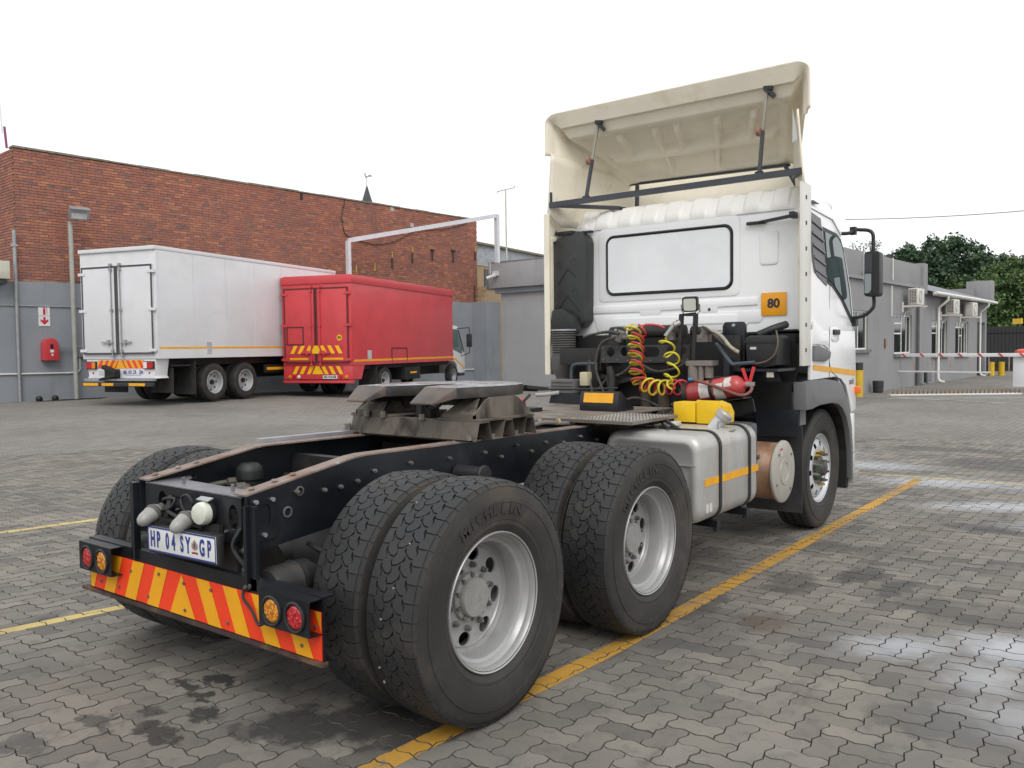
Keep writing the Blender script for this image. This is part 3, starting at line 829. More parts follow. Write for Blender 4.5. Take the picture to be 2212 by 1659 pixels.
# church spire with weathercock beyond the wall
s0 = at_(793, 432, 95)
t = thing('church_spire', 'dark pointed spire tip with a weathercock above the brick wall', 'spire', (s0.x, s0.y, 0))
m = MB(); m.lathe([(1.6, -6), (0.62, 0.0), (0.05, 1.9), (0.001, 1.95)], 8, (s0.x, s0.y, s0.z-0.3), 'z'); part('spire_roof', m, pm('slate', (0.05, 0.055, 0.06), 0.6), t)
m = MB(); m.tube([(s0.x, s0.y, s0.z+1.5), (s0.x, s0.y, s0.z+2.6)], 0.04, 6); part('rod', m, galv, t)
q = frame((s0.x, s0.y, s0.z+2.55), _r, (0, 0, 1))
m = MB(); cock = [(0, -.15), (.12, 0), (.35, .05), (.52, .0), (.60, -.02), (.55, .2), (.4, .3), (.22, .24), (.1, .1), (0, .14), (-.1, .22), (-.08, .45), (-.2, .5), (-.26, .38), (-.22, .12), (-.16, -.05)]
m.prism(cock, 0.03, lambda p, q_, tt: tuple(q @ Vector((p, q_, tt)))); part('weathercock', m, galv, t)

# ------------------------------------------------------------------ flat-roofed grey building at the end of the wall
plaster3 = pm('pale_grey_plaster', (0.37, 0.375, 0.385), 0.85, var=0.05, vscale=0.7, dirt=(0.26, 0.255, 0.25), damt=0.3, dscale=0.9, dstretch=(1, 1, 0.3), bmp=0.2, bscale=35)
t = thing('flat_roofed_building', 'plain grey flat roofed building with an overhanging fascia behind the cab', 'building', Y(26, 17, 0))
UG = 26.9
m = MB(); yb(m, UG, UG+9, 10.0, VW-0.95, -0.7, 4.12); part('wall', m, plaster3, t)
m = MB(); yb(m, UG-0.32, UG+9.2, 9.6, VW-0.45, 4.36, 5.52); part('fascia', m, plaster3, t, bevel=0.01)
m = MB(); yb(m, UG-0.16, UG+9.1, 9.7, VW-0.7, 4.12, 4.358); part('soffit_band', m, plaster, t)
m = MB(); yb(m, UG-0.34, UG+0.02, 9.6, VW-0.45, 5.522, 5.56); part('flashing', m, galv, t)
ka = at_(1046, 600, 36.3)
t2 = thing('security_camera', 'small white bullet camera on the grey building corner', 'camera', ka)
cv = VW-0.75
m = MB(); m.tube([Y(UG-0.72, cv+0.05, 4.80), Y(UG-0.50, cv-.30, 4.93)], 0.075, 10); part('housing', m, white_p, t2)
m = MB(); m.tube([Y(UG-0.735, cv+0.075, 4.79), Y(UG-0.72, cv+0.05, 4.80)], 0.066, 10); part('lens', m, black_p, t2)
m = MB(); yb(m, UG-0.45, UG-0.33, cv-0.35, cv-0.05, 4.92, 5.12); m.tube([Y(UG-0.4, cv+0.1, 5.0), Y(UG-0.4, cv+0.12, 5.55)], 0.02, 6); part('junction_box', m, white_p, t2)
# saw-tooth factory behind
t = thing('factory_building', 'distant low factory with corrugated grey sheeting and yellow brick', 'building', Y(44, 22, 0))
p0, p1 = at_(1022, 524, 46), at_(1250, 556, 58)
e0, e1 = Vector(p0), Vector(p1); dd = (e1-e0); dd.z = 0; Lf = dd.length; dd.normalize(); nn = Vector((-dd.y, dd.x, 0))
m = MB(); N = int(Lf/0.19); rings = []
prev = None; vs = []; fs = []
for i in range(N*2+1):
    s = Lf*i/(N*2); off = 0.045 if i % 2 else -0.045; p = e0+dd*s; zt = e0.z+(e1.z-e0.z)*0.0
    vs += [(p.x+nn.x*(off-0.0), p.y+nn.y*off, e0.z), (p.x+nn.x*off, p.y+nn.y*off, e0.z-1.15)]
    if i: fs.append((2*i-2, 2*i, 2*i+1, 2*i-1))
m.add(vs, fs); part('corrugated_sheet', m, pm('weathered_sheet', (0.36, 0.38, 0.40), 0.6, var=0.2, vscale=2, dirt=(0.16, 0.12, 0.09), damt=0.4, dscale=2), t, smooth=0, recalc=False)
m = MB(); m.bar(e0+Vector((0, 0, 0.02))+nn*0.0, Vector((e1.x, e1.y, e0.z+0.02)), 0.3, 0.12); part('ridge_cap', m, pm('mossy_ridge', (0.20, 0.18, 0.12), 0.9), t)
m = MB(); a = e0-nn*(-0.2); m.bar(Vector((a.x, a.y, e0.z-4.7))-dd*3, Vector((a.x, a.y, e0.z-4.7))+dd*Lf, 0.3, 7.1); part('wall', m, ybmat, t)
for k in range(4):
    w0 = e0+dd*(1.2+k*5.0)+nn*0.04; m = MB(); m.bar(Vector((w0.x, w0.y, e0.z-1.9)), Vector((w0.x, w0.y, e0.z-1.9))+dd*3.6, 0.06, 1.1); part('window', m, dark_gl, t)
# television aerial
a0 = at_(1095, 572, 40); a1 = at_(1092, 409, 40)
t = thing('tv_aerial', 'thin pole with a short crossbar aerial behind the grey building', 'aerial', (a0.x, a0.y, 3))
m = MB(); m.tube([(a0.x, a0.y, 3.6), (a1.x, a1.y, a1.z)], 0.04, 6); part('pole', m, pm('pale_pole', (0.50, 0.48, 0.42), 0.6), t)
l, r_ = at_(1074, 414, 40), at_(1112, 405, 40.2)
m = MB(); m.tube([l, r_], 0.022, 5); m.tube([l, l+Vector((0, 0, -.1))], .018, 5); m.tube([r_, r_+Vector((0, 0, .12))], .018, 5); part('crossbar', m, galv, t)

# ------------------------------------------------------------------ office building on the right
VO = 4.985
of = thing('office_building', 'long single storey grey office with white framed windows behind the boom gate', 'building', Y(32, VO+2, 0))
def ob(u0, u1, v0, v1, z0, z1): return yb(MB(), u0, u1, v0, v1, z0, z1)
wins = [(21.2, 24.75, 1.42, 2.62), (27.45, 29.55, 1.24, 2.58), (32.2, 34.5, 1.12, 2.45), (35.85, 38.15, 1.10, 2.48)]
lp = [(20.6, -0.5), (39.85, -0.5), (39.85, 3.56), (20.6, 3.56)]
holes = [[(a, c_), (b_, c_), (b_, d), (a, d)] for a, b_, c_, d in wins]
m = MB(); m.plate(lp, holes, 0.28, lambda p, q, tt: tuple(Y(p, VO+tt, q))); part('wall', m, plaster2, of, smooth=0)
part('wall', ob(41.45, 41.75, VO, VO+6, -.4, 3.44), plaster2, of)
part('wall', ob(39.86, 41.44, VO, VO+0.28, 2.5, 3.44), plaster2, of)
part('back_room', ob(22.6, 39.8, VO+1.6, VO+4.0, -0.4, 3.4), pm('dim_interior', (0.10, 0.095, 0.09), 0.9), of)
part('parapet', ob(20.6, 30.72, VO-0.03, VO+0.4, 3.66, 4.42), plaster2, of, bevel=0.01)
part('ledge', ob(20.6, 30.6, VO-0.10, VO+0.2, 3.562, 3.66), plaster2, of)
part('parapet_pier', ob(30.55, 31.1, VO-0.12, VO+0.5, 3.40, 4.50), plaster2, of, bevel=0.01)
roofm = pm('grey_roof_sheet', (0.20, 0.20, 0.23), 0.5, var=0.12, vscale=1)
m = MB(); vs = []; fs = []
for i in range(0, 107):
    u = 31.1+i*0.1; o_ = 0.012 if i % 2 else -0.012
    vs += [tuple(Y(u, VO-0.38, 3.47+o_)), tuple(Y(u, VO+4.6, 5.05+o_))]
    if i: fs.append((2*i-2, 2*i, 2*i+1, 2*i-1))
m.add(vs, fs); part('roof', m, roofm, of, smooth=0, recalc=False)
m = MB(); m.add([tuple(Y(24, VO+.5, 4.2)), tuple(Y(31, VO+.5, 4.2)), tuple(Y(31, VO+4, 5.1)), tuple(Y(24, VO+4, 5.1))], [(0, 1, 2, 3)]); part('roof', m, roofm, of, recalc=False)
part('tower', ob(41.15, 41.8, VO-0.30, VO+0.75, 3.50, 4.42), plaster2, of, bevel=0.01)
part('parapet', ob(40.9, 41.14, VO+0.4, VO+3.2, 3.6, 4.08), plaster2, of)
m = MB(); m.tube([Y(31.0, VO-0.42, 3.43), Y(41.7, VO-0.42, 3.40)], 0.065, 8); part('gutter', m, off_white, of)
part('fascia_board', ob(31.1, 41.7, VO-0.34, VO-0.30, 3.34, 3.46), off_white, of)
def dpipe(u, name, mat_, r=0.05, kick=True):
    m = MB(); pts = [Y(u, VO-0.42, 3.38), Y(u, VO-0.42, 3.22), Y(u-0.25*0+0.0, VO-0.10, 2.95), Y(u, VO-0.09, 2.7), Y(u, VO-0.09, 0.24), Y(u, VO-0.16, 0.12), Y(u, VO-0.32, 0.08)]
    if not kick: pts = [Y(u, VO-0.09, 3.6), Y(u, VO-0.09, -0.1)]
    m.tube(pts, r, 8); return part(name, m, mat_, of)
dpipe(32.8, 'downpipe', off_white); dpipe(40.0, 'downpipe', off_white, 0.045); dpipe(30.0, 'downpipe', pm('dark_pipe', (0.10, 0.10, 0.11), 0.6), 0.055, False)
for u, z0, z1 in ((24.0, 3.5, 4.4), (26.9, 3.7, 4.42), (26.8, 2.5, 3.5)):
    m = MB(); m.tube([Y(u, VO-0.11, z0), Y(u, VO-0.11, z1)], 0.018, 6); part('conduit', m, off_white, of)
def window(u0, u1, z0, z1, bars, trans):
    m = MB(); v = VO+0.06; w = 0.05
    yb(m, u0, u1, v, v+.05, z0, z0+w); yb(m, u0, u1, v, v+.05, z1-w, z1); yb(m, u0, u0+w, v+.001, v+.049, z0+w, z1-w); yb(m, u1-w, u1, v+.001, v+.049, z0+w, z1-w)
    for b_ in bars: yb(m, u0+(u1-u0)*b_-w*.4, u0+(u1-u0)*b_+w*.4, v+.002, v+.048, z0+w, z1-w)
    for (a, b_, zz) in trans: yb(m, u0+(u1-u0)*a, u0+(u1-u0)*b_, v+.003, v+.047, z0+(z1-z0)*zz, z0+(z1-z0)*zz+w)
    f = part('window', m, off_white, of, smooth=0)
    bs = [0]+list(bars)+[1]
    for i in range(len(bs)-1):
        a, b_ = u0+(u1-u0)*bs[i]+w*.5, u0+(u1-u0)*bs[i+1]-w*.5
        part('pane', yb(MB(), a, b_, v+.02, v+.03, z0+w, z1-w), dark_gl, f)
    part('sill', ob(u0-0.08, u1+0.08, VO-0.09, VO+0.10, z0-0.10, z0-0.002), pm('sill_grey', (0.16, 0.16, 0.165), 0.8), of)
window(*wins[0], (0.55, 0.78,), ((0, .55, .82), (.0, .55, .3)))
window(*wins[1], (0.50, 0.78), ((0, .50, .76), (0, .5, .50)))
window(*wins[2], (0.42, 0.76), ((0, .42, .82), (0, .42, .62)))
window(*wins[3], (0.40, 0.60, 0.82), ((0, .60, .80), (.4, .6, .55)))
part('door', ob(40.3, 41.44, VO+0.12, VO+0.16, 0.05, 2.49), pm('dark_door', (0.02, 0.02, 0.024), 0.5), of)
part('meter_plate', ob(26.35, 26.5, VO-0.03, VO-0.002, 1.45, 1.75), pm('brown_plate', (0.16, 0.08, 0.04), 0.6), of)
part('alarm_box', ob(24.05, 24.25, VO-0.14, VO-0.035, 3.60, 3.82), pm('cream_box', (0.5, 0.48, 0.36), 0.5), of)
for u in (30.1, 30.6, 31.4): part('drain_trap', ob(u, u+0.18, VO-0.22, VO-0.002, 0.15, 0.55), galv if u != 30.6 else black_p, of)

def condenser(u, z, lab, fan=True, grill=True):
    t = thing('condenser_unit', lab, 'air conditioner', Y(u+.4, VO-.3, z), group='condenser units on the office wall')
    v0, v1 = VO-0.50, VO-0.20
    part('casing', yb(MB(), u, u+0.82, v0, v1, z, z+0.56), pm('ac_casing', (0.66, 0.65, 0.60), 0.5, var=0.04), t, bevel=0.012)
    m = MB()
    if grill:
        for k in range(9): yb(m, u-0.012, u-0.002, v0+0.04, v1-0.03, z+0.05+k*0.052, z+0.066+k*0.052)
        for k in range(4): yb(m, u-0.013, u-0.001, v0+0.04+k*0.075, v0+0.05+k*0.075, z+0.04, z+0.5)
    part('grille', m if grill else yb(MB(), u-0.01, u-0.002, v0+0.03, v1-0.03, z+0.04, z+0.5), pm('grille', (0.55, 0.53, 0.48), 0.5), t, smooth=0)
    part('coil', yb(MB(), u-0.003, u-0.001, v0+0.035, v1-0.025, z+0.045, z+0.515), pm('coil_dark', (0.10, 0.07, 0.06), 0.7), t)
    q = frame(Y(u+0.33, v0-0.002, z+0.28), (UX, UY, 0), (0, 0, 1))
    m = MB(); 
    for rr in (0.21, 0.17, 0.13, 0.09, 0.05):
        pts = [q @ Vector((rr*math.cos(a), rr*math.sin(a), 0.012)) for a in [2*PI*i/24 for i in range(25)]]; m.tube(pts, 0.005, 5)
    for k in range(8):
        a = PI*k/8; m.tube([q @ Vector((0.21*math.cos(a), 0.21*math.sin(a), .012)), q @ Vector((-0.21*math.cos(a), -0.21*math.sin(a), .012))], 0.004, 4)
    part('fan_guard', m, off_white, t)
    m = MB(); m.lathe([(0.215, 0), (0.215, 0.006), (0.001, 0.006)], 24, (0, 0, 0), 'z'); m.xf(q); part('fan_opening', m, pm('fan_dark', (0.20, 0.17, 0.16), 0.7), t)
    m = MB(); m.bar(Y(u+0.02, VO-0.62, z-0.05), Y(u+.02, VO, z-0.05), 0.04, 0.05); m.bar(Y(u+0.72, VO-0.62, z-0.05), Y(u+.72, VO, z-0.05), 0.04, 0.05); m.bar(Y(u+.02, VO-0.02, z-0.25), Y(u+.02, VO-0.02, z+0.1), .04, .04, up=(1, 0, 0)); m.bar(Y(u+0.02, VO-0.02, z-0.07), Y(u+.75, VO-0.02, z-0.07), .04, .04)
    part('bracket', m, off_white, t)
    m = MB(); m.tube(smoothpts([Y(u+.3, VO-.3, z-.0), Y(u+.32, VO-.25, z-.2), Y(u+.28, VO-.05, z-.25), Y(u+.1, VO-.04, z-.42)]), 0.014, 6); part('drain_hose', m, off_white, t)
condenser(28.35, 2.92, 'nearest wall mounted air conditioner condenser, left of the parapet pier')
condenser(33.45, 2.72, 'middle air conditioner condenser under the gutter, beside the bent downpipe')
condenser(36.6, 2.70, 'farthest air conditioner condenser under the gutter, nearest the dark doorway', grill=False)

# bollards, bin, boom gate, spikes
def bollard(p, h, r, lab, cap=True, grp='yellow bollards by the gate'):
    t = thing('bollard', lab, 'bollard', p, group=grp)
    z = gh(p.x, p.y)
    part('post', MB().cyl((p.x, p.y, z-.1), (p.x, p.y, z+h), r, 20), yel_sign if False else pm('bollard_yellow', (0.62, 0.40, 0.015), 0.5, var=0.1, dirt=(0.3, 0.2, 0.05), damt=0.2), t)
    if cap: part('cap', MB().cyl((p.x, p.y, z+h+.001), (p.x, p.y, z+h+0.22), r*1.01, 20), black_p, t)
bollard(Y(22.7, 4.60), 0.78, 0.12, 'yellow bollard with a black top just beyond the cab')
bollard(Y(40.6, 4.55), 0.62, 0.13, 'left of the two plain yellow bollards by the doorway', False)
bollard(Y(40.9, 4.20), 0.62, 0.13, 'right of the two plain yellow bollards by the doorway', False)
p = Y(24.9, 4.72); z = gh(p.x, p.y)
t = thing('bin', 'small round black bin at the foot of the office wall', 'bin', p)
m = MB(); m.lathe([(0.001, 0), (0.14, 0), (0.16, 0.06), (0.15, 0.10), (0.16, .16), (0.165, 0.36), (0.15, 0.38), (0.001, 0.36)], 20, (p.x, p.y, z), 'z'); part('drum', m, black_p, t)
t = thing('boom_gate', 'white boom barrier with red slashes and a hanging lower rail', 'boom gate', (27.8, 0.0, 0.04))
zb = 1.19
PB = Vector((27.9, -0.12, 0)); PL = Vector(at_(1902, 767, 29.4)); PL.z = zb
d = Vector((PL.x-PB.x, PL.y-PB.y, 0)); Lb = d.length; d.normalize()
part('cabinet', MB().obox((PB.x, PB.y, 0.64), (0.42, 0.52, 1.10), (0, 0, R(-8))), white_p, t, bevel=0.03)
part('plinth', MB().obox((PB.x, PB.y, 0.10), (0.75, 0.95, 0.20), (0, 0, R(-8))), pm('plinth_concrete', (0.28, 0.28, 0.27), 0.9), t, bevel=0.05)
m = MB(); m.lathe([(0.27, 0), (0.28, 0.06), (0.24, 0.13), (0.12, 0.17), (0.001, 0.18)], 20, (PB.x, PB.y, 1.20), 'z'); part('lid', m, pm('red_lid', (0.60, 0.06, 0.03), 0.4), t)
boff = Vector((-0.32, 0.0, 0))
part('arm', MB().bar(Vector((PB.x, PB.y, zb))+boff-d*0.6, Vector((PL.x, PL.y, zb))+boff*0.3, 0.06, 0.115), white_p, t, bevel=0.01)
m = MB(); a = Vector((PB.x, PB.y, zb))+boff; b2 = Vector((PL.x, PL.y, zb))+boff*0.3; dd2 = (b2-a).normalized(); L2 = (b2-a).length
nrm = Vector((-dd2.y, dd2.x, 0)); nrm = nrm if nrm.x < 0 else -nrm
rt = pm('boom_red', (0.58, 0.03, 0.04), 0.4)
for k in range(8):
    s = L2*(0.055+k*0.135); m = MB(); c0 = b2-dd2*s+nrm*0.032
    q = frame(c0, -dd2, (0, 0, 1)) if (-dd2).cross(Vector((0, 0, 1))).dot(nrm) > 0 else frame(c0, -dd2, (0, 0, 1))
    m.prism([(-0.10, 0.056), (-0.03, 0.056), (0.08, -0.056), (0.01, -0.056)], 0.002, lambda p_, q_, tt: tuple(c0 + (-dd2)*p_ + Vector((0, 0, q_)) + nrm*tt)); part('red_slash', m, rt, t)
lo = Vector((0, 0, -0.55))
part('lower_rail', MB().bar(a+lo+dd2*0.9, b2+lo, 0.03, 0.045), white_p, t)
for k in range(8):
    s = L2*(0.004+k*0.13); p1 = b2-dd2*s; part('hanger', MB().bar(p1+Vector((0, 0, -.06)), p1+lo+Vector((0, 0, .02)), 0.022, 0.022, up=(1, 0, 0)), pm('rusty_white', (0.40, 0.28, 0.24), 0.7, var=0.3), t)
# traffic spikes
t = thing('spike_strip', 'row of rusty traffic spikes on a white steel strip across the exit', 'spike strip', (24.3, 1.4, 0.04))
s0, s1 = Vector((23.9, 2.9, 0)), Vector((26.2, -0.2, 0)); ds = (s1-s0); Ls = ds.length; ds.normalize(); ns = Vector((-ds.y, ds.x, 0))
zz = 0.06
part('base_plate', MB().bar(s0+Vector((0, 0, zz)), s1+Vector((0, 0, zz)), 0.26, 0.05), white_p, t)
part('recess', MB().bar(s0+ds*1.4+Vector((0, 0, zz))+ns*0.32, s1+Vector((0, 0, zz))+ns*0.32, 0.30, 0.02), black_p, t)
sp = pm('spike_rust', (0.30, 0.16, 0.04), 0.8, var=0.3)
tooth = None
for k in range(30):
    c0 = s0+ds*(0.15+k*Ls/30)+Vector((0, 0, zz+0.02))
    m = MB().prism([(0, 0), (0.10, 0.0), (0.02, 0.15)], 0.012, lambda p_, q_, tt: (ns.x*p_-ds.x*(tt-.006), ns.y*p_-ds.y*(tt-.006), q_))
    if tooth is None: tooth = meshof('spike', m, sp, smooth=0)
    o = put('spike', tooth, t); o.location = c0-Vector(t.location)
m = MB().bar(Vector((22.4, 2.6, .03)), Vector((25.0, -1.6, .03)), 0.16, 0.05); part('kerb_strip', m, pm('kerb_concrete', (0.30, 0.28, 0.25), 0.9), t)
# palisade fence and overhead wires
t = thing('dark_fence', 'dark upright sheet metal fence under the trees beyond the office', 'fence', Y(50, 0, 0))
m = MB(); fa, fb_ = Vector((46.5, 5.5, 0)), Vector((56, -14, 0)); L3 = (fb_-fa).length; d3 = (fb_-fa).normalized(); n3_ = Vector((-d3.y, d3.x, 0))
pl = pm('fence_black', (0.018, 0.019, 0.02), 0.7)
slat = meshof('slat', MB().obox((0, 0, 1.2), (0.02, 0.16, 2.4), (0, 0, math.atan2(d3.y, d3.x)-PI/2)), pl, smooth=0)
for k in range(int(L3/0.175)):
    o = put('slat', slat, t); p = fa+d3*(k*0.175); o.location = p-Vector(t.location)
for z_ in (0.4, 2.1): part('rail', MB().bar(fa+Vector((0, 0, z_))-n3_*0.04, fb_+Vector((0, 0, z_))-n3_*.04, 0.04, 0.06), pl, t)
part('backing_sheet', MB().bar(fa+Vector((0, 0, 1.2))+n3_*0.09, fb_+Vector((0, 0, 1.2))+n3_*.09, 0.01, 2.38), pl, t)
m = MB(); pa = fb_
wa, wb = at_(1826, 474, 40), at_(2330, 444, 34)
m = MB(); m.tube([wa+(wb-wa)*(i/14)+Vector((0, 0, -0.5*(i/14)*(1-i/14))) for i in range(15)], 0.022, 5)
single('overhead_wire', m, galv, 'thin overhead wire crossing the sky right of the cab', 'wire')
p = at_(2198, 694, 44)
single('street_name_board', MB().obox(p, (0.05, 0.75, 0.28), (0, 0, R(-50))), yel_sign, 'small yellow board low among the trees at the right edge', 'board')

# ------------------------------------------------------------------ trees
def leaf_mat(name, a, b_):
    m, nt, bs = new_mat(name)
    P = coords(nt, True); ri = nt.nodes.new('ShaderNodeNewGeometry').outputs['Random Per Island']
    c = mixc(nt, ri, a, b_)
    c = mixc(nt, ramp(nt, nz(nt, P, 0.7, 3), 0.35, 0.65, 0, 0.5), c, [x*0.6 for x in a])
    nt.links.new(c, bs.inputs['Base Color']); bs.inputs['Roughness'].default_value = 0.55
    return m
lf_dark = leaf_mat('dark_leaves', (0.032, 0.075, 0.036), (0.075, 0.135, 0.058))
lf_mid = leaf_mat('green_leaves', (0.060, 0.115, 0.032), (0.135, 0.215, 0.065))
lf_thin = leaf_mat('olive_leaves', (0.06, 0.075, 0.04), (0.12, 0.14, 0.08))
bark = pm('bark', (0.07, 0.055, 0.045), 0.9, var=0.3)
def tree(px, ground_z, Z, height, blobs, lmat, nleaf, leaf, lab, name='leafy_tree'):
    """blobs: (dx right, z, radius across, radius up) of the leaf clumps, metres"""
    base = at_(px, 800, Z); base.z = ground_z
    right = Vector((_r.x, _r.y, 0)).normalized(); fw = Vector((_f.x, _f.y, 0)).normalized()
    t = thing(name, lab, 'tree', base)
    m = MB(); top = base+Vector((0, 0, height*0.55))
    m.tube([base, base+Vector((0.1, 0, height*0.3)), top], [0.28, 0.22, 0.12], 9)
    for dx, z, rx, rz in blobs:
        e = base+right*dx*0.8+Vector((0, 0, z)); s = base+Vector((0, 0, height*random.uniform(0.2, 0.45)))
        m.tube([s, (s+e)/2+Vector((0, 0, .3)), e], [0.12, 0.07, 0.03], 6)
    part('trunk', m, bark, t)
    rng = np.random.default_rng(int(px*7+Z)); tot = sum(b_[2]*b_[2]*b_[3] for b_ in blobs)
    vs = []; nq = 0
    cl = []
    for dx, z, rx, rz in blobs:
        k = max(3, int(nleaf*(rx*rx*rz)/tot/38))
        for _ in range(k):
            d_ = rng.normal(size=3); d_ /= np.linalg.norm(d_); rr = rng.random()**0.30
            cl.append((dx+d_[0]*rx*rr, d_[1]*rx*rr, z+d_[2]*rz*rr, rng.uniform(.22, .5)*min(1, rx*.6)))
    for cx, cy, cz, cr_ in cl:
        pts = rng.normal(size=(38, 3))*cr_*0.62
        for q in pts:
            c_ = np.array(base)+np.array(right)*(cx+q[0])+np.array(fw)*(cy+q[1])+np.array((0, 0, cz+q[2]*.7))
            a = rng.normal(size=3); a /= np.linalg.norm(a); b3 = np.cross(a, rng.normal(size=3)); b3 /= np.linalg.norm(b3)
            s = leaf*rng.uniform(.6, 1.3)
            vs += [c_-a*s, c_-b3*s*.5, c_+a*s, c_+b3*s*.5]; nq += 1
    mm = MB(); mm.v = [tuple(v) for v in vs]; mm.f = [(4*i, 4*i+1, 4*i+2, 4*i+3) for i in range(nq)]
    part('crown', mm, lmat, t, smooth=0, recalc=False)
tree(2030, 0.3, 62, 8.5, [(-2.2, 6.6, 2.3, 1.7), (0.6, 7.3, 2.4, 1.7), (-4.2, 5.6, 1.9, 1.4), (2.4, 6.0, 2.0, 1.9), (-.5, 5.2, 3.0, 1.8), (-2.0, 8.0, 1.0, .7), (1.0, 8.3, 1.1, .7)], lf_dark, 26000, 0.16, 'big dark green tree behind the office roof')
tree(2120, 0.3, 66, 8, [(0.2, 6.0, 2.4, 1.9), (2.0, 6.3, 1.9, 1.3), (-1.5, 5.6, 1.8, 1.6), (1.0, 7.4, 1.3, .7), (3.0, 5.2, 1.4, 1.4)], lf_dark, 18000, 0.16, 'dark green tree with a flat ragged top, right of the biggest one')
tree(2180, 0.3, 50, 6.5, [(0, 3.9, 2.0, 2.0), (1.8, 4.2, 1.9, 2.2), (-1.2, 3.0, 1.1, 1.4), (3.5, 3.6, 2.0, 2.4), (0.8, 2.2, 2.6, 1.3), (.4, 5.5, 1.2, .8), (2.8, 5.6, 1.1, .9)], lf_mid, 30000, 0.12, 'lighter green bushy tree at the right edge above the dark fence')
tree(2075, 0.2, 60, 6, [(0, 4.9, 1.4, 1.0), (-1.2, 4.4, 1.0, .8), (1.0, 4.6, 1.2, 1.0)], lf_mid, 6000, 0.13, 'small light green tree peeping over the office roof ridge')
tree(1868, 0.2, 58, 8, [(0, 7.2, 1.5, 1.1), (1.3, 6.7, 1.0, .8), (-1.2, 6.6, 1.2, .9)], lf_thin, 2600, 0.08, 'thin wispy tree top showing above the mirror bracket')
tree(1925, 0.2, 62, 7, [(0, 6.5, 1.2, .8), (1.0, 5.9, 1.2, .9)], lf_mid, 3000, 0.12, 'small olive tree top between the mirror and the big trees')

# ------------------------------------------------------------------ wheels for the lorries in the background
def small_wheel(parent, x, y, r, w, side, rim=True, rimmat=None, dual=True):
    """side -1 = right; wheel > rim, hub, built in the parent's own frame"""
    m = MB(); prof = [(r*0.60, w*0.42), (r*0.66, w*0.47), (r*0.82, w*0.5), (r*0.93, w*0.46), (r*0.985, w*0.38), (r, w*0.2), (r, -w*0.2), (r*0.985, -w*0.38), (r*0.93, -w*0.46), (r*.82, -w*.5), (r*.6, -w*.42)]
    prof = [(a, b_) for a, b_ in prof]
    m.lathe(prof, 40, (x, y, r), 'y')
    if dual:
        m.lathe([(a, b_-side*(w*1.12)) for a, b_ in prof], 40, (x, y, r), 'y')
    wh = part('wheel', m, rubber, parent)
    if rim:
        s = side
        m = MB(); m.lathe([(r*.62, s*w*.44), (r*.60, s*w*.455), (r*.575, s*w*.42), (r*.56, s*w*.2), (r*.53, -s*w*.05), (r*.50, -s*w*.10), (r*.30, -s*w*.12), (r*.27, -s*w*.02), (.001, s*w*.0)], 36, (x, y, r), 'y')
        part('rim', m, rimmat or steel_rim, wh)
        m = MB()
        for k in range(8):
            a = 2*PI*k/8; m.lathe([(r*0.065, 0), (0.001, 0.001)], 10, (x+r*.41*math.cos(a), y-s*(w*.105-.004), r+r*.41*math.sin(a)), 'y')
        part('hand_hole', m, black_p, wh)
        m = MB(); m.lathe([(r*.14, 0), (r*.13, s*w*.15), (.001, s*w*.17)], 16, (x, y, r), 'y'); part('hub', m, under, wh)
    return wh
steel_rim = pm('silver_steel_rim', (0.42, 0.42, 0.43), 0.45, metal=0.3, var=0.1, dirt=(0.25, 0.22, 0.18), damt=0.3, dscale=6)

def chevrons(parent, name, x, y0, y1, z0, z1, n, ma, mb_, thick=0.003, lean=None):
    """striped board facing -x, stripes leaning towards the middle from both sides"""
    H = z1-z0; lean = H*0.55 if lean is None else lean; yc = (y0+y1)/2; half = abs(y1-y0)/2
    bd = part(name, MB().box(x-thick, x, y0, y1, z0, z1), mb_, parent, smooth=0)
    m = MB(); step = half*2/n
    for s in (-1, 1):
        k = 0
        while True:
            b0 = (step*(k*2+0.5 if k else 0.0))/1.0
            a0 = 0 if k == 0 else step*(2*k-0.5)*0.5*1.0; a1 = step*(2*k+0.5)*0.5
            if k == 0: a0, a1 = 0, step*0.5
            quad = [(a0, z0), (a1+lean*0.5, z0), (max(0, a1-lean*0.5), z1), (max(0, a0-lean*0.5) if k else 0, z1)]
            if k: quad = [(a0+lean*0.5, z0), (a1+lean*0.5, z0), (a1-lean*.5, z1), (a0-lean*.5, z1)]
            else: quad = [(0, z0), (a1+lean*0.5, z0), (max(0.001, a1-lean*.5), z1), (0, z1)]
            poly = clip(quad, -1, 0, half-0.004)
            if not poly or a0-lean*.5 > half: break
            if len(poly) >= 3:
                m.add([(x-thick-0.0015, yc+s*p, q) for p, q in poly], [tuple(range(len(poly)))])
            k += 1
            if k > 30: break
    part('stripe', m, ma, bd, smooth=0, recalc=False)
    return bd

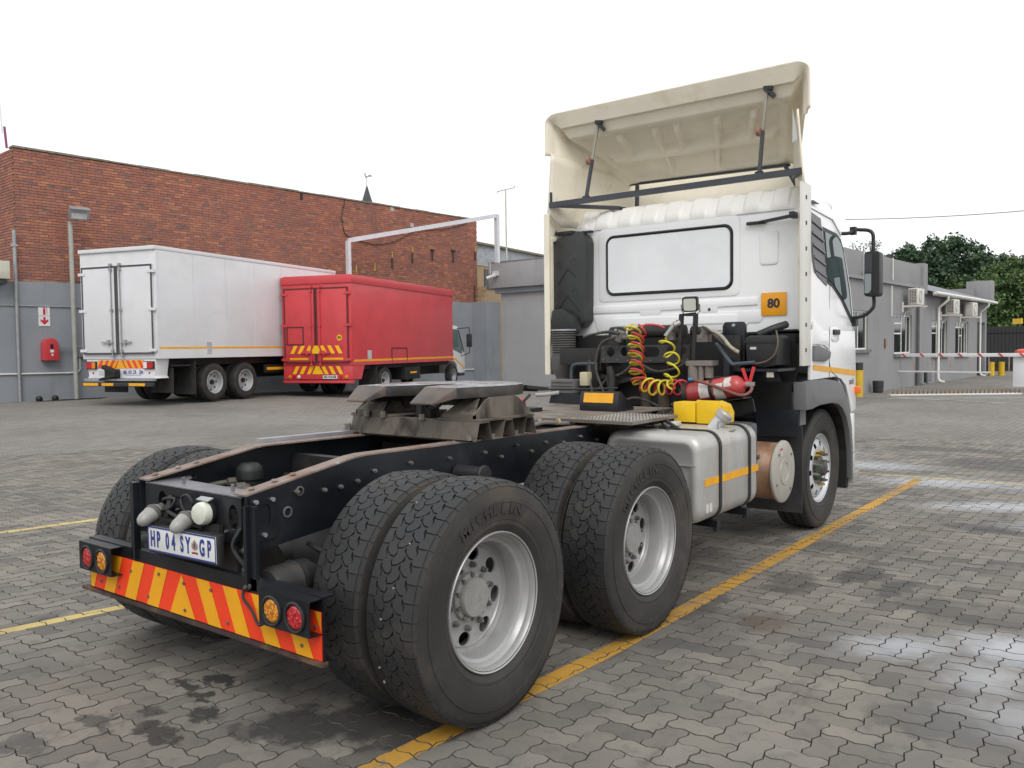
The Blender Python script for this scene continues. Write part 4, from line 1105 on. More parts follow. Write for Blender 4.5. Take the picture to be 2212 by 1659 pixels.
def doors(root, W, z0, z1, mat_, seal, xr, dz=0.0, handle_mat=None):
    """pair of rear doors with seals, lock rods and hinges at x = xr (facing -x)"""
    hm = handle_mat or mat_
    for s in (-1, 1):
        y0, y1 = s*0.012, s*(W/2-0.085)
        d = part('rear_door', MB().box(xr-0.045, xr, y0, y1, z0, z1), mat_, root, bevel=0.004)
        m = MB(); a, b_ = min(y0, y1), max(y0, y1)
        m.box(xr-0.052, xr-0.030, a-.0, a+0.045, z0, z1); m.box(xr-0.052, xr-0.030, b_-0.045, b_, z0, z1)
        m.box(xr-0.052, xr-0.030, a+.045, b_-.045, z0, z0+0.045); m.box(xr-0.052, xr-0.030, a+.045, b_-.045, z1-0.045, z1)
        part('door_seal', m, seal, d, smooth=0)
        m = MB().cyl((xr-0.075, s*0.15, z0-0.06), (xr-0.075, s*0.15, z1+0.05), 0.017, 10)
        for zz in (z0-0.05, z0+0.1, (z0+z1)/2, z1-0.1, z1+.03): m.box(xr-0.098, xr-0.046, s*0.15-0.04, s*0.15+0.04, zz-0.03, zz+0.03)
        part('lock_rod', m, hm, d)
        m = MB().bar((xr-0.10, s*0.12, z0+0.30), (xr-0.09, s*0.50, z0+0.31), 0.03, 0.035); m.box(xr-.11, xr-.05, s*.28-.03, s*.28+.03, z0+.24, z0+.37)
        part('door_handle', m, hm, d)
        for zz in (z0+0.10, z0+(z1-z0)*0.50, z1-0.18):
            part('hinge', MB().box(xr-0.065, xr-0.02, s*(W/2-0.22), s*(W/2+0.01), zz-0.035, zz+0.035), mat_, d)
    return

# white box truck, parked at an angle to the wall
A = Vector((8.6, 16.5, 0)); ya = R(16)
wt = thing('box_truck', 'long white box truck body with closed rear doors parked by the brick building', 'truck', (A.x-math.sin(ya)*1.27, A.y+math.cos(ya)*1.27, 0.255), ya, local=True)
WB, Z0, Z1, LB = 2.54, 1.19, 4.03, 8.05
trk_w = pm('white_box_panel', (0.66, 0.66, 0.68), 0.4, var=0.05, vscale=0.8, dirt=(0.50, 0.48, 0.45), damt=0.35, dscale=0.9, dstretch=(0.4, 1, 1), coat=0.1)
part('body', MB().box(0, LB, -WB/2, WB/2, Z0, Z1-0.10), trk_w, wt, bevel=0.01)
part('roof', MB().box(-0.05, LB, -WB/2-0.012, WB/2+0.012, Z1-0.098, Z1), trk_w, wt, bevel=0.012)
part('lower_rail', MB().box(0.005, LB, -WB/2-0.014, -WB/2-0.001, Z0, Z0+0.24), trk_w, wt)
m = MB(); 
for k in range(6): m.box(0.05+k*1.25, 0.062+k*1.25, -WB/2-0.006, -WB/2-.001, Z0+0.26, Z1-0.12)
part('panel_seam', m, trk_w, wt)
part('yellow_stripe', MB().box(0.05, LB, -WB/2-0.008, -WB/2-0.001, Z0+0.245, Z0+0.295), yel_tape, wt)
part('side_marker', MB().box(1.75, 1.92, -WB/2-0.020, -WB/2-0.001, Z0+0.10, Z0+0.42), pm('silver_tape', (.45, .42, .44), .4), wt)
doors(wt, WB, Z0+0.12, Z1-0.46, trk_w, pm('door_seal_rubber', (0.06, 0.06, 0.06), 0.7), -0.005, handle_mat=galv)
# rear apron, lamps, plate, tow gear, under-run bar
m = MB(); m.prism([(-1.17, Z0-0.005), (1.17, Z0-0.005), (1.10, Z0-0.44), (1.16, Z0-.50), (-1.16, Z0-.50), (-1.10, Z0-.44)], 0.45, YZ(0.02)); part('rear_apron', m, trk_w, wt, bevel=0.01)
chevrons(wt, 'chevron_board', 0.018, -0.78, 0.78, Z0-0.245, Z0-0.03, 8, yel_tape, red_tape)
for s in (-1, 1):
    l = part('tail_lamp', MB().box(-0.03, 0.018, s*0.80, s*1.14, Z0-0.26, Z0-0.06), black_p, wt, bevel=.005)
    part('lens', MB().box(-0.045, -0.031, s*0.82, s*0.93, Z0-0.24, Z0-0.08), off_white if s < 0 else amber_lens, l)
    part('lens', MB().box(-0.046, -0.031, s*0.935, s*1.12, Z0-0.24, Z0-0.08), red_lens, l)
    m = MB().lathe([(0.03, 0), (0.001, -0.012)], 12, (0.018, s*0.95, Z0-0.36), 'x'); part('reflector', m, red_lens, wt)
def plate(parent, s, x, y, z, w, h, ink_, ln='number_plate'):
    b_ = part(ln, MB().box(x-0.004, x, y-w/2, y+w/2, z-h/2, z+h/2), white_p, parent, bevel=0.001)
    text('lettering', s, h*0.86, frame((x-0.0055, y, z), (0, -1, 0), (0, 0, 1)), ink_, b_, sx=0.80, bold=0.004)
    m = MB(); 
    for a in ((y-w/2, y+w/2, z+h/2-.006, z+h/2), (y-w/2, y+w/2, z-h/2, z-h/2+.006), (y-w/2, y-w/2+.006, z-h/2+.006, z+h/2-.006), (y+w/2-.006, y+w/2, z-h/2+.006, z+h/2-.006)): m.box(x-0.006, x-0.0041, *a)
    part('plate_border', m, ink_, b_, smooth=0)
    return b_
plate(wt, 'BG HD ZR · ZN', 0.017, -0.42, Z0-0.345, 0.52, 0.14, blue_ink)
part('paper_label', MB().box(0.012, 0.017, 0.60, 0.76, Z0-0.42, Z0-0.29), pm('grey_sheet', (.5, .5, .53), .6), wt)
m = MB(); m.box(-0.12, 0.01, 0.02, 0.42, Z0-0.50, Z0-0.26); m.obox((-0.12, 0.2, Z0-0.28), (0.16, 0.5, 0.10), (0.35, 0, 0)); m.obox((-.15, .25, Z0-.47), (.12, .55, .06), (-.2, 0, 0)); part('tow_hitch', m, under, wt, bevel=0.01)
m = MB().box(-0.10, 0.04, -1.15, 1.15, Z0-0.56, Z0-0.505); part('bumper_bar', m, galv, wt)
ub = part('underrun_bar', MB().box(-0.14, -0.02, -1.16, 1.18, Z0-0.70, Z0-0.60), black_p, wt, bevel=0.01)
for a, b_ in ((0.62, 1.14), (0.10, 0.50), (-0.95, -0.42)): part('reflective_tape', MB().box(-0.146, -0.141, a, b_, Z0-0.685, Z0-0.615), yel_tape, ub)
part('chassis', MB().box(0.3, LB, -0.45, 0.45, 0.55, Z0-0.01).box(0.5, LB, -0.9, .9, Z0-.2, Z0-.011), under, wt)
part('mud_flap', MB().box(0.55, 0.58, -1.2, -0.45, 0.30, 0.95), rubber, wt)
part('mud_flap', MB().box(0.55, 0.58, 0.35, 1.15, 0.30, 0.95), rubber, wt)
part('mudguard', MB().box(0.5, 1.2, -1.22, -.4, 0.98, 1.02).box(.5, 1.2, .4, 1.2, .9, .94), under, wt)
part('mud_flap', MB().box(1.30, 1.33, -1.25, -0.55, 0.22, 1.12), rubber, wt)
for x_ in (2.10, 3.39):
    for s in (-1, 1): small_wheel(wt, x_, s*1.09, 0.515, 0.28, s)
part('side_reflector_bar', MB().box(4.4, 5.6, -1.2, -1.17, 0.78, 0.86), yel_tape, wt)
part('side_guard', MB().box(4.3, 7.2, -1.168, -1.12, 0.70, 0.94), under, wt)
part('cab', MB().box(LB+0.1, LB+1.9, -1.15, 1.15, 0.6, 2.9), white_p, wt, bevel=0.08)
small_wheel(wt, 6.8, -1.0, 0.5, 0.28, -1, dual=False)

# red box truck
A = Vector((14.15, 15.52, 0)); yb_ = R(18.66)
WR = 2.38
rt_ = thing('box_truck', 'red box truck with yellow chevrons and white cab parked in front of the white one', 'truck', (A.x-math.sin(yb_)*WR/2, A.y+math.cos(yb_)*WR/2, 0.16), yb_, local=True)
Z0, Z1, LB = 0.985, 3.68, 7.70
seal_b = pm('dark_red_seal', (0.10, 0.02, 0.022), 0.7)
part('body', MB().box(0, LB, -WR/2, WR/2, Z0, Z1-0.06), red_p, rt_, bevel=0.01)
part('roof', MB().box(0.02, LB-0.1, -WR/2+.03, WR/2-.03, Z1-0.058, Z1+0.01), red_p, rt_, bevel=0.012)
m = MB().box(-0.035, -0.002, -WR/2-0.03, WR/2+0.03, Z1-0.24, Z1-0.02).box(-0.001, LB+0.02, -WR/2-0.03, -WR/2-0.001, Z1-0.24, Z1-0.02); part('roof_rail', m, red_p, rt_, bevel=0.008)
part('lower_rail', MB().box(0.005, LB, -WR/2-0.014, -WR/2-0.001, Z0, Z0+0.10), red_p, rt_)
part('yellow_stripe', MB().box(0.12, LB-.05, -WR/2-0.012, -WR/2-0.001, Z0+0.105, Z0+0.165), yel_tape, rt_)
doors(rt_, WR, Z0+0.08, Z1-0.36, red_p, seal_b, -0.003)
m = MB()
for a in ((2.55, 3.70, -WR/2-0.012, Z0+0.02, Z0+.52),):
    x0, x1, yy, z0, z1 = a
    m.box(x0, x0+.035, yy-.004, yy+.01, z0, z1); m.box(x1-.035, x1, yy-.004, yy+.01, z0, z1); m.box(x0+.035, x1-.035, yy-.004, yy+.01, z1-.035, z1)
part('hatch_seal', m, seal_b, rt_, smooth=0)
m = MB()
for a in ((0.42, 1.02, Z0+0.62, Z0+1.18),):
    y0, y1, z0, z1 = a
    m.box(-.062, -.050, y0, y0+.035, z0, z1); m.box(-.062, -.050, y1-.035, y1, z0, z1); m.box(-.062, -.050, y0+.035, y1-.035, z0, z0+.035); m.box(-.062, -.050, y0+.035, y1-.035, z1-.035, z1)
part('hatch_seal', m, seal_b, rt_, smooth=0)
chevrons(rt_, 'chevron_board', -0.052, -0.90, 0.90, Z0+0.36, Z0+0.60, 7, yel_sign, rs)
chevrons(rt_, 'chevron_board', 0.012, -0.88, 0.88, Z0-0.26, Z0-0.02, 7, yel_sign, rs)
part('yellow_tape', MB().box(-.056, -.051, 0.28, 0.92, Z0+0.17, Z0+0.235), yel_tape, rt_); part('yellow_tape', MB().box(-.056, -.051, -0.92, -.24, Z0+0.17, Z0+0.235), yel_tape, rt_)
m = MB().lathe([(0.088, 0), (0.088, -0.003), (0.001, -0.0031)], 28, (-.0485, -0.80, Z0+0.83), 'x'); d80 = part('speed_disc', m, yel_sign, rt_)
text('lettering', '80', 0.12, frame((-0.054, -0.80, Z0+0.83), (0, -1, 0), (0, 0, 1)), ink, d80, bold=0.003)
m = MB(); m.prism([(-WR/2, Z0-0.003), (WR/2, Z0-0.003), (WR/2, Z0-.42), (-WR/2, Z0-.42)], 0.30, YZ(0.016)); part('rear_apron', m, red_p, rt_, bevel=0.006)
m = MB(); m.prism([(0.32, Z0-0.003), (0.75, Z0-0.003), (0.55, Z0-.42), (0.32, Z0-.42)], 0.03, XZ(-WR/2)); part('apron_side', m, red_p, rt_)
part('bumper', MB().box(0.0, 0.14, -WR/2, WR/2+.02, Z0-.53, Z0-.45), red_p, rt_, bevel=0.01)
plate(rt_, 'ND 474-028', 0.0135, -0.42, Z0-0.345, 0.50, 0.12, ink)
for s, q in ((1, ((0.98, amber_lens, .055), (0.82, red_lens, .05), (0.66, off_white, .055))), (-1, ((0.98, amber_lens, .06), (0.80, red_lens, .055)))):
    for y_, mm, r_ in q:
        m = MB().lathe([(r_, 0), (r_*.9, -.02), (.001, -.028)], 18, (0.016, s*y_, Z0-0.34), 'x'); part('tail_lamp', m, mm, rt_)
part('marker_sticker', MB().box(0.95, 1.20, -WR/2-0.006, -WR/2-.001, Z0+.17, Z0+.44), pm('silver_sticker', (.45, .45, .47), .4), rt_)
part('chassis', MB().box(0.3, LB+.4, -0.42, 0.42, 0.50, Z0-0.01).box(0.8, LB, -1.0, 1.0, Z0-.14, Z0-.011), under, rt_)
part('tool_box', MB().box(3.6, 4.8, -1.15, -.5, 0.42, 0.84), under, rt_, bevel=.01); part('marker_sticker', MB().box(4.0, 4.5, -1.156, -1.151, .62, .68), yel_tape, rt_)
part('mud_flap', MB().box(1.6, 1.63, -1.15, -.5, 0.25, 0.95), rubber, rt_)
for x_ in (2.30,):
    for s in (-1, 1): small_wheel(rt_, x_, s*0.98, 0.45, 0.24, s)
small_wheel(rt_, LB+0.35, -0.95, 0.42, 0.24, -1, rimmat=galv, dual=False); small_wheel(rt_, LB+0.35, 0.95, 0.42, 0.24, 1, dual=False)
# its small white cab
cw = pm('cab_white', (0.72, 0.72, 0.71), 0.3, var=0.03, coat=0.3)
prof = [(LB+0.12, 0.95), (LB+0.12, 2.26), (LB+0.25, 2.36), (LB+0.95, 2.33), (LB+1.10, 2.22), (LB+1.62, 1.42), (LB+1.70, 1.30), (LB+1.73, 0.50), (LB+1.18, .46), (LB+0.98, .50), (LB+.90, .78), (LB+.62, .93), (LB+0.30, .96)]
m = MB(); m.prism(prof, 1.96, XZ(-0.98)); part('cab', m, cw, rt_, bevel=0.04)
m = MB(); m.prism([(LB+0.20, 1.45), (LB+0.20, 2.20), (LB+0.95, 2.20), (LB+1.48, 1.38), (LB+1.38, 1.22), (LB+.55, 1.40)], 0.006, XZ(-0.987)); w_ = part('side_window', m, pm('cab_glass', (0.10, 0.15, 0.15), 0.1), rt_)
m = MB().bar((LB+1.02, -.99, 2.18), (LB+1.60, -.99, 1.30), .012, .06); part('window_pillar', m, black_p, w_)
m = MB(); m.prism([(LB+.12, 1.06), (LB+0.75, 1.06), (LB+1.62, 0.70), (LB+1.62, 0.64), (LB+0.72, 1.0), (LB+.12, 1.0)], 0.004, XZ(-0.986)); part('yellow_stripe', m, yel_tape, rt_)
part('door_handle', MB().box(LB+.25, LB+.48, -1.0, -.982, 1.18, 1.26), black_p, rt_)
part('marker_lamp', MB().box(LB+1.55, LB+1.63, -1.0, -.983, .66, .72), amber_lens, rt_)
part('step', MB().box(LB+1.0, LB+1.6, -1.0, -.6, .36, .46), black_p, rt_)
m = MB().tube(smoothpts([(LB+.9, -.98, 2.22), (LB+1.3, -1.25, 2.26), (LB+1.42, -1.30, 2.2), (LB+1.42, -1.30, 1.35), (LB+1.38, -1.24, 1.24), (LB+1.3, -.98, 1.15)]), 0.018, 8); mi = part('mirror_arm', m, black_p, rt_)
part('mirror', MB().box(LB+1.38, LB+1.48, -1.40, -1.18, 1.50, 2.02), black_p, mi, bevel=0.03)

# ------------------------------------------------------------------ the tractor unit
tt = thing('truck_tractor', 'big white and black two rear axle truck tractor seen from its right rear corner', 'truck', (2, 0, 0))
cabw = pm('cab_white_paint', (0.86, 0.865, 0.87), 0.28, var=0.03, vscale=1.0, dirt=(0.52, 0.47, 0.38), damt=0.14, dscale=1.6, dstretch=(1, 1, 0.4), coat=0.35)
cream = pm('aged_cream_fibreglass', (0.86, 0.80, 0.66), 0.50, var=0.05, vscale=2.5, dirt=(0.58, 0.43, 0.25), damt=0.30, dscale=4.5, dstretch=(1, .5, 0.8), bmp=0.10, bscale=40)
blackm = pm('black_frame_paint', (0.009, 0.011, 0.015), 0.34, var=0.3, vscale=3, dirt=(0.040, 0.036, 0.032), damt=0.3, dscale=3, bmp=0.12, bscale=60)
blackd = pm('dusty_black', (0.017, 0.016, 0.016), 0.6, var=0.3, vscale=4, dirt=(0.065, 0.053, 0.042), damt=0.42, dscale=5, bmp=0.15, bscale=60)
plasb = pm('black_moulded_plastic', (0.016, 0.017, 0.018), 0.5, var=0.15, vscale=6, dirt=(0.045, 0.042, 0.04), damt=0.3, dscale=3, bmp=0.25, bscale=150)
greyp = pm('grey_fender_plastic', (0.15, 0.152, 0.158), 0.55, var=0.08, vscale=2, dirt=(0.10, 0.09, 0.08), damt=0.3, bmp=0.15, bscale=200)
rusty = pm('rusty_flange', (0.22, 0.17, 0.145), 0.6, var=0.2, vscale=9, dirt=(0.20, 0.10, 0.055), damt=0.5, dscale=7, spots=(0.50, 0.50, 0.52), samt=0.55, sscale=26, bmp=0.3)
silverm = pm('silver_worn_metal', (0.42, 0.42, 0.45), 0.42, metal=0.55, var=0.15, vscale=6, dirt=(0.16, 0.14, 0.12), damt=0.35, dscale=5, bmp=0.15)
tanp = pm('dusty_tan_steel', (0.135, 0.115, 0.093), 0.75, var=0.22, vscale=4, dirt=(0.035, 0.028, 0.023), damt=0.62, dscale=4, dstretch=(1.6, 1.6, .6), bmp=0.2)
boltm = pm('bolt_steel', (0.20, 0.19, 0.175), 0.5, metal=0.6, var=0.3, vscale=20)
alum = pm('brushed_tank_aluminium', (0.50, 0.49, 0.47), 0.42, metal=0.45, var=0.10, vscale=1.5, dirt=(0.30, 0.26, 0.20), damt=0.42, dscale=2.2, dstretch=(1, 1, 0.25), bmp=0.1, bscale=40)
copper = pm('heat_browned_steel', (0.33, 0.18, 0.11), 0.5, metal=0.35, var=0.3, vscale=4, dirt=(0.42, 0.36, 0.28), damt=0.6, dscale=4, spots=(0.10, 0.07, 0.05), samt=0.35, sscale=16)
capm = pm('silencer_cap', (0.42, 0.40, 0.36), 0.55, metal=0.2, var=0.08, vscale=4, dirt=(0.30, 0.26, 0.2), damt=0.3)
rimm = pm('silver_wheel_paint', (0.38, 0.38, 0.378), 0.38, metal=0.35, var=0.08, vscale=3, dirt=(0.22, 0.19, 0.16), damt=0.35, dscale=5)
rimw = pm('bright_wheel_paint', (0.60, 0.61, 0.63), 0.38, metal=0.2, var=0.08, vscale=3, dirt=(0.25, 0.21, 0.17), damt=0.3, dscale=6)
brass = pm('brass_nut', (0.45, 0.30, 0.07), 0.4, metal=0.6, var=0.2, vscale=30)

# ---- tyres
RT, TW = 0.527, 0.298
def make_tyre(steer=False):
    m = MB(); w2 = TW/2; rb = RT-0.013
    prof = [(0.300, 0.112), (0.310, 0.122), (0.335, 0.137), (0.352, 0.1385), (0.354, 0.1405), (0.395, 0.1485), (0.43, 0.1490), (0.431, 0.1515), (0.452, 0.1505), (0.453, 0.1465), (0.478, 0.1425), (0.496, 0.1370), (0.5075, 0.130)]
    full = prof + [(rb, 0.118), (rb+.001, 0.0), (rb, -0.118)] + [(a, -b_) for a, b_ in reversed(prof)]
    m.lathe(full, 144, (0, 0, 0), 'y')
    sw = MB()
    NB = 46; cols = 5 if not steer else 4
    tw = 0.128
    edges = [-tw, -0.077, -0.026, 0.026, 0.077, tw] if not steer else [-tw, -0.066, 0, .066, tw]
    g = 0.0026 if not steer else 0.005
    def P(y, a, r): return (r*math.cos(a), y, r*math.sin(a))
    da = 2*PI/NB
    crown = lambda y: RT-0.010*(abs(y)/tw)**2.6
    for ci in range(len(edges)-1):
        y0, y1 = edges[ci], edges[ci+1]
        first, last = ci == 0, ci == len(edges)-2
        amp0 = 0 if first else 0.0075; amp1 = 0 if last else 0.0075
        ph = 0.5 if ci % 2 else 0.0
        if steer:
            amp0 *= .3; amp1 *= .3
        for k in range(NB if not steer else 48):
            dd_ = da if not steer else 2*PI/48
            a0 = (k+ph)*dd_; gap = (0.0030/RT) if not steer else 0.0
            # zigzag long edges: s in 0..1 along the block, same wave for both neighbours of a groove
            def wav(edge_i, s): 
                if edge_i in (0, len(edges)-1): return 0
                x = (a0+s*dd_)/dd_*1.0
                return 0.0078*math.sin(2*PI*x+edge_i*PI) * (0.35 if steer else 1)
            S = [0.0, 0.18, 0.36, 0.5, 0.68, 0.84, 1.0]
            slant = (0.16 if (ci % 2 == 0) else -0.16) if not (first or last) else 0.0
            left = [(y0+wav(ci, s)+g, a0+gap+s*(dd_-2*gap)) for s in S]
            right = [(y1+wav(ci+1, s)-g, a0+gap+s*(dd_-2*gap)) for s in reversed(S)]
            if not (first or last) and not steer:
                # fish-scale cross cuts: the two ends bulge the same way round
                def bulge(y): t_ = (y-(y0+y1)/2)/((y1-y0)/2); return (1-t_*t_)*0.13*dd_ + t_*slant*dd_
                ye = [y1+wav(ci+1, 1)-g, (y0+y1)/2, y0+wav(ci, 1)+g]
                left = [(y, a+bulge(y)) for y, a in left]; right = [(y, a+bulge(y)) for y, a in right]
                top_mid = ((y0+y1)/2, a0+gap+(dd_-2*gap)+bulge((y0+y1)/2)); bot_mid = ((y0+y1)/2, a0+gap+bulge((y0+y1)/2))
                loop = left+[top_mid]+right+[bot_mid]
            else: loop = left+right
            n = len(loop); v = []
            for rr_, ins in ((0.0, 1), (-0.0135, 0)):
                for y, a in loop:
                    v.append(P(y, a, crown(y)+rr_))
            m.add(v, [tuple(range(n))]+[(i, n+i, n+(i+1) % n, (i+1) % n) for i in range(n)])
            if (first or last) and not steer:
                # shoulder lug running down the side
                ys = -1 if first else 1; yo = tw*ys
                v = []
                for a in (a0+gap*1.6, a0+dd_-gap*1.6):
                    for y, r_ in ((yo, crown(yo)), (yo+ys*.006, RT-0.020), (yo+ys*.0115, 0.500), (yo+ys*.004, 0.498), (yo-ys*.004, RT-0.022)):
                        v.append(P(y, a, r_))
                m.add(v, [(0, 1, 6, 5), (1, 2, 7, 6), (0, 4, 3, 2, 1), (5, 6, 7, 8, 9)])
    return m
tyre_m = pm('drive_tyre_rubber', (0.021, 0.0215, 0.023), 0.60, var=0.2, vscale=4, dirt=(0.075, 0.063, 0.050), damt=0.40, dscale=4, bmp=0.25, bscale=90)
side_m = tyre_m
side_m = pm('dusty_tyre_sidewall', (0.030, 0.028, 0.026), 0.66, var=0.25, vscale=3, dirt=(0.080, 0.066, 0.052), damt=0.52, dscale=3.2, bmp=0.2, bscale=70)
groove_m = pm('dusty_tread_groove', (0.030, 0.024, 0.019), 0.8, var=0.2, vscale=5, dirt=(0.07, 0.055, 0.04), damt=0.5)
def tyre_slots(me):
    for p in me.polygons:
        r_ = math.hypot(p.center.x, p.center.z); p.material_index = 1 if (r_ < 0.507 and abs(p.center.y) > .1) else (2 if r_ < RT-0.0117 and abs(p.center.y) < .119 else 0)
    return me
TYRE = tyre_slots(meshof('tyre', make_tyre(), [tyre_m, side_m, groove_m], smooth=24, recalc=True))
STEER = tyre_slots(meshof('tyre', make_tyre(True), [tyre_m, side_m, groove_m], smooth=24, recalc=True))

def disc_with_holes(r0, r1, hr, nh, holer, y, t, ph=0.0, ovl=1.25):
    holes = [circ(0, 0, r0, 40)]
    for k in range(nh):
        a = ph+2*PI*k/nh
        pts = []
        for i in range(16):
            b_ = 2*PI*i/16; dr, dt = holer*math.cos(b_), holer*ovl*math.sin(b_)
            pts.append((math.cos(a)*(hr+dr)-math.sin(a)*dt, math.sin(a)*(hr+dr)+math.cos(a)*dt))
        holes.append(pts)
    m = MB(); m.plate(circ(0, 0, r1, 64), holes, t, XZ(y)); return m

# rear wheel in its own frame, outer face towards -y; rim lip at y=-0.125
def rear_wheel_parts():
    L = -0.128
    rim = MB().lathe([(0.293, L+.004), (0.299, L), (0.3025, L+0.004), (0.3025, L+.014), (0.296, L+0.017), (0.290, L+0.006), (0.2825, L+0.018), (0.2800, L+0.036), (0.272, L+0.046), (0.266, L+0.060), (0.252, L+0.066),
                  (0.2455, L+0.085), (0.2440, L+0.150), (0.2480, L+0.185), (0.2470, L+0.25), (0.262, L+.26), (.29, L+.26), (.29, L+.03), (.293, L+.02)], 96, (0, 0, 0), 'y')
    y0 = L+0.158
    dsk = disc_with_holes(0.105, 0.238, 0.186, 8, 0.031, y0, 0.010, PI/8+0.2)
    dsk.lathe([(.222, y0), (.219, y0-.007), (.215, y0)], 64, (0, 0, 0), 'y'); dsk.lathe([(0.2480, y0-0.03), (0.2440, y0-0.012), (0.2375, y0-0.0005), (.2372, y0+.010), (0.246, y0+.004)], 64, (0, 0, 0), 'y')
    hub = MB().lathe([(0.108, y0+0.005), (0.108, y0-0.014), (0.104, y0-0.020), (0.088, y0-0.022), (0.0865, y0-0.040), (0.082, y0-0.047), (0.001, y0-0.049)], 48, (0, 0, 0), 'y')
    nuts = MB()
    for k in range(10):
        a = 2*PI*k/10+.15; c_ = (0.098*math.cos(a), y0-0.030, 0.098*math.sin(a)); nuts.tube([c_, (c_[0], c_[1]+0.03, c_[2])], 0.0105, 6)
    studs = MB()
    for k in range(10):
        a = 2*PI*k/10; c_ = (0.138*math.cos(a), 0, 0.138*math.sin(a))
        studs.tube([(c_[0], y0-0.018, c_[2]), (c_[0], y0, c_[2])], 0.0145, 6); studs.tube([(c_[0], y0-0.028, c_[2]), (c_[0], y0-.017, c_[2])], 0.008, 8)
    back = MB().lathe([(0.20, y0+0.05), (0.21, y0+0.2), (0.001, y0+0.2)], 40, (0, 0, 0), 'y')
    valve = MB().tube([(0.17, y0-.01, 0.17), (0.19, y0-.05, 0.185), (0.215, L+.05, .10+.09)], 0.004, 6)
    return rim, dsk, hub, nuts, studs, back, valve
rim_, dsk_, hub_, nuts_, studs_, back_, valve_ = rear_wheel_parts()
M_rim = meshof('rim', rim_, rimm, 30); M_dsk = meshof('wheel_disc', dsk_, rimm, 30); M_hub = meshof('hub_cap', hub_, pm('hub_grey', (0.27, 0.265, 0.255), 0.6, var=0.12, vscale=9, dirt=(.14, .12, .10), damt=.4, dscale=9), 30)
M_nuts = meshof('wheel_nut', nuts_, boltm, 30); M_studs = meshof('wheel_nut', studs_, boltm, 30); M_back = meshof('brake_drum', back_, under, 30); M_valve = meshof('valve_stem', valve_, boltm, 30)
def rear_axle_wheels(ax, zc=0.523):
    for s in (-1, 1):
        for k, yc in enumerate((1.103, 0.770)):
            if s < 0 and k == 0:
                w = put('wheel', M_rim, tt); parts_ = [('tyre', TYRE), ('wheel_disc', M_dsk), ('hub_cap', M_hub), ('hub_nut', M_nuts), ('wheel_nut', M_studs), ('brake_drum', M_back), ('valve_stem', M_valve)]
            elif s > 0 and k == 0:
                w = put('wheel', M_rim, tt); parts_ = [('tyre', TYRE), ('wheel_disc', M_dsk), ('hub_cap', M_hub)]
            else:
                w = put('wheel', M_rim, tt); parts_ = [('tyre', TYRE)]
            w.location = Vector((ax, s*yc, zc))-tt.location
            w.rotation_euler = (0, random.uniform(0, 6.28), 0 if s < 0 else PI)
            for n_, me in parts_:
                c_ = put(n_, me, w)
                if n_ in ('hub_nut', 'wheel_nut'): c_['kind'] = 'stuff'
                if n_ == 'tyre': c_.rotation_euler = (0, random.uniform(0, 6), 0)
rear_axle_wheels(0.0); rear_axle_wheels(1.393)
# moulded lettering and wear on the outer sidewalls
let = pm('moulded_lettering', (0.030, 0.028, 0.026), 0.55, var=0.2, vscale=20)
def arc_text(s, r, ac, size, cx, y, z, parent, step, name='tyre_lettering'):
    n = len(s)
    for i, ch in enumerate(s):
        if ch == ' ': continue
        a = ac-(i-(n-1)/2)*step
        o = Vector((cx+r*math.cos(a), y, z+r*math.sin(a)))
        text(name, ch, size, frame(o, (math.sin(a), 0, -math.cos(a)), (math.cos(a), 0, math.sin(a))), let, parent, ext=0.0012, bold=0.0035, sx=1.2)
arc_text('MICHELIN', 0.408, R(97), 0.070, 0.0, -1.103-0.1512, 0.523, tt, 0.130)
arc_text('MICHELIN', 0.408, R(116), 0.070, 1.393, -1.103-0.1512, 0.523, tt, 0.130)
# small stones stuck in the treads
m = MB()
rng = random.Random(3)
for k in range(7):
    a = R(rng.uniform(120, 215)); y = -1.103+rng.choice((-.077, -.026, .026, .077))+rng.uniform(-.01, .01); c_ = Vector((RT*math.cos(a), y, 0.523+RT*math.sin(a)))
    m.obox(c_, (0.007, 0.008, 0.006), (rng.random(), rng.random(), rng.random()))
part('tread_stone', m, pm('pale_stone', (0.26, 0.24, 0.20), 0.9), tt)

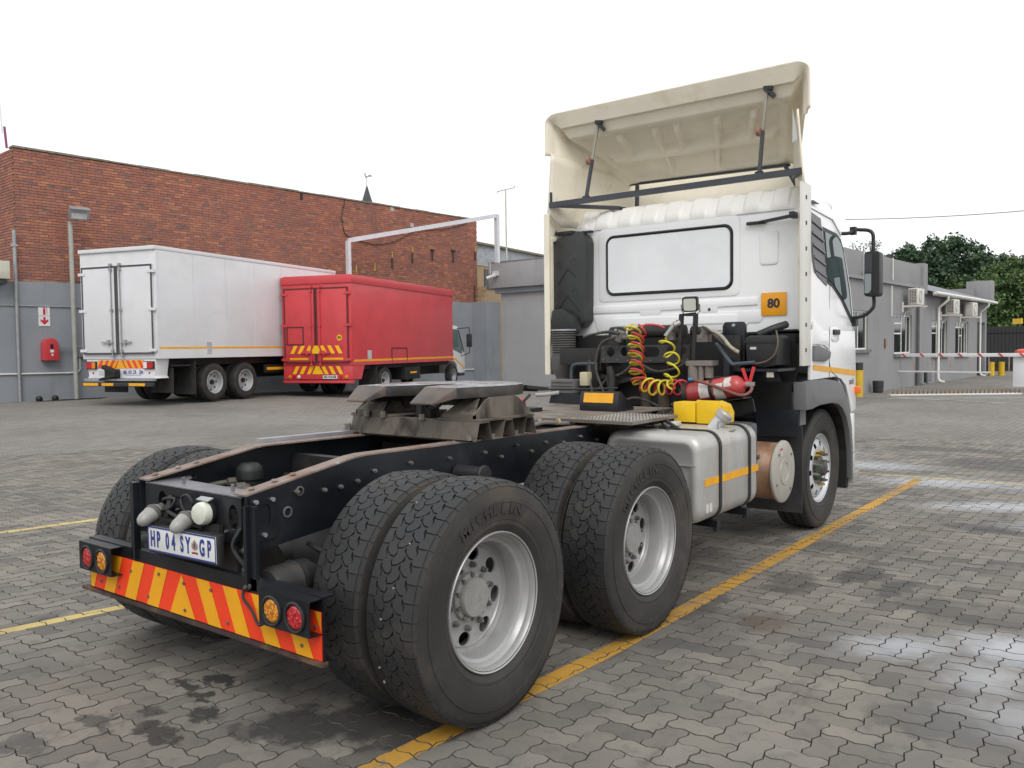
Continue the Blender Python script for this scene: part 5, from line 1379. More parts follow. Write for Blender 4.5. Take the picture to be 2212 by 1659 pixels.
# ---- front wheel
def front_wheel(s):
    FX, FY, FZ = 4.702, s*1.0, 0.523
    L = -0.118
    w = part('wheel', MB().lathe([(0.293, L+.004), (0.299, L), (0.3025, L+0.004), (0.296, L+0.017), (0.288, L+0.008), (0.281, L+0.022), (0.268, L+0.034), (0.262, L+0.06), (0.256, L+.07), (.256, L+.2), (.28, L+.22), (.29, L+.2), (.29, L+.03)], 72), rimw, tt, smooth=30)
    w.location = Vector((FX, FY, FZ))-tt.location
    if s > 0: w.rotation_euler = (0, 0, PI)
    ty = put('tyre', STEER, w)
    d_ = MB()
    # dished disc with hand holes, bulging outward to the hub
    nseg = 60; radii = [(0.258, L+0.05), (0.250, L+0.034), (0.238, L+.020), (0.196, L+0.010), (0.165, L+0.012), (0.145, L+0.018), (.128, L+.045)]
    holes = [2*PI*k/10 for k in range(10)]
    vs = []; fs = []
    for r_, y in radii:
        for k in range(nseg):
            a = 2*PI*k/nseg; vs.append((r_*math.cos(a), y, r_*math.sin(a)))
    for i in range(len(radii)-1):
        for k in range(nseg):
            if i == 2 and (k % 6) in (0, 1): continue
            fs.append((i*nseg+k, i*nseg+(k+1) % nseg, (i+1)*nseg+(k+1) % nseg, (i+1)*nseg+k))
    d_.add(vs, fs); part('wheel_disc', d_, rimw, w, smooth=40)
    part('brake_drum', MB().lathe([(0.25, L+0.075), (0.25, L+.2), (.001, L+.2)], 40).lathe([(0.25, L+.075), (.001, L+.0755)], 40), under, w)
    hb = MB().lathe([(0.128, L+0.045), (0.112, L+0.03), (0.105, L+0.0), (0.072, L-0.012), (0.062, L-0.045), (0.052, L-0.052), (0.001, L-0.054)], 32)
    part('hub_cap', hb, pm('greasy_hub', (0.06, 0.055, 0.05), 0.5, var=0.4, vscale=18, dirt=(0.18, .14, .09), damt=.4, dscale=14), w)
    n1, n2, n3 = MB(), MB(), MB()
    for k in range(10):
        a = 2*PI*k/10+0.3; c_ = (0.140*math.cos(a), L+.01, 0.140*math.sin(a)); tgt = n2 if k in (2, 3, 7) else n1
        tgt.tube([(c_[0], L+0.018, c_[2]), (c_[0], L-0.020, c_[2])], 0.017, 6); tgt.tube([(c_[0], L-0.02, c_[2]), (c_[0], L-0.042, c_[2])], 0.010, 8)
        if k in (0, 4, 5, 8, 9): n3.obox((c_[0]*1.03, L-0.024, c_[2]*1.03), (0.03, 0.004, 0.012), (0, a, 0))
    part('wheel_nut', n1, boltm, w); part('wheel_nut', n2, brass, w, label='brass coloured wheel nuts'); part('nut_indicator', n3, pm('green_indicator', (0.03, 0.5, 0.12), 0.5), w)
front_wheel(-1); front_wheel(1)
part('axle', MB().cyl((4.702, -0.9, 0.5), (4.702, 0.9, 0.5), 0.07), under, tt)

# ---- chassis rails
def rail(s):
    y = 0.43*s; top = [(-0.68, 1.000), (-0.07, 1.095), (0.0, 1.100), (2.35, 1.072), (5.2, 1.05)]; bot = [(5.2, 0.80), (0.2, 0.800), (-0.22, 0.795), (-0.68, 0.755)]
    m = MB(); m.prism(top+bot, 0.009, XZ(y-0.009 if s > 0 else y)); r_ = part('frame_rail', m, blackm, tt, smooth=0)
    fl_ = MB()
    for (a, b_) in zip(top[:-1], top[1:]):
        fl_.bar((a[0], y-s*0.042, a[1]+.003), (b_[0], y-s*0.042, b_[1]+.003), 0.086, 0.008)
    part('top_flange', fl_, rusty if True else blackm, r_, smooth=0)
    fl2 = MB()
    for (a, b_) in zip(bot[:-1], bot[1:]): fl2.bar((a[0], y-s*0.042, a[1]), (b_[0], y-s*0.042, b_[1]), 0.086, 0.008)
    part('bottom_flange', fl2, blackm, r_, smooth=0)
    bl = MB(); rg = random.Random(5)
    for x, z in [(-0.263, .97), (-0.166, .972), (-0.42, .985), (-.06, .985), (.05, 1.02), (.18, .99), (.30, 1.03), (.45, .97), (.60, 1.02), (.75, .95), (.9, 1.02), (1.05, .98), (1.2, 1.03), (1.35, .98), (1.5, 1.02), (1.7, 1.0), (1.9, 1.02), (2.1, .98), (.40, .88), (.55, .88), (.70, .88), (-.02, .93), (2.3, 1.0), (2.45, .95)]:
        c_ = (x, y, z); e_ = (x, y+s*0.014, z); bl.tube([c_, e_], 0.011, 6); bl.tube([e_, (x, y+s*0.022, z)], 0.006, 6)
    part('rail_bolt', bl, boltm, r_)
    ho = MB(); 
    for x, z, rr in ((-0.40, .985, .016), (-0.469, .902, .018)): ho.lathe([(rr*1.4, 0), (rr*1.4, s*0.004), (rr, s*.005), (rr, -s*.02)], 16, (x, y, z))
    part('grommet', ho, boltm, r_)
    rv = MB()
    for x in (-0.62, -0.50, -0.40): rv.lathe([(0.016, 0), (0.012, 0.006), (0.001, 0.008)], 10, (x, y-s*.045, 1.007+(x+.68)*.156+.006), 'z')
    for k in range(14):
        x = 0.1+k*.12; rv.lathe([(0.012, 0), (0.008, 0.005), (0.001, 0.006)], 8, (x, y-s*.05, 1.106-(x)*.012), 'z')
    part('rivet', rv, rusty, r_)
rail(-1); rail(1)
# left rail carries an extra angle ledge
part('angle_ledge', MB().bar((0.035, 0.47, 1.122), (0.72, 0.47, 1.112), 0.05, 0.012).bar((0.035, 0.45, 1.112), (0.72, 0.45, 1.102), 0.012, 0.03), silverm, tt)
# rear crossmember
cm = MB(); lpc = [(-0.385, 0.985), (-0.385, 0.86), (-0.36, .80), (-0.33, .785), (0.30, 0.785), (0.36, .82), (0.385, .88), (0.385, .985)]
cm.plate(lpc, [circ(0.235, 0.912, 0.038, 20, 0.05), circ(-0.325, 0.90, 0.035, 20, 0.055)], 0.008, YZ(-0.672))
part('rear_crossmember', cm, blackm, tt, smooth=0)
lpt = [(-0.672, -0.385), (-0.672, 0.385), (-0.44, 0.385), (-0.47, 0.31), (-0.53, 0.25), (-0.545, -0.25), (-0.49, -0.31), (-0.46, -0.385)]
ct = MB().prism(lpt, 0.007, XY(0.986)); cto = part('crossmember_top', ct, pm('worn_silver_flange', (0.17, 0.17, 0.19), 0.40, metal=0.3, var=0.15, vscale=5, dirt=(.07, .065, .06), damt=.35, dscale=6), tt, bevel=0.002)
part('cut_bolt', MB().cyl((-0.60, 0.17, .99), (-.60, .17, 1.022), 0.008, 8).cyl((-0.60, -.22, .99), (-.60, -.22, 1.024), 0.008, 8), boltm, tt)
part('crossmember_bolt', MB().cyl((-0.685, .31, .885), (-.67, .31, .885), 0.008, 6).cyl((-0.685, .10, .89), (-.67, .10, .89), 0.006, 6).cyl((-0.685, -.28, .835), (-.67, -.28, .835), 0.006, 6), boltm, tt)
# more cross tubes inside the frame, axles, suspension
cr_ = MB()
for x in (0.25, 0.95, 1.7, 2.6): cr_.box(x-.03, x+.03, -.42, .42, .84, 1.03)
part('crossmember', cr_, blackd, tt)
ax_ = MB()
for x in (0.0, 1.393): ax_.lathe([(0.10, -0.62), (0.10, -0.3), (0.20, -0.18), (0.24, 0), (0.20, 0.18), (0.10, 0.3), (0.10, 0.62)], 24, (x, 0, 0.523), 'y'); ax_.cyl((x-0.25, 0, .56), (x+.3, 0, .56), .12, 20)
part('axle', ax_, blackd, tt)
part('suspension_beam', MB().bar((-.15, -.52, .62), (.70, -.52, .70), .09, .12).bar((.70, -.52, .70), (1.55, -.52, .62), .09, .12).bar((-.15, .52, .62), (.7, .52, .7), .09, .12).box(.5, .9, -.56, -.45, .5, .82), blackd, tt)
part('spring_pin', MB().cyl((0.66, -0.44, 0.935), (0.66, -0.62, 0.935), 0.045, 24).lathe([(0.052, 0), (0.055, -0.01), (0.05, -.022), (.001, -.024)], 24, (0.66, -0.615, .935), 'y'), pm('grey_black_tube', (.02, .02, .022), .5), tt)
part('torque_rod', MB().tube([(-0.1, .1, .80), (.55, .25, .86)], 0.028, 12).tube([(-0.1, -.12, .80), (.55, -.28, .86)], 0.028, 12), blackd, tt)
# air valve and pipes seen between the rails
vv = part('relay_valve', MB().lathe([(0.001, .085), (0.045, .08), (0.066, .06), (.07, .04), (0.07, .0), (.058, -.01), (.058, -.05), (.04, -.08), (.001, -.08)], 24, (-0.14, 0.31, 0.945), 'z'), plasb, tt)
vp = MB()
for y0, y1, z0, x1 in ((.20, .30, .90, -.40), (.13, .06, .88, -.42), (.10, -.05, .86, -.35), (.2, .34, .86, -.3)): vp.tube(smoothpts([(-.05, y0, z0), (-.2, (y0+y1)/2, z0-.01), (x1, y1, z0-.05)]), 0.013, 8); vp.tube([(-.09, y0, z0), (-.14, y0+.01, z0)], .020, 8)
part('air_pipe', vp.xf(Matrix.Translation((-.10, .15, .035))), pm('dusty_pipe', (0.13, 0.12, 0.105), 0.7, var=.2), vv)
part('brake_hose', MB().tube(smoothpts([(0.1, .33, .93), (.5, .38, .86), (1.0, .36, .90), (1.6, .38, .93)]), 0.014, 8).tube(smoothpts([(-.3, -.35, .72), (-.2, -.50, .66), (.0, -.56, .80), (.1, -.45, .82)]), 0.012, 8).tube(smoothpts([(-.28, -.37, .70), (-.15, -.52, .60), (.02, -.6, .74), (.12, -.45, .78)]), 0.012, 8), blackd, tt)
part('brake_chamber', MB().lathe([(0.001, -.13), (.07, -.125), (.085, -.10), (0.085, -.02), (.092, 0), (.085, .02), (.085, .07), (.05, .12), (.001, .125)], 28, (-.52, -.52, .62), 'x').lathe([(0.001, -.13), (.07, -.125), (.085, -.10), (0.085, -.02), (.092, 0), (.085, .02), (.085, .07), (.05, .12), (.001, .125)], 28, (-.52, .52, .62), 'x'), blackd, tt)

# side bracket plates and posts at the rear end
pb = MB(); pb.plate([(-0.665, .990), (-0.53, .990), (-0.53, .812), (-.545, .80), (-.665, .80)], [rrect(-.635, -.565, .845, .955, .02)], 0.006, XZ(-0.4365)); po = part('rail_end_plate', pb, blackm, tt, smooth=0)
part('plate_bolt', MB().cyl((-.640, -.437, .972), (-.640, -.452, .972), .010, 6).cyl((-.555, -.437, .972), (-.555, -.452, .972), .010, 6).cyl((-.60, -.437, .825), (-.60, -.452, .825), .010, 6), silverm, po)
part('bumper_post', MB().box(-0.705, -0.672, -.462, -.442, .61, .965).box(-.690, -.674, -.505, -.462, .61, .965), blackm, tt)
part('bumper_post', MB().box(-0.705, -0.672, .442, .462, .61, .985).box(-.690, -.674, .462, .50, .61, .985), blackm, tt)

# ---- rear under-run bumper, hung a little crooked
BX = -0.690
Mb = Matrix.Identity(4)
def bp(name, mb, mat_, parent=None, **k): mb.xf(Mb); return part(name, mb, mat_, parent or tt, **k)
bm_ = bp('rear_bumper', MB().box(BX, BX+.008, -.925, .925, .400, .652).box(BX, BX+0.055, -.925, .925, .652, .660).box(BX, BX+.05, -.925, .925, .395, .401), blackm, smooth=0)
def chevron_board(x, y0, y1, z0, z1, yc):
    """stripes of one width leaning to a centre triangle, as one orange plate with raised film strips"""
    b_ = bp('chevron_board', MB().box(x-.003, x, y0, y1, z0, z1), pm('orange_reflective_film', (0.84, 0.045, 0.004), 0.65, var=0.05, vscale=6, dirt=(.5, .06, .01), damt=.15), bm_, smooth=0)
    H = z1-z0; dz = 0.058; pitch = 0.205; w = 0.1025; lean = 0.088
    m = MB()
    tri = [(yc-w*1.0, z0), (yc+w*1.0, z0), (yc, z1-.001)]
    m.add([(x-.0045, p, q) for p, q in tri], [(0, 1, 2)])
    for s in (-1, 1):
        for k in range(1, 8):
            a = w*1.0+w+(k-1)*pitch
            quad = [(a, z0), (a+w, z0), (a+w-lean, z1), (a-lean, z1)]
            poly = [(yc+s*p, q) for p, q in quad]
            poly = clip(clip(poly, 1, 0, -y0), -1, 0, y1)
            if len(poly) >= 3: m.add([(x-.0045, p, q) for p, q in poly], [tuple(range(len(poly)))])
    bp('stripe', m, pm('yellow_reflective_film', (0.80, 0.36, 0.002), 0.65, var=0.05, vscale=6, dirt=(.5, .25, .02), damt=.15), b_, smooth=0, recalc=False)
    m = MB()
    for y, z in ((.62, z0+.04), (.50, z0+.14), (.245, z1-.03), (.345, z0+.04), (.035, z1-.04), (.03, z0+.03), (-.18, z1-.035), (-.30, z0+.035), (-.80, z0+.04), (-.885, z1-.06), (-.875, z1-.10), (.80, z0+.04)): m.cyl((x-.004, y, z), (x-.010, y, z), .0075, 8)
    bp('rivet', m, boltm, b_)
    return b_
chevron_board(BX-0.001, -.917, .908, .407, .600, 0.055)
bp('bottom_lip', MB().bar((BX-.0, -.93, .396), (BX-.0, .985, .390), .032, .016), pm('rusty_lip', (.04, .028, .026), .6, var=.4, vscale=5, dirt=(.2, .11, .06), damt=.5, dscale=4), bm_)
bp('bumper_bolt', MB().cyl((BX, -.452, .625), (BX-.012, -.452, .625), .016, 12).cyl((BX, -.452, .625), (BX-.022, -.452, .625), .009, 6), boltm, bm_)
def lamp_box(y0, y1, order):
    xf_ = BX-0.062; z0, z1 = .512, .654
    m = MB(); ym = (y0+y1)/2
    outer = rrect(y0, y1, z0, z1, .004, 1)
    cs = [(y1-(y1-y0)*0.27, .580), (y1-(y1-y0)*0.73, .580)]
    m.plate(outer, [circ(a, b_, .050, 28) for a, b_ in cs], 0.004, YZ(xf_))
    m.box(xf_+.004, BX-.001, y0, y1, z1-.004, z1); m.box(xf_+.004, BX-.001, y0, y1, z0, z0+.004)
    o = bp('lamp_box', m, blackm, bm_, smooth=0)
    for (a, b_), mm in zip(cs, order):
        g_ = MB().lathe([(0.062, 0), (0.0625, -.006), (.057, -.010), (.050, -.008), (.048, .002), (.048, .01)], 32, (xf_, a, b_), 'x'); bp('rubber_ring', g_, plasb, o)
        l = MB(); rg = random.Random(int(a*100))
        rings = []
        for r_, h in ((.048, .002), (.046, -.004), (.036, -.006), (.024, -.007), (.012, -.0075), (.002, -.008)):
            rings.append([(xf_+h+(rg.uniform(-.0022, .0022) if r_ < .045 else 0), a+r_*math.cos(2*PI*k/28), b_+r_*math.sin(2*PI*k/28)) for k in range(28)])
        l.ring(rings, True, True); bp('amber_lamp' if mm is amber_big else 'red_lamp', l, mm, o, smooth=60)
    return o
def lens_mat(name, col):
    m, nt, b_ = new_mat(name); P = coords(nt)
    vo = nt.nodes.new('ShaderNodeTexVoronoi'); vo.inputs['Scale'].default_value = 95; nt.links.new(P, vo.inputs['Vector'])
    c = mixc(nt, ramp(nt, vo.outputs['Distance'], .1, .75), [min(1, x*1.25+.02) for x in col], [x*0.5 for x in col])
    nt.links.new(c, b_.inputs['Base Color']); b_.inputs['Roughness'].default_value = .18; b_.inputs['Coat Weight'].default_value = .6
    bump(nt, b_, vo.outputs['Distance'], .8, .004); return m
amber_big = lens_mat('amber_led_lens', (0.86, 0.30, 0.005)); red_big = lens_mat('red_led_lens', (0.62, 0.012, 0.02))
lamp_box(-.918, -.603, (amber_big, red_big)); lamp_box(.585, .905, (red_big, amber_big))
bp('lamp_wire', MB().tube(smoothpts([(BX-.004, -.43, .63), (BX-.02, -.435, .58), (BX-.025, -.50, .54), (BX-.05, -.58, .50), (BX-.045, -.62, .515)]), .006, 8), plasb, bm_)

# number plate, its bracket and lamps
PX = -0.760
Mp = Matrix.Translation((PX, -0.055, .765)) @ Matrix.Rotation(R(-1.4), 4, 'X') @ Matrix.Rotation(R(0), 4, 'Z')
def pp(name, mb, mat_, parent=None, **k): mb.xf(Mp); return part(name, mb, mat_, parent or tt, **k)
pr = pp('plate_bracket', MB().box(.004, .03, -.285, .275, -.066, .064).box(.03, .06, -.25, .20, .02, .06), plasb, bevel=.003)
npl = pp('number_plate', MB().box(0, .003, -.270, .270, -.0575, .0575), pm('plate_white', (0.72, 0.73, 0.72), 0.35, var=.03), pr, bevel=.001)
m = MB()
for a in ((-.270, .270, .050, .0575), (-.270, .270, -.0575, -.050), (-.270, -.264, -.050, .050), (.264, .270, -.05, .05)): m.box(-.0015, -.0002, *a)
pp('plate_border', m, blue_ink, npl, smooth=0)
def ptext(s, y, z, size, mat_, sx=.62, bold=.0035):
    text('lettering', s, size, Mp @ frame((-0.0012, y, z), (0, -1, 0), (0, 0, 1)), mat_, npl, ext=.0006, sx=sx, bold=bold)
for s_, y in (('H', .228), ('P', .180), ('0', .106), ('4', .056), ('S', -.012), ('Y', -.060), ('G', -.168), ('P', -.222)): ptext(s_, y, -.002, .098, blue_ink, sx=.56)
m = MB(); Mq = Mp @ frame((-0.0012, -.112, .006), (0, -1, 0), (0, 0, 1))
crest = [(0, .026), (.006, .016), (.012, .018), (.013, .004), (.02, .01), (.024, -.006), (.018, -.016), (0, -.022), (-.018, -.016), (-.024, -.006), (-.02, .01), (-.013, .004), (-.012, .018), (-.006, .016)]
m.prism(crest, .0006, lambda p, q, t_: tuple(Mq @ Vector((p, q, t_)))); part('crest', m, pm('crest_brown', (.30, .20, .13), .6), npl)
m = MB(); m.prism([(0, .012), (.007, 0), (0, -.014), (-.007, 0)], .0006, lambda p, q, t_: tuple(Mq @ Vector((p, q, t_+.0007)))); part('crest', m, blue_ink, npl)
ptext('GAUTENG', -.112, -.028, .0125, red_lens, sx=.8, bold=.0002)
# two bullet lamps over the plate on a bracket, plus the white reversing lamp
lam = pm('milky_grey_lens', (0.30, 0.295, 0.28), .35, var=.12, vscale=20)
for y in (.225, -.050):
    q = Matrix.Translation((-0.735, y, .862)) @ Matrix.Rotation(R(12), 4, 'Z') @ Matrix.Rotation(R(-22), 4, 'Y')
    hsg = MB().lathe([(0.001, .048), (.026, .046), (.036, .03), (.040, .012), (.040, .0)], 20, (0, 0, 0), 'x'); hsg.lathe([(.040, 0), (.036, -.02), (.033, -.045), (.024, -.066), (.010, -.078), (.001, -.079)], 20, (0, 0, 0), 'x'); hsg.xf(q)
    l_ = part('plate_lamp', hsg, lam, tt)
    part('lamp_socket', MB().lathe([(.043, .001), (.044, .016), (.035, .03), (.02, .04), (.02, .07), (.001, .07)], 20, (0, 0, 0), 'x').xf(q), pm('grey_socket', (.12, .115, .105), .7, var=.2), l_)
part('lamp_bracket', MB().bar((-.70, .25, .845), (-.70, -.16, .845), .05, .006).bar((-.70, .16, .85), (-.675, .16, .95), .03, .006, up=(1, 0, 0)).bar((-.70, -.10, .83), (-.67, -.12, .80), .03, .06), blackd, tt)
part('lamp_wiring', MB().tube(smoothpts([(-.70, .22, .87), (-.70, .12, .90), (-.69, .10, .94), (-.685, .20, .93), (-.67, .235, .91)]), .007, 8).tube(smoothpts([(-.70, -.05, .87), (-.71, .0, .91), (-.70, .03, .95), (-.70, -.02, .97), (-.70, -.06, .94), (-.69, -.03, .90)]), .006, 8).tube(smoothpts([(-.68, .18, .90), (-.70, .14, .88), (-.71, .02, .86)]), .010, 8), plasb, tt)
q = Matrix.Translation((-0.70, -.17, .908)) @ Matrix.Rotation(R(8), 4, 'Z')
wl_ = part('reversing_lamp', MB().lathe([(.052, .0), (.050, -.022), (.044, -.034), (.03, -.040), (.001, -.042)], 32, (0, 0, 0), 'x').xf(q @ Matrix.Translation((-.012, 0, 0))), pm('white_lens', (0.62, 0.64, 0.56), .2, var=.06, vscale=40), tt)
part('lamp_housing', MB().lathe([(.056, -.013), (.056, .0), (.045, .02), (.001, .025)], 32, (0, 0, 0), 'x').xf(q), plasb, wl_)
part('lamp_hanger', MB().obox((-.705, -.165, .968), (.03, .09, .005), (0, R(-20), 0)), silverm, wl_)
part('mounting_plate', MB().box(-.70, -.68, -.26, -.10, .77, .86).box(-.66, -.64, -.33, .33, .48, .80), blackd, tt)
part('data_plate', MB().obox((-.655, -.40, .745), (.003, .06, .07), (0, 0, 0)), pm('dull_label', (.32, .33, .34), .6), tt)
part('rear_hose', MB().tube(smoothpts([(-.67, -.38, .86), (-.70, -.36, .80), (-.70, -.37, .76), (-.68, -.42, .70)]), .009, 8), plasb, tt)

# ---- fifth wheel coupling
fw = part('coupling_base', MB(), tanp, tt) if False else None
cb = MB()
ridges = ((.727, .868), (.957, 1.080), (1.165, 1.285)); zt, zb_ = 1.205, 1.108
path = [(.70, zb_)]
for a, b_ in ridges: path += [(a, zb_), (a+.028, zt), (b_-.028, zt), (b_, zb_)]
path += [(1.33, zb_)]
th_ = .007
low = [(x, z-th_) for x, z in path]
n = len(path)
vs = [(x, -.52, z) for x, z in path]+[(x, .50, z) for x, z in path]+[(x, -.52, z-th_) for x, z in path]+[(x, .50, z-th_) for x, z in path]
fs = []
for i in range(n-1):
    fs += [(i, i+1, n+i+1, n+i), (2*n+i, 3*n+i, 3*n+i+1, 2*n+i+1), (i, 2*n+i, 2*n+i+1, i+1), (n+i, n+i+1, 3*n+i+1, 3*n+i)]
cb.add(vs, fs)
base_ = part('coupling_base', cb, tanp, tt, smooth=0, bevel=0.002)
part('base_bolt', MB().cyl((.70, -.49, 1.11), (.70, -.49, 1.135), .016, 6).cyl((.905, -.49, 1.105), (.905, -.49, 1.13), .016, 6).cyl((1.12, -.49, 1.105), (1.12, -.49, 1.13), .016, 6).cyl((.70, .49, 1.11), (.70, .49, 1.16), .02, 6).cyl((.74, .36, 1.205), (.74, .36, 1.235), .018, 6).cyl((.74, .22, 1.205), (.74, .22, 1.24), .018, 6).cyl((.76, .50, 1.205), (.76, .50, 1.225), .018, 6).cyl((.74, -.1, 1.205), (.74, -.1, 1.235), .018, 6), boltm, base_)
part('slide_plate', MB().box(.76, 1.27, -.52, -.20, 1.206, 1.220).box(.76, 1.27, .18, .50, 1.206, 1.220), tanp, base_, bevel=.002)
for s in (-1, 1):
    yc = s*.36
    pd = MB(); lo_ = [(.76, 1.221), (1.30, 1.221), (1.28, 1.235), (1.16, 1.325), (1.12, 1.335), (.90, 1.335), (.86, 1.32), (.76, 1.24)]
    pd.prism(lo_, .012, XZ(yc-.12 if s < 0 else yc+.108)); pd.prism([(.80, 1.221), (1.24, 1.221), (1.13, 1.32), (.92, 1.32)], .02, XZ(yc+.05 if s < 0 else yc-.07)); pd.box(.76, .775, yc-.12, yc+.12, 1.221, 1.245)
    pd.add([(.765, yc-.118, 1.24), (.765, yc+.118, 1.24), (.88, yc+.06, 1.328), (.88, yc-.06, 1.328)], [(0, 1, 2, 3)])
    part('pedestal', pd, tanp, base_, smooth=30)
    part('pivot_block', MB().cyl((1.02, yc-.08, 1.29), (1.02, yc+.08, 1.29), .05, 20).box(.90, 1.14, yc-.07, yc+.07, 1.29, 1.33), blackd, base_)
# top plate: horseshoe disc with ramps
CX_, RR = 1.03, 0.465; z1 = 1.395
def fw_outline():
    pts = []
    for k in range(0, 61):
        a = R(-118+236*k/60); pts.append((CX_+RR*math.cos(a), RR*math.sin(a)*1.0))
    return pts
arc = fw_outline()
a0 = arc[0]; a1 = arc[-1]
loop = list(arc)
# left horn inner edge, throat, right horn inner edge (going back)
loop += [(.66, .40), (.66, .155), (.78, .10), (.93, .055), (1.02, .045)]
loop += [(1.05+.045*math.cos(R(a)), .045*math.sin(R(a))) for a in (60, 20, -20, -60)]
loop += [(1.02, -.045), (.93, -.055), (.78, -.10), (.66, -.155), (.66, -.40)]
fwm = MB(); fwm.prism(loop, -0.062, XY(z1))
platem = pm('greasy_coupling_plate', (0.11, 0.108, 0.112), 0.26, metal=0.55, var=0.35, vscale=5, dirt=(0.50, 0.51, 0.54), damt=0.60, dscale=9, dstretch=(1, 1, 1), bmp=0.8, bscale=22)
fwm.v = [(x_+.045, y_, z_) for x_, y_, z_ in fwm.v]; fwe = pm('coupling_plate_edge', (0.060, 0.055, 0.052), 0.45, metal=0.3, var=0.3, vscale=7, dirt=(0.12, 0.09, 0.07), damt=0.5, dscale=7, bmp=0.4, bscale=30)
fme = meshof('coupling_plate', fwm, [fwe, platem], smooth=20, bevel=0.006)
for p_ in fme.polygons: p_.material_index = 1 if p_.normal.z > 0.7 else 0
fp = put('coupling_plate', fme, tt)
for s in (-1, 1):
    q_ = MB(); yo, yi = s*.40, s*.155
    v = [(.66, yi, z1-.001), (.66, yo, z1-.001), (.66, yo, z1-.060), (.66, yi, z1-.060), (.505, s*.19, z1-.078), (.52, s*.345, z1-.078), (.52, s*.345, z1-.090), (.505, s*.19, z1-.090)]
    v = [(x_+.045, y_, z_) for x_, y_, z_ in v]
    q_.add(v, [(0, 1, 5, 4), (3, 7, 6, 2), (0, 4, 7, 3), (1, 2, 6, 5), (4, 5, 6, 7)])
    part('ramp', q_, rusty2 if False else pm('worn_ramp', (0.10, 0.085, 0.078), 0.45, metal=.3, var=.25, vscale=8, dirt=(.2, .13, .09), damt=.5, dscale=8), fp, bevel=.006)
part('rib', MB().box(.72, 1.30, -.30, -.27, z1-.10, z1-.06).box(.72, 1.30, .27, .30, z1-.1, z1-.06).cyl((1.02, -.2, 1.30), (1.02, .2, 1.30), .03, 14).box(.82, .86, -.02, .02, 1.22, 1.33).tube(smoothpts([(.8, -.2, 1.30), (.86, -.1, 1.27), (.9, 0, 1.28), (.86, .1, 1.28)]), .012, 8), blackd, fp)
part('locking_jaw', MB().lathe([(.001, 0), (.075, .0), (.07, .05), (.05, .07), (.001, .075)], 20, (.95, .05, 1.205), 'z'), blackd, base_)
part('release_handle', MB().bar((1.44, -.25, 1.355), (1.60, -.36, 1.345), .03, .016).tube(smoothpts([(1.46, -.30, 1.35), (1.8, -.5, 1.34), (2.1, -.60, 1.335)]), .006, 8), blackd, fp)
part('handle_tip', MB().cyl((1.40, -.30, 1.36), (1.52, -.36, 1.352), .018, 10).bar((1.42, -.34, 1.37), (1.56, -.40, 1.35), .05, .02), blackd, fp)

# ---- deck, air lines and boxes between coupling and cab
part('air_suzie_box', MB().box(1.55, 2.1, -.34, .34, .98, 1.06), blackd, tt)
chk = pm('worn_tread_plate', (0.20, 0.175, 0.15), .55, metal=.25, var=.2, vscale=5, dirt=(.10, .07, .05), damt=.45, dscale=4, spots=(.52, .52, .5), samt=.35, sscale=30, bmp=.6, bscale=70)
dk = part('deck_plate', MB().box(1.95, 2.60, -.79, .24, 1.118, 1.126).box(1.95, 1.955, -.79, .24, 1.106, 1.118).box(1.955, 2.60, -.795, -.79, 1.106, 1.126), chk, tt, smooth=0)
st_ = MB()
for i in range(26):
    for j in range(16):
        x, y = 2.0+i*.023, -.76+j*.026+(0.013 if i % 2 else 0)
        st_.obox((x, y, 1.1275), (.014, .005, .003), (0, 0, R(45 if (i+j) % 2 else -45)))
part('tread_stud', st_, pm('polished_stud', (.50, .50, .49), .35, metal=.5), dk, smooth=0)
part('deck_plate', MB().box(2.62, 3.3, -.40, .72, 1.112, 1.120).box(2.62, 2.625, -.4, .72, 1.09, 1.112), chk, tt, smooth=0)
part('deck_support', MB().box(2.0, 2.05, -.45, .5, 1.04, 1.10).box(2.5, 2.55, -.75, .2, 1.09, 1.112), blackm, tt)
w_ = part('reflector_stand', MB().prism([(2.70, 1.12), (2.70, 1.19), (2.72, 1.27), (2.76, 1.27), (2.95, 1.14), (2.95, 1.12)], -.34, XZ(.09)), blackm, tt, bevel=.005)
part('reflector', MB().obox((2.703, -.08, 1.222), (.006, .26, .075), (0, R(12), 0)), yel_tape, w_)
part('air_pipe', MB().tube(smoothpts([(1.45, -.30, 1.10), (1.62, -.33, 1.13), (1.9, -.30, 1.10), (2.2, -.34, 1.09)]), .014, 8).tube([(1.35, .02, 1.11), (1.95, -.05, 1.11)], .05, 16).tube([(1.35, .25, 1.10), (1.9, .2, 1.10)], .035, 12), pm('grey_pipe', (.16, .15, .15), .5, var=.2, dirt=(.25, .14, .08), damt=.3, dscale=5), tt)
part('hose_clamp', MB().cyl((1.60, -.30, 1.13), (1.62, -.305, 1.13), .02, 10).cyl((1.8, -.315, 1.12), (1.82, -.318, 1.12), .02, 10).cyl((1.98, -.315, 1.11), (2.0, -.32, 1.11), .02, 10), pm('gold_clamp', (.40, .32, .16), .5), tt)
part('red_coupling', MB().cyl((2.25, .62, 1.16), (2.32, .58, 1.18), .035, 14).cyl((2.35, .46, 1.17), (2.42, .42, 1.19), .035, 14), rs, tt)
part('valve_lever', MB().cyl((2.3, .40, 1.15), (2.42, .36, 1.25), .012, 8).box(2.2, 2.5, .3, .7, 1.10, 1.15), blackd, tt)
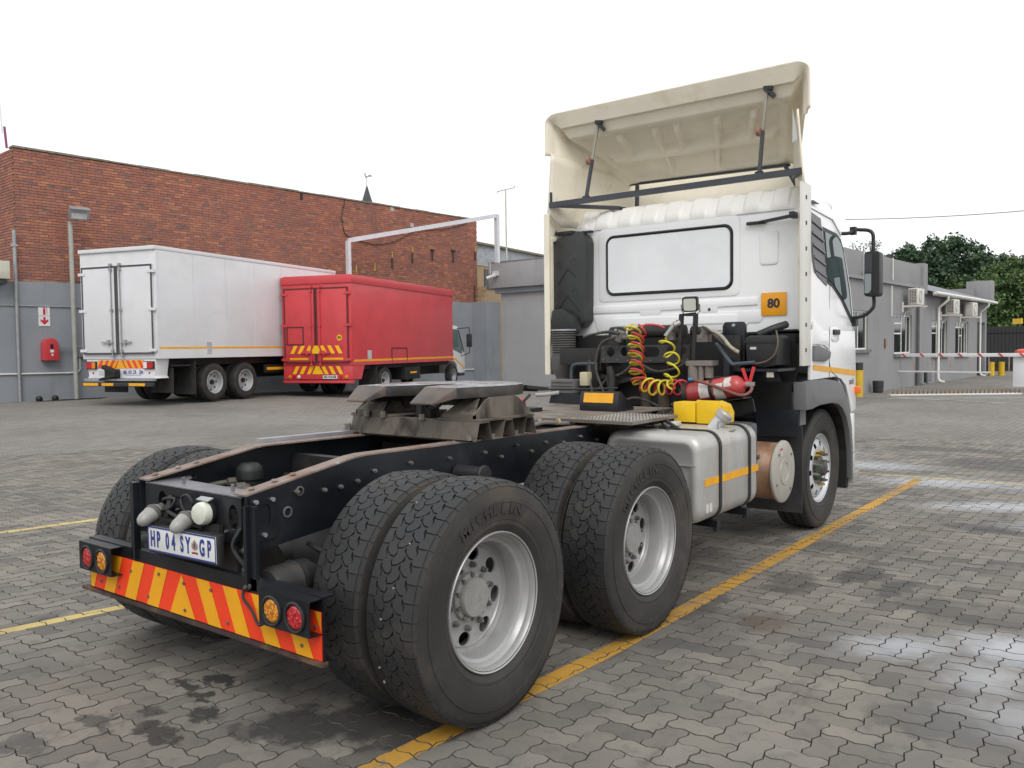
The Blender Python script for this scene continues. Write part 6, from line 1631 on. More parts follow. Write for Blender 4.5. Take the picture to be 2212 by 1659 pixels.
part('cable_bundle', MB().tube(smoothpts([(2.30, -.95, 1.06), (2.42, -.80, 1.10), (2.6, -.72, 1.115), (2.9, -.62, 1.15), (3.1, -.5, 1.16)]), .012, 8).tube(smoothpts([(2.25, -.9, 1.065), (2.45, -.74, 1.09), (2.65, -.66, 1.10), (2.95, -.5, 1.13)]), .009, 8).tube(smoothpts([(2.2, -.85, 1.07), (2.35, -.7, 1.10), (2.7, -.6, 1.13)]), .007, 8), blackd, tt)
# wheel chocks standing on the tank bracket: separate things
cky = pm('yellow_chock_plastic', (0.80, 0.50, 0.01), .42, var=.06, vscale=6, dirt=(.45, .28, .03), damt=.25, dscale=5)
def chock(x, y, z, w, h, dpt, lab, wedge):
    t = thing('wheel_chock', lab, 'wheel chock', (x, y, z), group='yellow wheel chocks on the fuel tank')
    if wedge:
        lp = [(x, z), (x, z+h), (x+.05, z+h*1.0), (x+dpt*.75, z+h*.80), (x+dpt, z+h*.42), (x+dpt*.95, z)]
        m = MB(); m.prism(lp, .006, XZ(y-w)); m.prism(lp, .006, XZ(y-.006)); m.box(x, x+.006, y-w+.006, y-.006, z, z+h)
        m.bar((x+.006, y-w/2, z+h-.003), (x+dpt*.75, y-w/2, z+h*.8-.003), w-.012, .006); m.bar((x+dpt*.75, y-w/2, z+h*.8), (x+dpt, y-w/2, z+h*.42), w-.012, .006)
        part('shell', m, cky, t, bevel=.003)
        rr = MB(); rr.prism([(x+.05, z+.02), (x+.055, z+h*.62), (x+dpt*.8, z+h*.5), (x+dpt*.85, z+.03)], .004, XZ(y-w-.003)); part('moulded_recess', rr, cky, t)
        rr = MB(); [rr.bar((x+.02+.06*k, y-w-.006, z+.02), (x+.03+.06*k, y-w-.006, z+h*.82-.01*k), .008, .008, up=(1, 0, 0)) for k in range(3)]; part('rib', rr, cky, t)
    else:
        part('shell', MB().prism([(y, z), (y+.005, z+h), (y-w, z+h*.99), (y-w, z)], dpt, YZ(x)), cky, t, bevel=.006)
    return t
chock(2.74, -.695, 1.065, .165, .142, .16, 'left of the two yellow wheel chocks on the fuel tank, plain rear face', False)
chock(2.74, -.87, 1.060, .175, .165, .26, 'right of the two yellow wheel chocks on the fuel tank, with sloping ribbed side', True)

# ---- fuel tank
def tank():
    x0, x1, y0, y1, z0, z1 = 2.04, 3.0, -1.225, -.53, .485, 1.052
    prof = rrect(y0, y1, z0, z1, .085, 6); rings = []
    for x, ins in ((x0+.012, .075), (x0, .06), (x0, .045), (x0+.008, .026), (x0+.026, .009), (x0+.055, 0), (x1-.055, 0), (x1-.026, .009), (x1-.008, .026), (x1, .045), (x1, .06)):
        pr = rrect(y0+ins, y1-ins, z0+ins, z1-ins, max(.02, .095-ins*.5), 6); rings.append([(x, a, b_) for a, b_ in pr])
    m = MB(); m.ring(rings); o = part('fuel_tank', m, alum, tt, smooth=50)
    for xs in (2.33, 2.82):
        s = MB(); pr = rrect(y0-.006, y1+.006, z0-.006, z1+.006, .10, 6)
        for i in range(len(pr)):
            a, b_ = pr[i], pr[(i+1) % len(pr)]; s.bar((xs, a[0], a[1]), (xs, b_[0], b_[1]), .032, .008, up=(0, a[0]-(y0+y1)/2, a[1]-(z0+z1)/2))
        part('tank_strap', s, plasb, o, smooth=0)
    part('yellow_tape', MB().box(2.10, 2.31, y0-.003, y0-.0005, .725, .772).box(2.35, 2.80, y0-.003, y0-.0005, .722, .770).box(2.84, 2.985, y0-.003, y0-.0005, .722, .768), yel_tape, o)
    part('paper_label', MB().box(2.12, 2.155, y0-.002, y0-.0005, .555, .61).box(2.17, 2.21, y0-.002, y0-.0005, .555, .61), pm('faded_label', (.55, .54, .5), .7), o)
    q = Matrix.Translation((2.62, -1.06, 1.05)) @ Matrix.Rotation(R(36), 4, 'X') @ Matrix.Rotation(R(12), 4, 'Y') @ Matrix.Diagonal((.74, .74, 1.25, 1))
    part('filler_neck', MB().lathe([(.062, -.03), (.062, .055), (.066, .058), (.066, .066)], 32, (0, 0, 0), 'z').xf(q), pm('bright_neck', (.50, .51, .52), .3, metal=.6, var=.1), o)
    part('filler_cap', MB().lathe([(.072, .060), (.078, .064), (.080, .095), (.070, .104), (.001, .107)], 32, (0, 0, 0), 'z').xf(q), pm('filler_cap_metal', (.42, .40, .37), .45, metal=.4, var=.15, dirt=(.3, .24, .17), damt=.4), o)
    part('neck_chain', MB().tube(smoothpts([(2.53, -1.13, 1.10), (2.50, -1.14, 1.05), (2.56, -1.18, 1.03), (2.64, -1.2, 1.04)]), .006, 6), boltm, o)
    part('seam', MB().box(x0-.003, x0+.004, -1.19, -.56, .858, .864), alum, o)
    part('sender_cover', MB().obox((2.50, -.80, 1.075), (.16, .09, .025), (0, 0, .2)), pm('white_block', (.5, .5, .5), .5), o, bevel=.004)
    part('tank_bracket', MB().box(2.31, 2.36, -1.215, -.45, .43, .475).box(2.80, 2.85, -1.215, -.45, .43, .475).cyl((2.335, -1.19, .40), (2.335, -1.19, .43), .014, 8).cyl((2.825, -1.19, .40), (2.825, -1.19, .43), .014, 8), blackm, o)
    # smaller dark reservoir in front of the tank
    part('reservoir', MB().box(3.03, 3.16, -1.16, -.55, .62, 1.05), pm('dark_reservoir', (.06, .063, .068), .45, var=.1), tt, bevel=.035)
    part('reservoir_plug', MB().cyl((3.10, -1.16, .80), (3.10, -1.19, .80), .018, 12), boltm, tt)
tank()
# ---- exhaust silencer
sc = part('silencer', MB().lathe([(.001, 0), (.215, .0), (.222, .012), (.222, .47), (.215, .485), (.001, .49)], 56, (3.66, -1.15, .625), 'y'), copper, tt)
m = MB(); m.lathe([(.001, -.014), (.07, -.014), (.072, -.018), (.10, -.018), (.102, -.012), (.228, -.010), (.241, -.002), (.243, .012), (.235, .022), (.001, .022)], 64, (3.66, -1.165, .625), 'y')
cp_ = part('silencer_cap', m, capm, sc)
part('cap_rivet', MB().join(MB()) if False else (lambda mm: [mm.cyl((3.66+.19*math.cos(a), -1.176, .625+.19*math.sin(a)), (3.66+.19*math.cos(a), -1.182, .625+.19*math.sin(a)), .010, 8) for a in (.7, 2.3, 3.6, 5.4)] and mm)(MB()), boltm, cp_)
part('warning_label', MB().box(3.56, 3.60, -1.181, -1.178, .755, .815), pm('faded_label', (.55, .54, .5), .7), cp_)
part('label_band', MB().box(3.56, 3.60, -1.183, -1.1815, .800, .815), rs, cp_)
for x, dz in ((3.40, .0),): part('pipe_clamp', MB().lathe([(.226, 0), (.226, .02)], 40, (3.66, -.85, .625), 'y'), boltm, sc)
part('tail_pipe', MB().lathe([(.062, 0), (.062, .20), (.055, .2), (.055, .004)], 24, (3.02, -.85, .53), 'x').lathe([(.066, 0), (.066, .02), (.062, .02)], 24, (3.015, -.85, .53), 'x').tube([(3.2, -.85, .53), (3.5, -.9, .56)], .055, 16), pm('burnt_pipe', (.16, .10, .075), .6, metal=.3, var=.3), sc)
part('pipe_bore', MB().lathe([(.054, .01), (.001, .012)], 24, (3.02, -.85, .53), 'x'), ink, sc)

# ---- front wheel splash guards and fender
part('mud_flap', MB().box(4.02, 4.03, -1.19, -.72, .24, .95), pm('flap_rubber', (.030, .030, .032), .6, var=.2, dirt=(.08, .07, .06), damt=.4), tt)
part('splash_panel', MB().prism([(-.80, 1.235), (-.80, 1.44), (-1.0, 1.44), (-1.08, 1.235), (-1.18, 1.22), (-1.185, .865), (-.85, .86), (-.83, 1.0)], .006, YZ(3.95)), pm('shiny_black_panel', (.016, .02, .026), .35, var=.2, dirt=(.07, .04, .025), damt=.3, dscale=3), tt, bevel=.002)
part('panel_hole', MB().lathe([(.028, 0), (.001, .0005)], 20, (3.949, -.90, 1.32), 'x'), ink, tt)
fl_out = [(3.96, 1.085), (3.95, 1.20), (3.97, 1.310), (4.10, 1.318), (4.45, 1.315), (4.75, 1.290), (4.92, 1.235), (5.05, 1.14), (5.15, 1.01), (5.22, .85), (5.255, .66), (5.265, .375)]
fl_in = [(5.225, .375), (5.205, .64), (5.14, .82), (5.05, .95), (4.93, 1.04), (4.80, 1.085), (4.62, 1.105), (4.30, 1.105), (4.14, 1.09), (4.10, 1.085)]
fd = part('fender', MB().prism(fl_out+fl_in, .05, XZ(-1.245)), greyp, tt, bevel=.012)
lin = MB()
for (a, b_) in zip(fl_in[:-1], fl_in[1:]): lin.add([(a[0], -1.20, a[1]), (b_[0], -1.20, b_[1]), (b_[0], -.70, b_[1]), (a[0], -.70, a[1])], [(0, 1, 2, 3)])
part('wheel_arch_liner', lin, under, fd)
part('fender_rear', MB().prism([(3.945, 1.305), (3.965, 1.31), (3.965, 1.09), (3.95, 1.085)], .09, XZ(-1.235)), greyp, fd, bevel=.003)
part('inner_fender', MB().prism([(3.93, 1.31), (4.10, 1.315), (4.10, 1.09), (3.95, 1.085)], .36, XZ(-1.13)), under, fd)
part('fender_stay', MB().lathe([(.001, 0), (.07, 0), (.085, .10), (.085, .80), (.06, .83), (.001, .83)], 20, (4.12, -1.02, .24), 'z').box(4.06, 4.2, -1.16, -.9, .95, 1.08), greyp, tt)
part('wheel_housing', MB().box(4.1, 5.2, -.70, -.66, .35, 1.3).box(4.1, 5.2, -1.20, -.66, 1.32, 1.34), under, tt)

# ---- cab shell
def ring_at(z, xr, xf_, w, rc=.10, rf=.05, yc=-.03, n=6):
    out = []
    for cx, cy, r_, a0 in ((xf_-rf, yc+w-rf, rf, 0), (xr+rc, yc+w-rc, rc, 90), (xr+rc, yc-w+rc, rc, 180), (xf_-rf, yc-w+rf, rf, 270)):
        for i in range(n+1):
            a = R(a0+90*i/n); out.append((cx+r_*math.cos(a), cy+r_*math.sin(a), z))
    return out
lv = [(1.715, 4.135, 5.335, 1.205), (1.80, 4.133, 5.32, 1.208), (2.10, 4.133, 5.235, 1.205), (2.40, 4.135, 5.125, 1.185), (2.60, 4.138, 5.05, 1.165), (2.715, 4.142, 4.995, 1.150), (2.78, 4.16, 4.95, 1.135), (2.85, 4.20, 4.86, 1.10), (2.90, 4.28, 4.74, 1.03), (2.925, 4.40, 4.60, .90)]
m = MB(); m.ring([ring_at(*l) for l in lv]); cab = part('cab', m, cabw, tt, smooth=40)
# stamped relief on the rear panel
def xpl(name, loop, d, mat_, par=cab, x=4.1325, bv=.004): return part(name, MB().prism(loop, -d, YZ(x)), mat_, par, bevel=bv)
xpl('pressing', rrect(-.62, .78, 2.035, 2.72-.0, .05), .006, cabw)
xpl('pressing', [(.86, 1.99), (.86, 1.93), (.34, 1.93), (.34, 1.895), (.13, 1.895), (.13, 1.935), (-.26, 1.94), (-.26, 1.90), (-.42, 1.90), (-.42, 1.945), (-.78, 1.95), (-.78, 2.01)], .010, cabw)
xpl('pressing', rrect(-.95, -.80, 2.28, 2.56, .03), .008, cabw)
xpl('pressing', [(.84, 1.90), (.80, 1.76), (.70, 1.735), (-.55, 1.74), (-.66, 1.77), (-.70, 1.80), (-.80, 1.80), (-.86, 1.90)], .008, cabw)
xpl('pressing', rrect(-.60, .62, 1.80, 1.875, .015), .014, cabw)
part('panel_hole', MB().lathe([(.013, 0), (.001, -.001)], 14, (4.118, -.345, 1.925), 'x'), ink, cab)
ws = MB(); a_, b2_ = rrect(-.565, .705, 2.085, 2.655, .085, 7), rrect(-.535, .675, 2.115, 2.625, .062, 7)
for i in range(len(a_)):
    j = (i+1) % len(a_); ws.add([(4.128, *a_[i]), (4.128, *a_[j]), (4.128, *b2_[j]), (4.128, *b2_[i]), (4.108, (a_[i][0]+b2_[i][0])/2, (a_[i][1]+b2_[i][1])/2), (4.108, (a_[j][0]+b2_[j][0])/2, (a_[j][1]+b2_[j][1])/2)], [(0, 1, 5, 4), (4, 5, 2, 3)])
part('window_seal', ws, plasb, cab, smooth=50)
part('window_blank', MB().prism(b2_, -.004, YZ(4.122)), pm('white_blank_panel', (.82, .835, .85), .3, var=.04, coat=.3, bmp=.12, bscale=5), cab)
# ribbed roof cap
m = MB(); N = 240; rows = []
secs = [(4.133, 2.722, 0.0), (4.133, 2.735, 0.15), (4.140, 2.755, .6), (4.158, 2.79, 1), (4.185, 2.835, 1), (4.212, 2.880, 1), (4.24, 2.902, 1), (4.40, 2.935, 1), (4.62, 2.950, .3)]
for x, z, rbl in secs:
    row = []
    for i in range(N+1):
        s = -1+2*i/N; y = -.035+s*1.13
        edge = max(0, abs(s)-.90)/.10; u_ = ((s*4.6+.1) % 1.0); rb = 1 if .06 < u_ < .56 else 0
        if u_ <= .06: rb = u_/.06
        elif .56 <= u_ < .63: rb = 1-(u_-.56)/.07
        rb *= rbl*(1-min(1, edge*2))
        row.append((x-rb*.016+edge*edge*.07, y, z+rb*.012-edge*edge*(z-2.70)*.75))
    rows.append(row)
m.ring(rows, close=False, caps=False); part('roof_cap', m, pm('faded_roof_white', (.85, .84, .81), .45, var=.02, dirt=(.62, .57, .48), damt=.12, dscale=2), cab, smooth=24)
# lower side panel, front panel and bumper
sd_ = MB(); sp_ = [(4.10, 1.32), (4.10, 1.73), (5.34, 1.73), (5.372, 1.35), (5.375, 1.0), (5.23, .98), (5.17, 1.10), (5.06, 1.235), (4.92, 1.30), (4.75, 1.325)]
part('side_panel', MB().prism(sp_, .03, XZ(-1.236)), cabw, cab, bevel=.008)
part('side_panel', MB().prism([(4.14, 1.32), (4.14, 1.73), (5.3, 1.73), (5.33, 1.35), (5.33, 1.0), (4.9, 1.3)], .03, XZ(1.14)), cabw, cab, bevel=.008)
part('front_panel', MB().box(5.30, 5.37, -1.10, 1.1, .5, 1.73), cabw, cab, bevel=.03)
part('corner_panel', MB().prism([(5.255, .60), (5.24, .96), (5.375, .965), (5.385, .60)], .10, XZ(-1.225)), cabw, cab, bevel=.01)
part('bumper', MB().prism([(5.40, .30), (5.39, .93), (5.415, 1.02), (5.46, .98), (5.475, .60), (5.45, .33)], 2.2, XZ(-1.16)), plasb, tt, bevel=.02)
part('bumper_corner', MB().prism([(5.28, .42), (5.28, .59), (5.42, .58), (5.42, .42)], .2, XZ(-1.22)), pm('cream_bumper', (.50, .49, .43), .5, var=.08), tt, bevel=.01)
part('entry_step', MB().prism([(5.27, .32), (5.27, .42), (5.47, .42), (5.47, .35)], .22, XZ(-1.25)), pm('step_grey', (.30, .30, .28), .6), tt, bevel=.01)
part('lower_grille', MB().box(5.20, 5.27, -1.2, -.8, .28, .62), under, tt)
side_y = -1.238
st = part('yellow_stripe', MB().add([(4.135, side_y-.001, 1.445), (5.34, side_y-.001, 1.365), (5.345, side_y-.001, 1.315), (4.135, side_y-.001, 1.402)], [(0, 1, 2, 3)]), yel_tape, cab, recalc=False)
text('lettering', 'andı', .085, frame((5.22, side_y-.002, 1.268), (1, 0, 0), (0, 0, 1)), boltm, cab)
part('side_lamp', MB().box(5.33, 5.40, -1.275, -1.225, 1.15, 1.215), pm('orange_lens', (.80, .16, .01), .3), cab, bevel=.006)
part('door_gap', MB().box(4.562, 4.570, -1.2385, -1.230, 1.33, 1.73).add([(4.562, -1.2365, 1.73), (4.570, -1.2365, 1.73), (4.578, -1.2375, 2.13), (4.570, -1.2375, 2.13)], [(0, 1, 2, 3)]), ink, cab, recalc=False)
part('door_gap', MB().tube(smoothpts([(4.566, -1.237, 1.46), (4.62, -1.237, 1.38), (4.78, -1.237, 1.325), (4.98, -1.237, 1.24)]), .003, 4), ink, cab)
def sy(z):   # outer face of the cab side at a height
    zs = [l[0] for l in lv]; ws_ = [l[3] for l in lv]
    return -.03-float(np.interp(z, zs, ws_))
part('trim_moulding', MB().prism([(4.12, 1.475), (4.12, 1.60), (4.25, 1.60), (4.55, 1.545), (4.52, 1.49), (4.40, 1.465)], .030, XZ(-1.262)), greyp, cab, bevel=.012)
part('air_scoop', MB().prism([(4.12, 1.61), (4.12, 1.80), (4.30, 1.76), (4.50, 1.66), (4.54, 1.56), (4.40, 1.60), (4.25, 1.608)], .018, XZ(-1.250)), cabw, cab, bevel=.008)
part('door_handle', MB().box(4.63, 4.80, -1.262, -1.240, 1.69, 1.735), plasb, cab, bevel=.008)
part('handle_recess', MB().prism(rrect(4.62, 4.82, 1.635, 1.75, .03), .008, XZ(-1.2445)), cabw, cab, bevel=.003)
# louvred quarter panel and door window, following the leaning side
def side_quad(pts, off): return [(x, sy(z)-off, z) for x, z in pts]
def side_plate(name, pts, off, mat_, thick=.012):
    a = side_quad(pts, off); b_ = side_quad(pts, off-thick); n = len(pts)
    m = MB().add(a+b_, [tuple(range(n)), tuple(range(2*n-1, n-1, -1))]+[(i, n+i, n+(i+1) % n, (i+1) % n) for i in range(n)])
    return part(name, m, mat_, cab, smooth=30)
lg = pm('louvre_grey', (.155, .155, .165), .5, var=.05)
side_plate('louvre_panel', [(4.18, 2.30), (4.20, 2.20), (4.26, 2.165), (4.48, 2.10), (4.475, 2.35), (4.46, 2.665), (4.18, 2.700)], .008, lg)
for k in range(5):
    z = 2.62-k*.10; side_plate('louvre', [(4.19, z-.004), (4.47, z-.055), (4.47, z-.035), (4.19, z+.016)], .016, lg, .010)
side_plate('window_frame', [(4.50, 2.125), (4.64, 2.10), (4.90, 1.99), (5.20, 1.80), (5.235, 1.80), (5.15, 2.10), (5.04, 2.45), (4.98, 2.54), (4.87, 2.58), (4.50, 2.60)], .006, plasb)
glass, nt_, b__ = new_mat('door_glass'); b__.inputs['Base Color'].default_value = (.05, .075, .08, 1); b__.inputs['Roughness'].default_value = .03; b__.inputs['Specular IOR Level'].default_value = 1.0; b__.inputs['Metallic'].default_value = .12
b__.inputs['Base Color'].default_value = (.06, .085, .085, 1)
side_plate('door_window', [(4.53, 2.155), (4.66, 2.125), (4.92, 2.01), (5.165, 1.86), (5.10, 2.08), (5.00, 2.42), (4.95, 2.50), (4.86, 2.545), (4.53, 2.56)], .011, glass)
side_plate('rain_gutter', [(4.14, 2.735), (4.14, 2.765), (4.80, 2.72), (5.0, 2.60), (4.99, 2.58), (4.80, 2.695)], .012, cabw)
side_plate('vent_slot', [(4.16, 2.775), (4.30, 2.80), (4.44, 2.782), (4.30, 2.765)], .030, ink)
# roof lamps and mirror
part('roof_lamp', MB().lathe([(.001, -.03), (.05, -.025), (.065, 0), (.06, .04), (.03, .06), (.001, .062)], 20, (5.02, -1.05, 2.84), 'x').cyl((5.04, -1.05, 2.74), (5.04, -1.05, 2.79), .015, 8), off_white, cab)
part('marker_lamp', MB().obox((4.62, -1.03, 2.90), (.22, .09, .05), (0, .12, 0)), pm('faded_amber', (.5, .35, .25), .4), cab, bevel=.02)
ma = MB().tube(smoothpts([(5.05, -1.17, 2.60), (5.12, -1.24, 2.605), (5.20, -1.26, 2.64), (5.28, -1.30, 2.645), (5.30, -1.36, 2.635), (5.30, -1.395, 2.60), (5.30, -1.40, 2.52), (5.30, -1.40, 2.43)], 6), .0165, 10).tube(smoothpts([(5.30, -1.405, 2.05), (5.30, -1.41, 1.98), (5.29, -1.40, 1.93), (5.27, -1.34, 1.87), (5.25, -1.25, 1.845)], 6), .0165, 10).box(5.22, 5.29, -1.275, -1.225, 1.77, 1.86).obox((5.19, -1.255, 2.63), (.05, .05, .07), (0, 0, 0))
SPLIT.add('mirror_arm'); mr = part('mirror_arm', ma, plasb, cab)
mh = part('mirror_housing', MB().prism(rrect(-1.468, -1.338, 2.035, 2.44, .03), .13, YZ(5.24)), plasb, mr, bevel=.02)
mg, nt_, b__ = new_mat('mirror_glass'); b__.inputs['Metallic'].default_value = 1; b__.inputs['Roughness'].default_value = .02; b__.inputs['Base Color'].default_value = (.6, .63, .65, 1)
part('mirror_glass', MB().prism(rrect(-1.40, -1.344, 2.065, 2.24, .008), .003, YZ(5.236)), mg, mh)
part('upper_mirror_glass', MB().prism(rrect(-1.405, -1.345, 2.25, 2.42, .01), .002, YZ(5.2375)), pm('dark_mirror_back', (.055, .06, .065), .4), mh)

# number sticker and latches on the rear panel
s80 = part('speed_sticker', MB().box(4.117, 4.121, -1.025, -.812, 1.855, 2.045), pm('orange_yellow_sticker', (.86, .36, .004), .35, var=.06, vscale=5, dirt=(.75, .22, .01), damt=.3, dscale=3), cab, bevel=.001)
text('lettering', '80', .105, frame((4.1155, -.918, 1.952), (0, -1, 0), (0, 0, 1)), ink, s80, bold=.004)
part('latch', MB().box(4.095, 4.12, -.86, -.69, 2.618, 2.645).bar((4.09, -.80, 2.635), (4.02, -1.12, 2.655), .02, .016).bar((4.08, -.86, 2.632), (3.98, -1.12, 2.640), .03, .022).box(3.93, 4.03, -1.15, -1.11, 2.62, 2.67), blackm, cab, bevel=.003)
part('latch', MB().box(4.08, 4.125, .84, 1.02, 2.70, 2.72).box(3.97, 4.12, .98, 1.18, 2.69, 2.72), blackm, cab)
part('latch', MB().box(4.05, 4.10, -.92, -1.20, 1.70, 1.735), blackm, cab)
part('latch', MB().box(3.93, 4.05, .96, 1.17, 1.74, 1.775), blackm, cab)

# ---- side extender panels
ext = MB(); lo_ = [(3.86, 1.35), (3.86, 2.885), (4.60, 2.885), (4.60, 2.70), (4.22, 2.60), (4.22, 1.80), (4.12, 1.62), (4.06, 1.50), (4.03, 1.40), (4.0, 1.345)]
ho_ = [[(3.93, 2.02), (3.925, 2.62), (3.955, 2.635), (3.975, 2.62), (3.975, 2.02)], [(3.93, 1.50), (3.93, 1.63), (4.02, 1.63), (4.02, 1.50)]]
ext.plate(lo_, ho_, .022, XZ(1.205)); ext.box(3.850, 3.868, 1.165, 1.227, 1.35, 2.885)
exl = part('side_fairing', ext, cream, tt, smooth=0, bevel=.003)
part('fairing_frame', MB().prism([(3.90, 1.88), (3.90, 2.66), (3.99, 2.68), (4.0, 2.66), (3.99, 2.64), (3.925, 2.62), (3.925, 1.90)], .03, XZ(1.17)), cream, exl, bevel=.004)
m = MB(); m.ring([[(3.855, -1.222, z), (3.855, -1.250, z), (3.90, -1.254, z), (4.10, -1.232, z), (4.10, -1.215, z), (3.90, -1.236, z)] for z in (1.44, 1.9, 2.4, 2.882)])
exr = part('side_fairing', m, pm('fairing_outer', (.70, .69, .64), .4, var=.03, dirt=(.45, .40, .3), damt=.2), tt, bevel=.003)
m = MB(); [m.box(3.90, 3.93, -1.2560, -1.2525, z, z+.03) for z in (1.55, 1.75, 1.95, 2.15, 2.35, 2.55, 2.75)]; part('fixing_slot', m, ink, exr)
part('cab_corner_post', MB().box(4.02, 4.14, -1.212, -1.15, 1.72, 2.70), cream, cab, bevel=.02)
part('fixing_hole', MB().lathe([(.010, 0), (.001, -.0004)], 12, (4.03, 1.2045, 2.74), 'y'), ink, exl)

# ---- roof deflector: fixed lower shell and raised flap
YC = -.035
def shell(rows_fn, nu, nv, th, name, mat_, parent, lab=None):
    rows = [[rows_fn(i/nu, j/nv) for i in range(nu+1)] for j in range(nv+1)]
    m = MB(); m.ring(rows, close=False, caps=False)
    me = meshof(name, m, mat_, smooth=50, recalc=False)
    o = put(name, me, parent)
    md = o.modifiers.new('thickness', 'SOLIDIFY'); md.thickness = th; md.offset = 1.0
    return o
def lowf(u, v):
    # u round the U from rear left, across the front, to rear right; v from bottom to top
    hw0, hw1 = 1.235, 1.19
    s = u*2-1; A = 1.0
    zb0, zt = 2.885, 0
    if abs(s) > .42:
        k = (abs(s)-.42)/.58; x = 4.72-(4.72-3.86)*k; hw = .88+(1.225-.88)*k; sgn = -1 if s > 0 else 1
        y = sgn*hw
        ztop = 3.285+(3.445-3.285)*k
        inn = (.035 if v > .5 else 0)*0
    else:
        k = s/.42; a = k*PI/2; x = 4.72+.22*math.cos(a)**.7; y = -.88*math.sin(a); ztop = 3.285
    if abs(s) > .42: zb0 -= .12*min(1, (1-k)*6)
    z = zb0+(ztop-zb0)*v
    y *= (1-.04*v)
    if abs(s) > .42 and .50 < v: y -= .0
    return (x-.0*v, y+YC, z)
low_ = shell(lowf, 80, 8, .014, 'roof_fairing', cream, tt)
def hwf(v): return 1.245-(1.245-.86)*v
def flap(u, v):
    """u across from left to right, v from rear lip to hinge; seen from below"""
    s = u*2-1; hw = hwf(v)
    # cross profile: short down-turned cheeks at both sides, rounded shoulders
    drop = .33*(1-v)+.035
    t = abs(s)
    if t > .90: k = (t-.90)/.10; y = hw; dz = -.06-(drop-.06)*k
    elif t > .80: k = (t-.80)/.10; a = k*PI/2; y = hw-.10+.10*math.sin(a); dz = -.06*(1-math.cos(a))
    else: y = (hw-.10)*t/.80; dz = 0
    y *= (-1 if s > 0 else 1)
    # long profile
    vv_ = v
    if v < .05: k = v/.05; x = 3.855+.02*k; z = 3.815-.05*k
    elif v < .10: k = (v-.05)/.05; x = 3.875+.035*k; z = 3.765-.085*k
    elif v < .13: k = (v-.10)/.03; x = 3.91+.03*k; z = 3.68-.006*k
    elif v < .22: k = (v-.13)/.09; x = 3.94+.045*k; z = 3.674-.085*k
    elif v < .27: k = (v-.22)/.05; x = 3.985+.045*k; z = 3.589-.022*k
    else: k = (v-.27)/.73; x = 4.03+.71*k; z = 3.567-.345*k+.02*math.sin(k*PI)
    if t > .80:      # the lip fades out round the sides
        f = min(1, (t-.80)/.06); zs = 3.80-(3.80-3.225)*min(1, (x-3.855)/.885)
        z = z*(1-f)+(zs)*f
    # the inner recess rises inside the rim
    if t < .78 and v > .24:
        e = min(1, (.78-t)/.06)*min(1, (v-.24)/.10)*min(1, (1-v)/.06); z += .028*e*e*(3-2*e)
        # ribs
        def rib(q, w): return math.exp(-(q/(w*1.15))**6)
        h = rib(v-.63, .040)
        if .30 < v < .63: h = max(h, *(min(1, (v-.30)/.04)*rib(s-c_-(.63-v)*.22, .022) for c_ in (-.52, -.23, -.06, .24, .50)))
        if v >= .63 and v < .88: h = max(h, *(rib(s-c_+(v-.63)*.30, .022) for c_ in (-.22, .24)))
        z -= .066*h*min(1, (.74-t)/.06) if t < .74 else 0
    return (x, y-.045, z+dz)
flp = shell(flap, 200, 110, .014, 'roof_flap', cream, tt)
# hinge bar, stay frame, struts
part('hinge_bar', MB().bar((4.73, .78, 3.235), (4.73, -.84, 3.205), .03, .022), blackm, tt)
sf = MB(); zb2 = 2.985
sf.bar((3.87, 1.165, zb2-.02), (3.87, -1.23, zb2-.02), .03, .05); sf.bar((3.885, 1.15, zb2-.02), (4.25, .62, zb2-.06), .03, .035); sf.bar((3.885, -1.21, zb2-.02), (4.3, -1.02, zb2+.03), .03, .04); sf.bar((3.87, 1.15, zb2-.01), (3.87, 1.15, zb2+.10), .012, .028, up=(1, 0, 0))
sf.bar((4.70, .68, 3.21), (4.58, .62, 2.93), .03, .03, up=(1, 0, 0)); sf.bar((4.70, -.80, 3.21), (4.58, -.98, 2.93), .03, .03, up=(1, 0, 0)); sf.bar((4.25, .62, zb2-.06), (4.4, .60, 2.92), .03, .03)
part('stay_frame', sf, pm('blue_black_steel', (.045, .052, .065), .5, var=.15, dirt=(.10, .09, .08), damt=.3), tt)
for yb2, yt in ((.765, .66), (-.885, -.93)):
    s_ = MB().bar((3.885, yb2, zb2), (3.93, (yb2+yt)/2+.01, 3.34), .026, .026, up=(1, 0, 0)); so = part('flap_strut', s_, pm('blue_black_steel', (.045, .052, .065), .5), tt)
    part('strut_rod', MB().bar((3.93, (yb2+yt)/2+.01, 3.335), (3.935, yt, 3.655), .018, .018, up=(1, 0, 0)), pm('rod_steel', (.36, .33, .29), .5, metal=.4), so)
    part('strut_knob', MB().lathe([(.001, -.02), (.034, -.018), (.036, 0), (.03, .012), (.001, .014)], 18, (3.905, (yb2+yt)/2+.04, 3.33), 'y'), pm('red_brown_knob', (.32, .16, .13), .6), so)
    part('strut_bracket', MB().bar((3.925, yt+.01, 3.672), (3.955, yt-.055, 3.60), .05, .03).bar((3.92, yt+.02, 3.675), (3.92, yt-.05, 3.665), .03, .03), blackm, so)
    part('strut_foot', MB().cyl((3.885, yb2-.03, zb2+.005), (3.885, yb2+.03, zb2+.005), .022, 10), blackm, so)
part('broken_flange', MB().add([(3.90, -1.15, 3.47), (3.90, -1.19, 3.22), (3.95, -1.13, 3.215), (3.93, -1.145, 3.30)], [(0, 1, 2), (0, 2, 3), (1, 2, 3)]), cabw, low_, smooth=0)

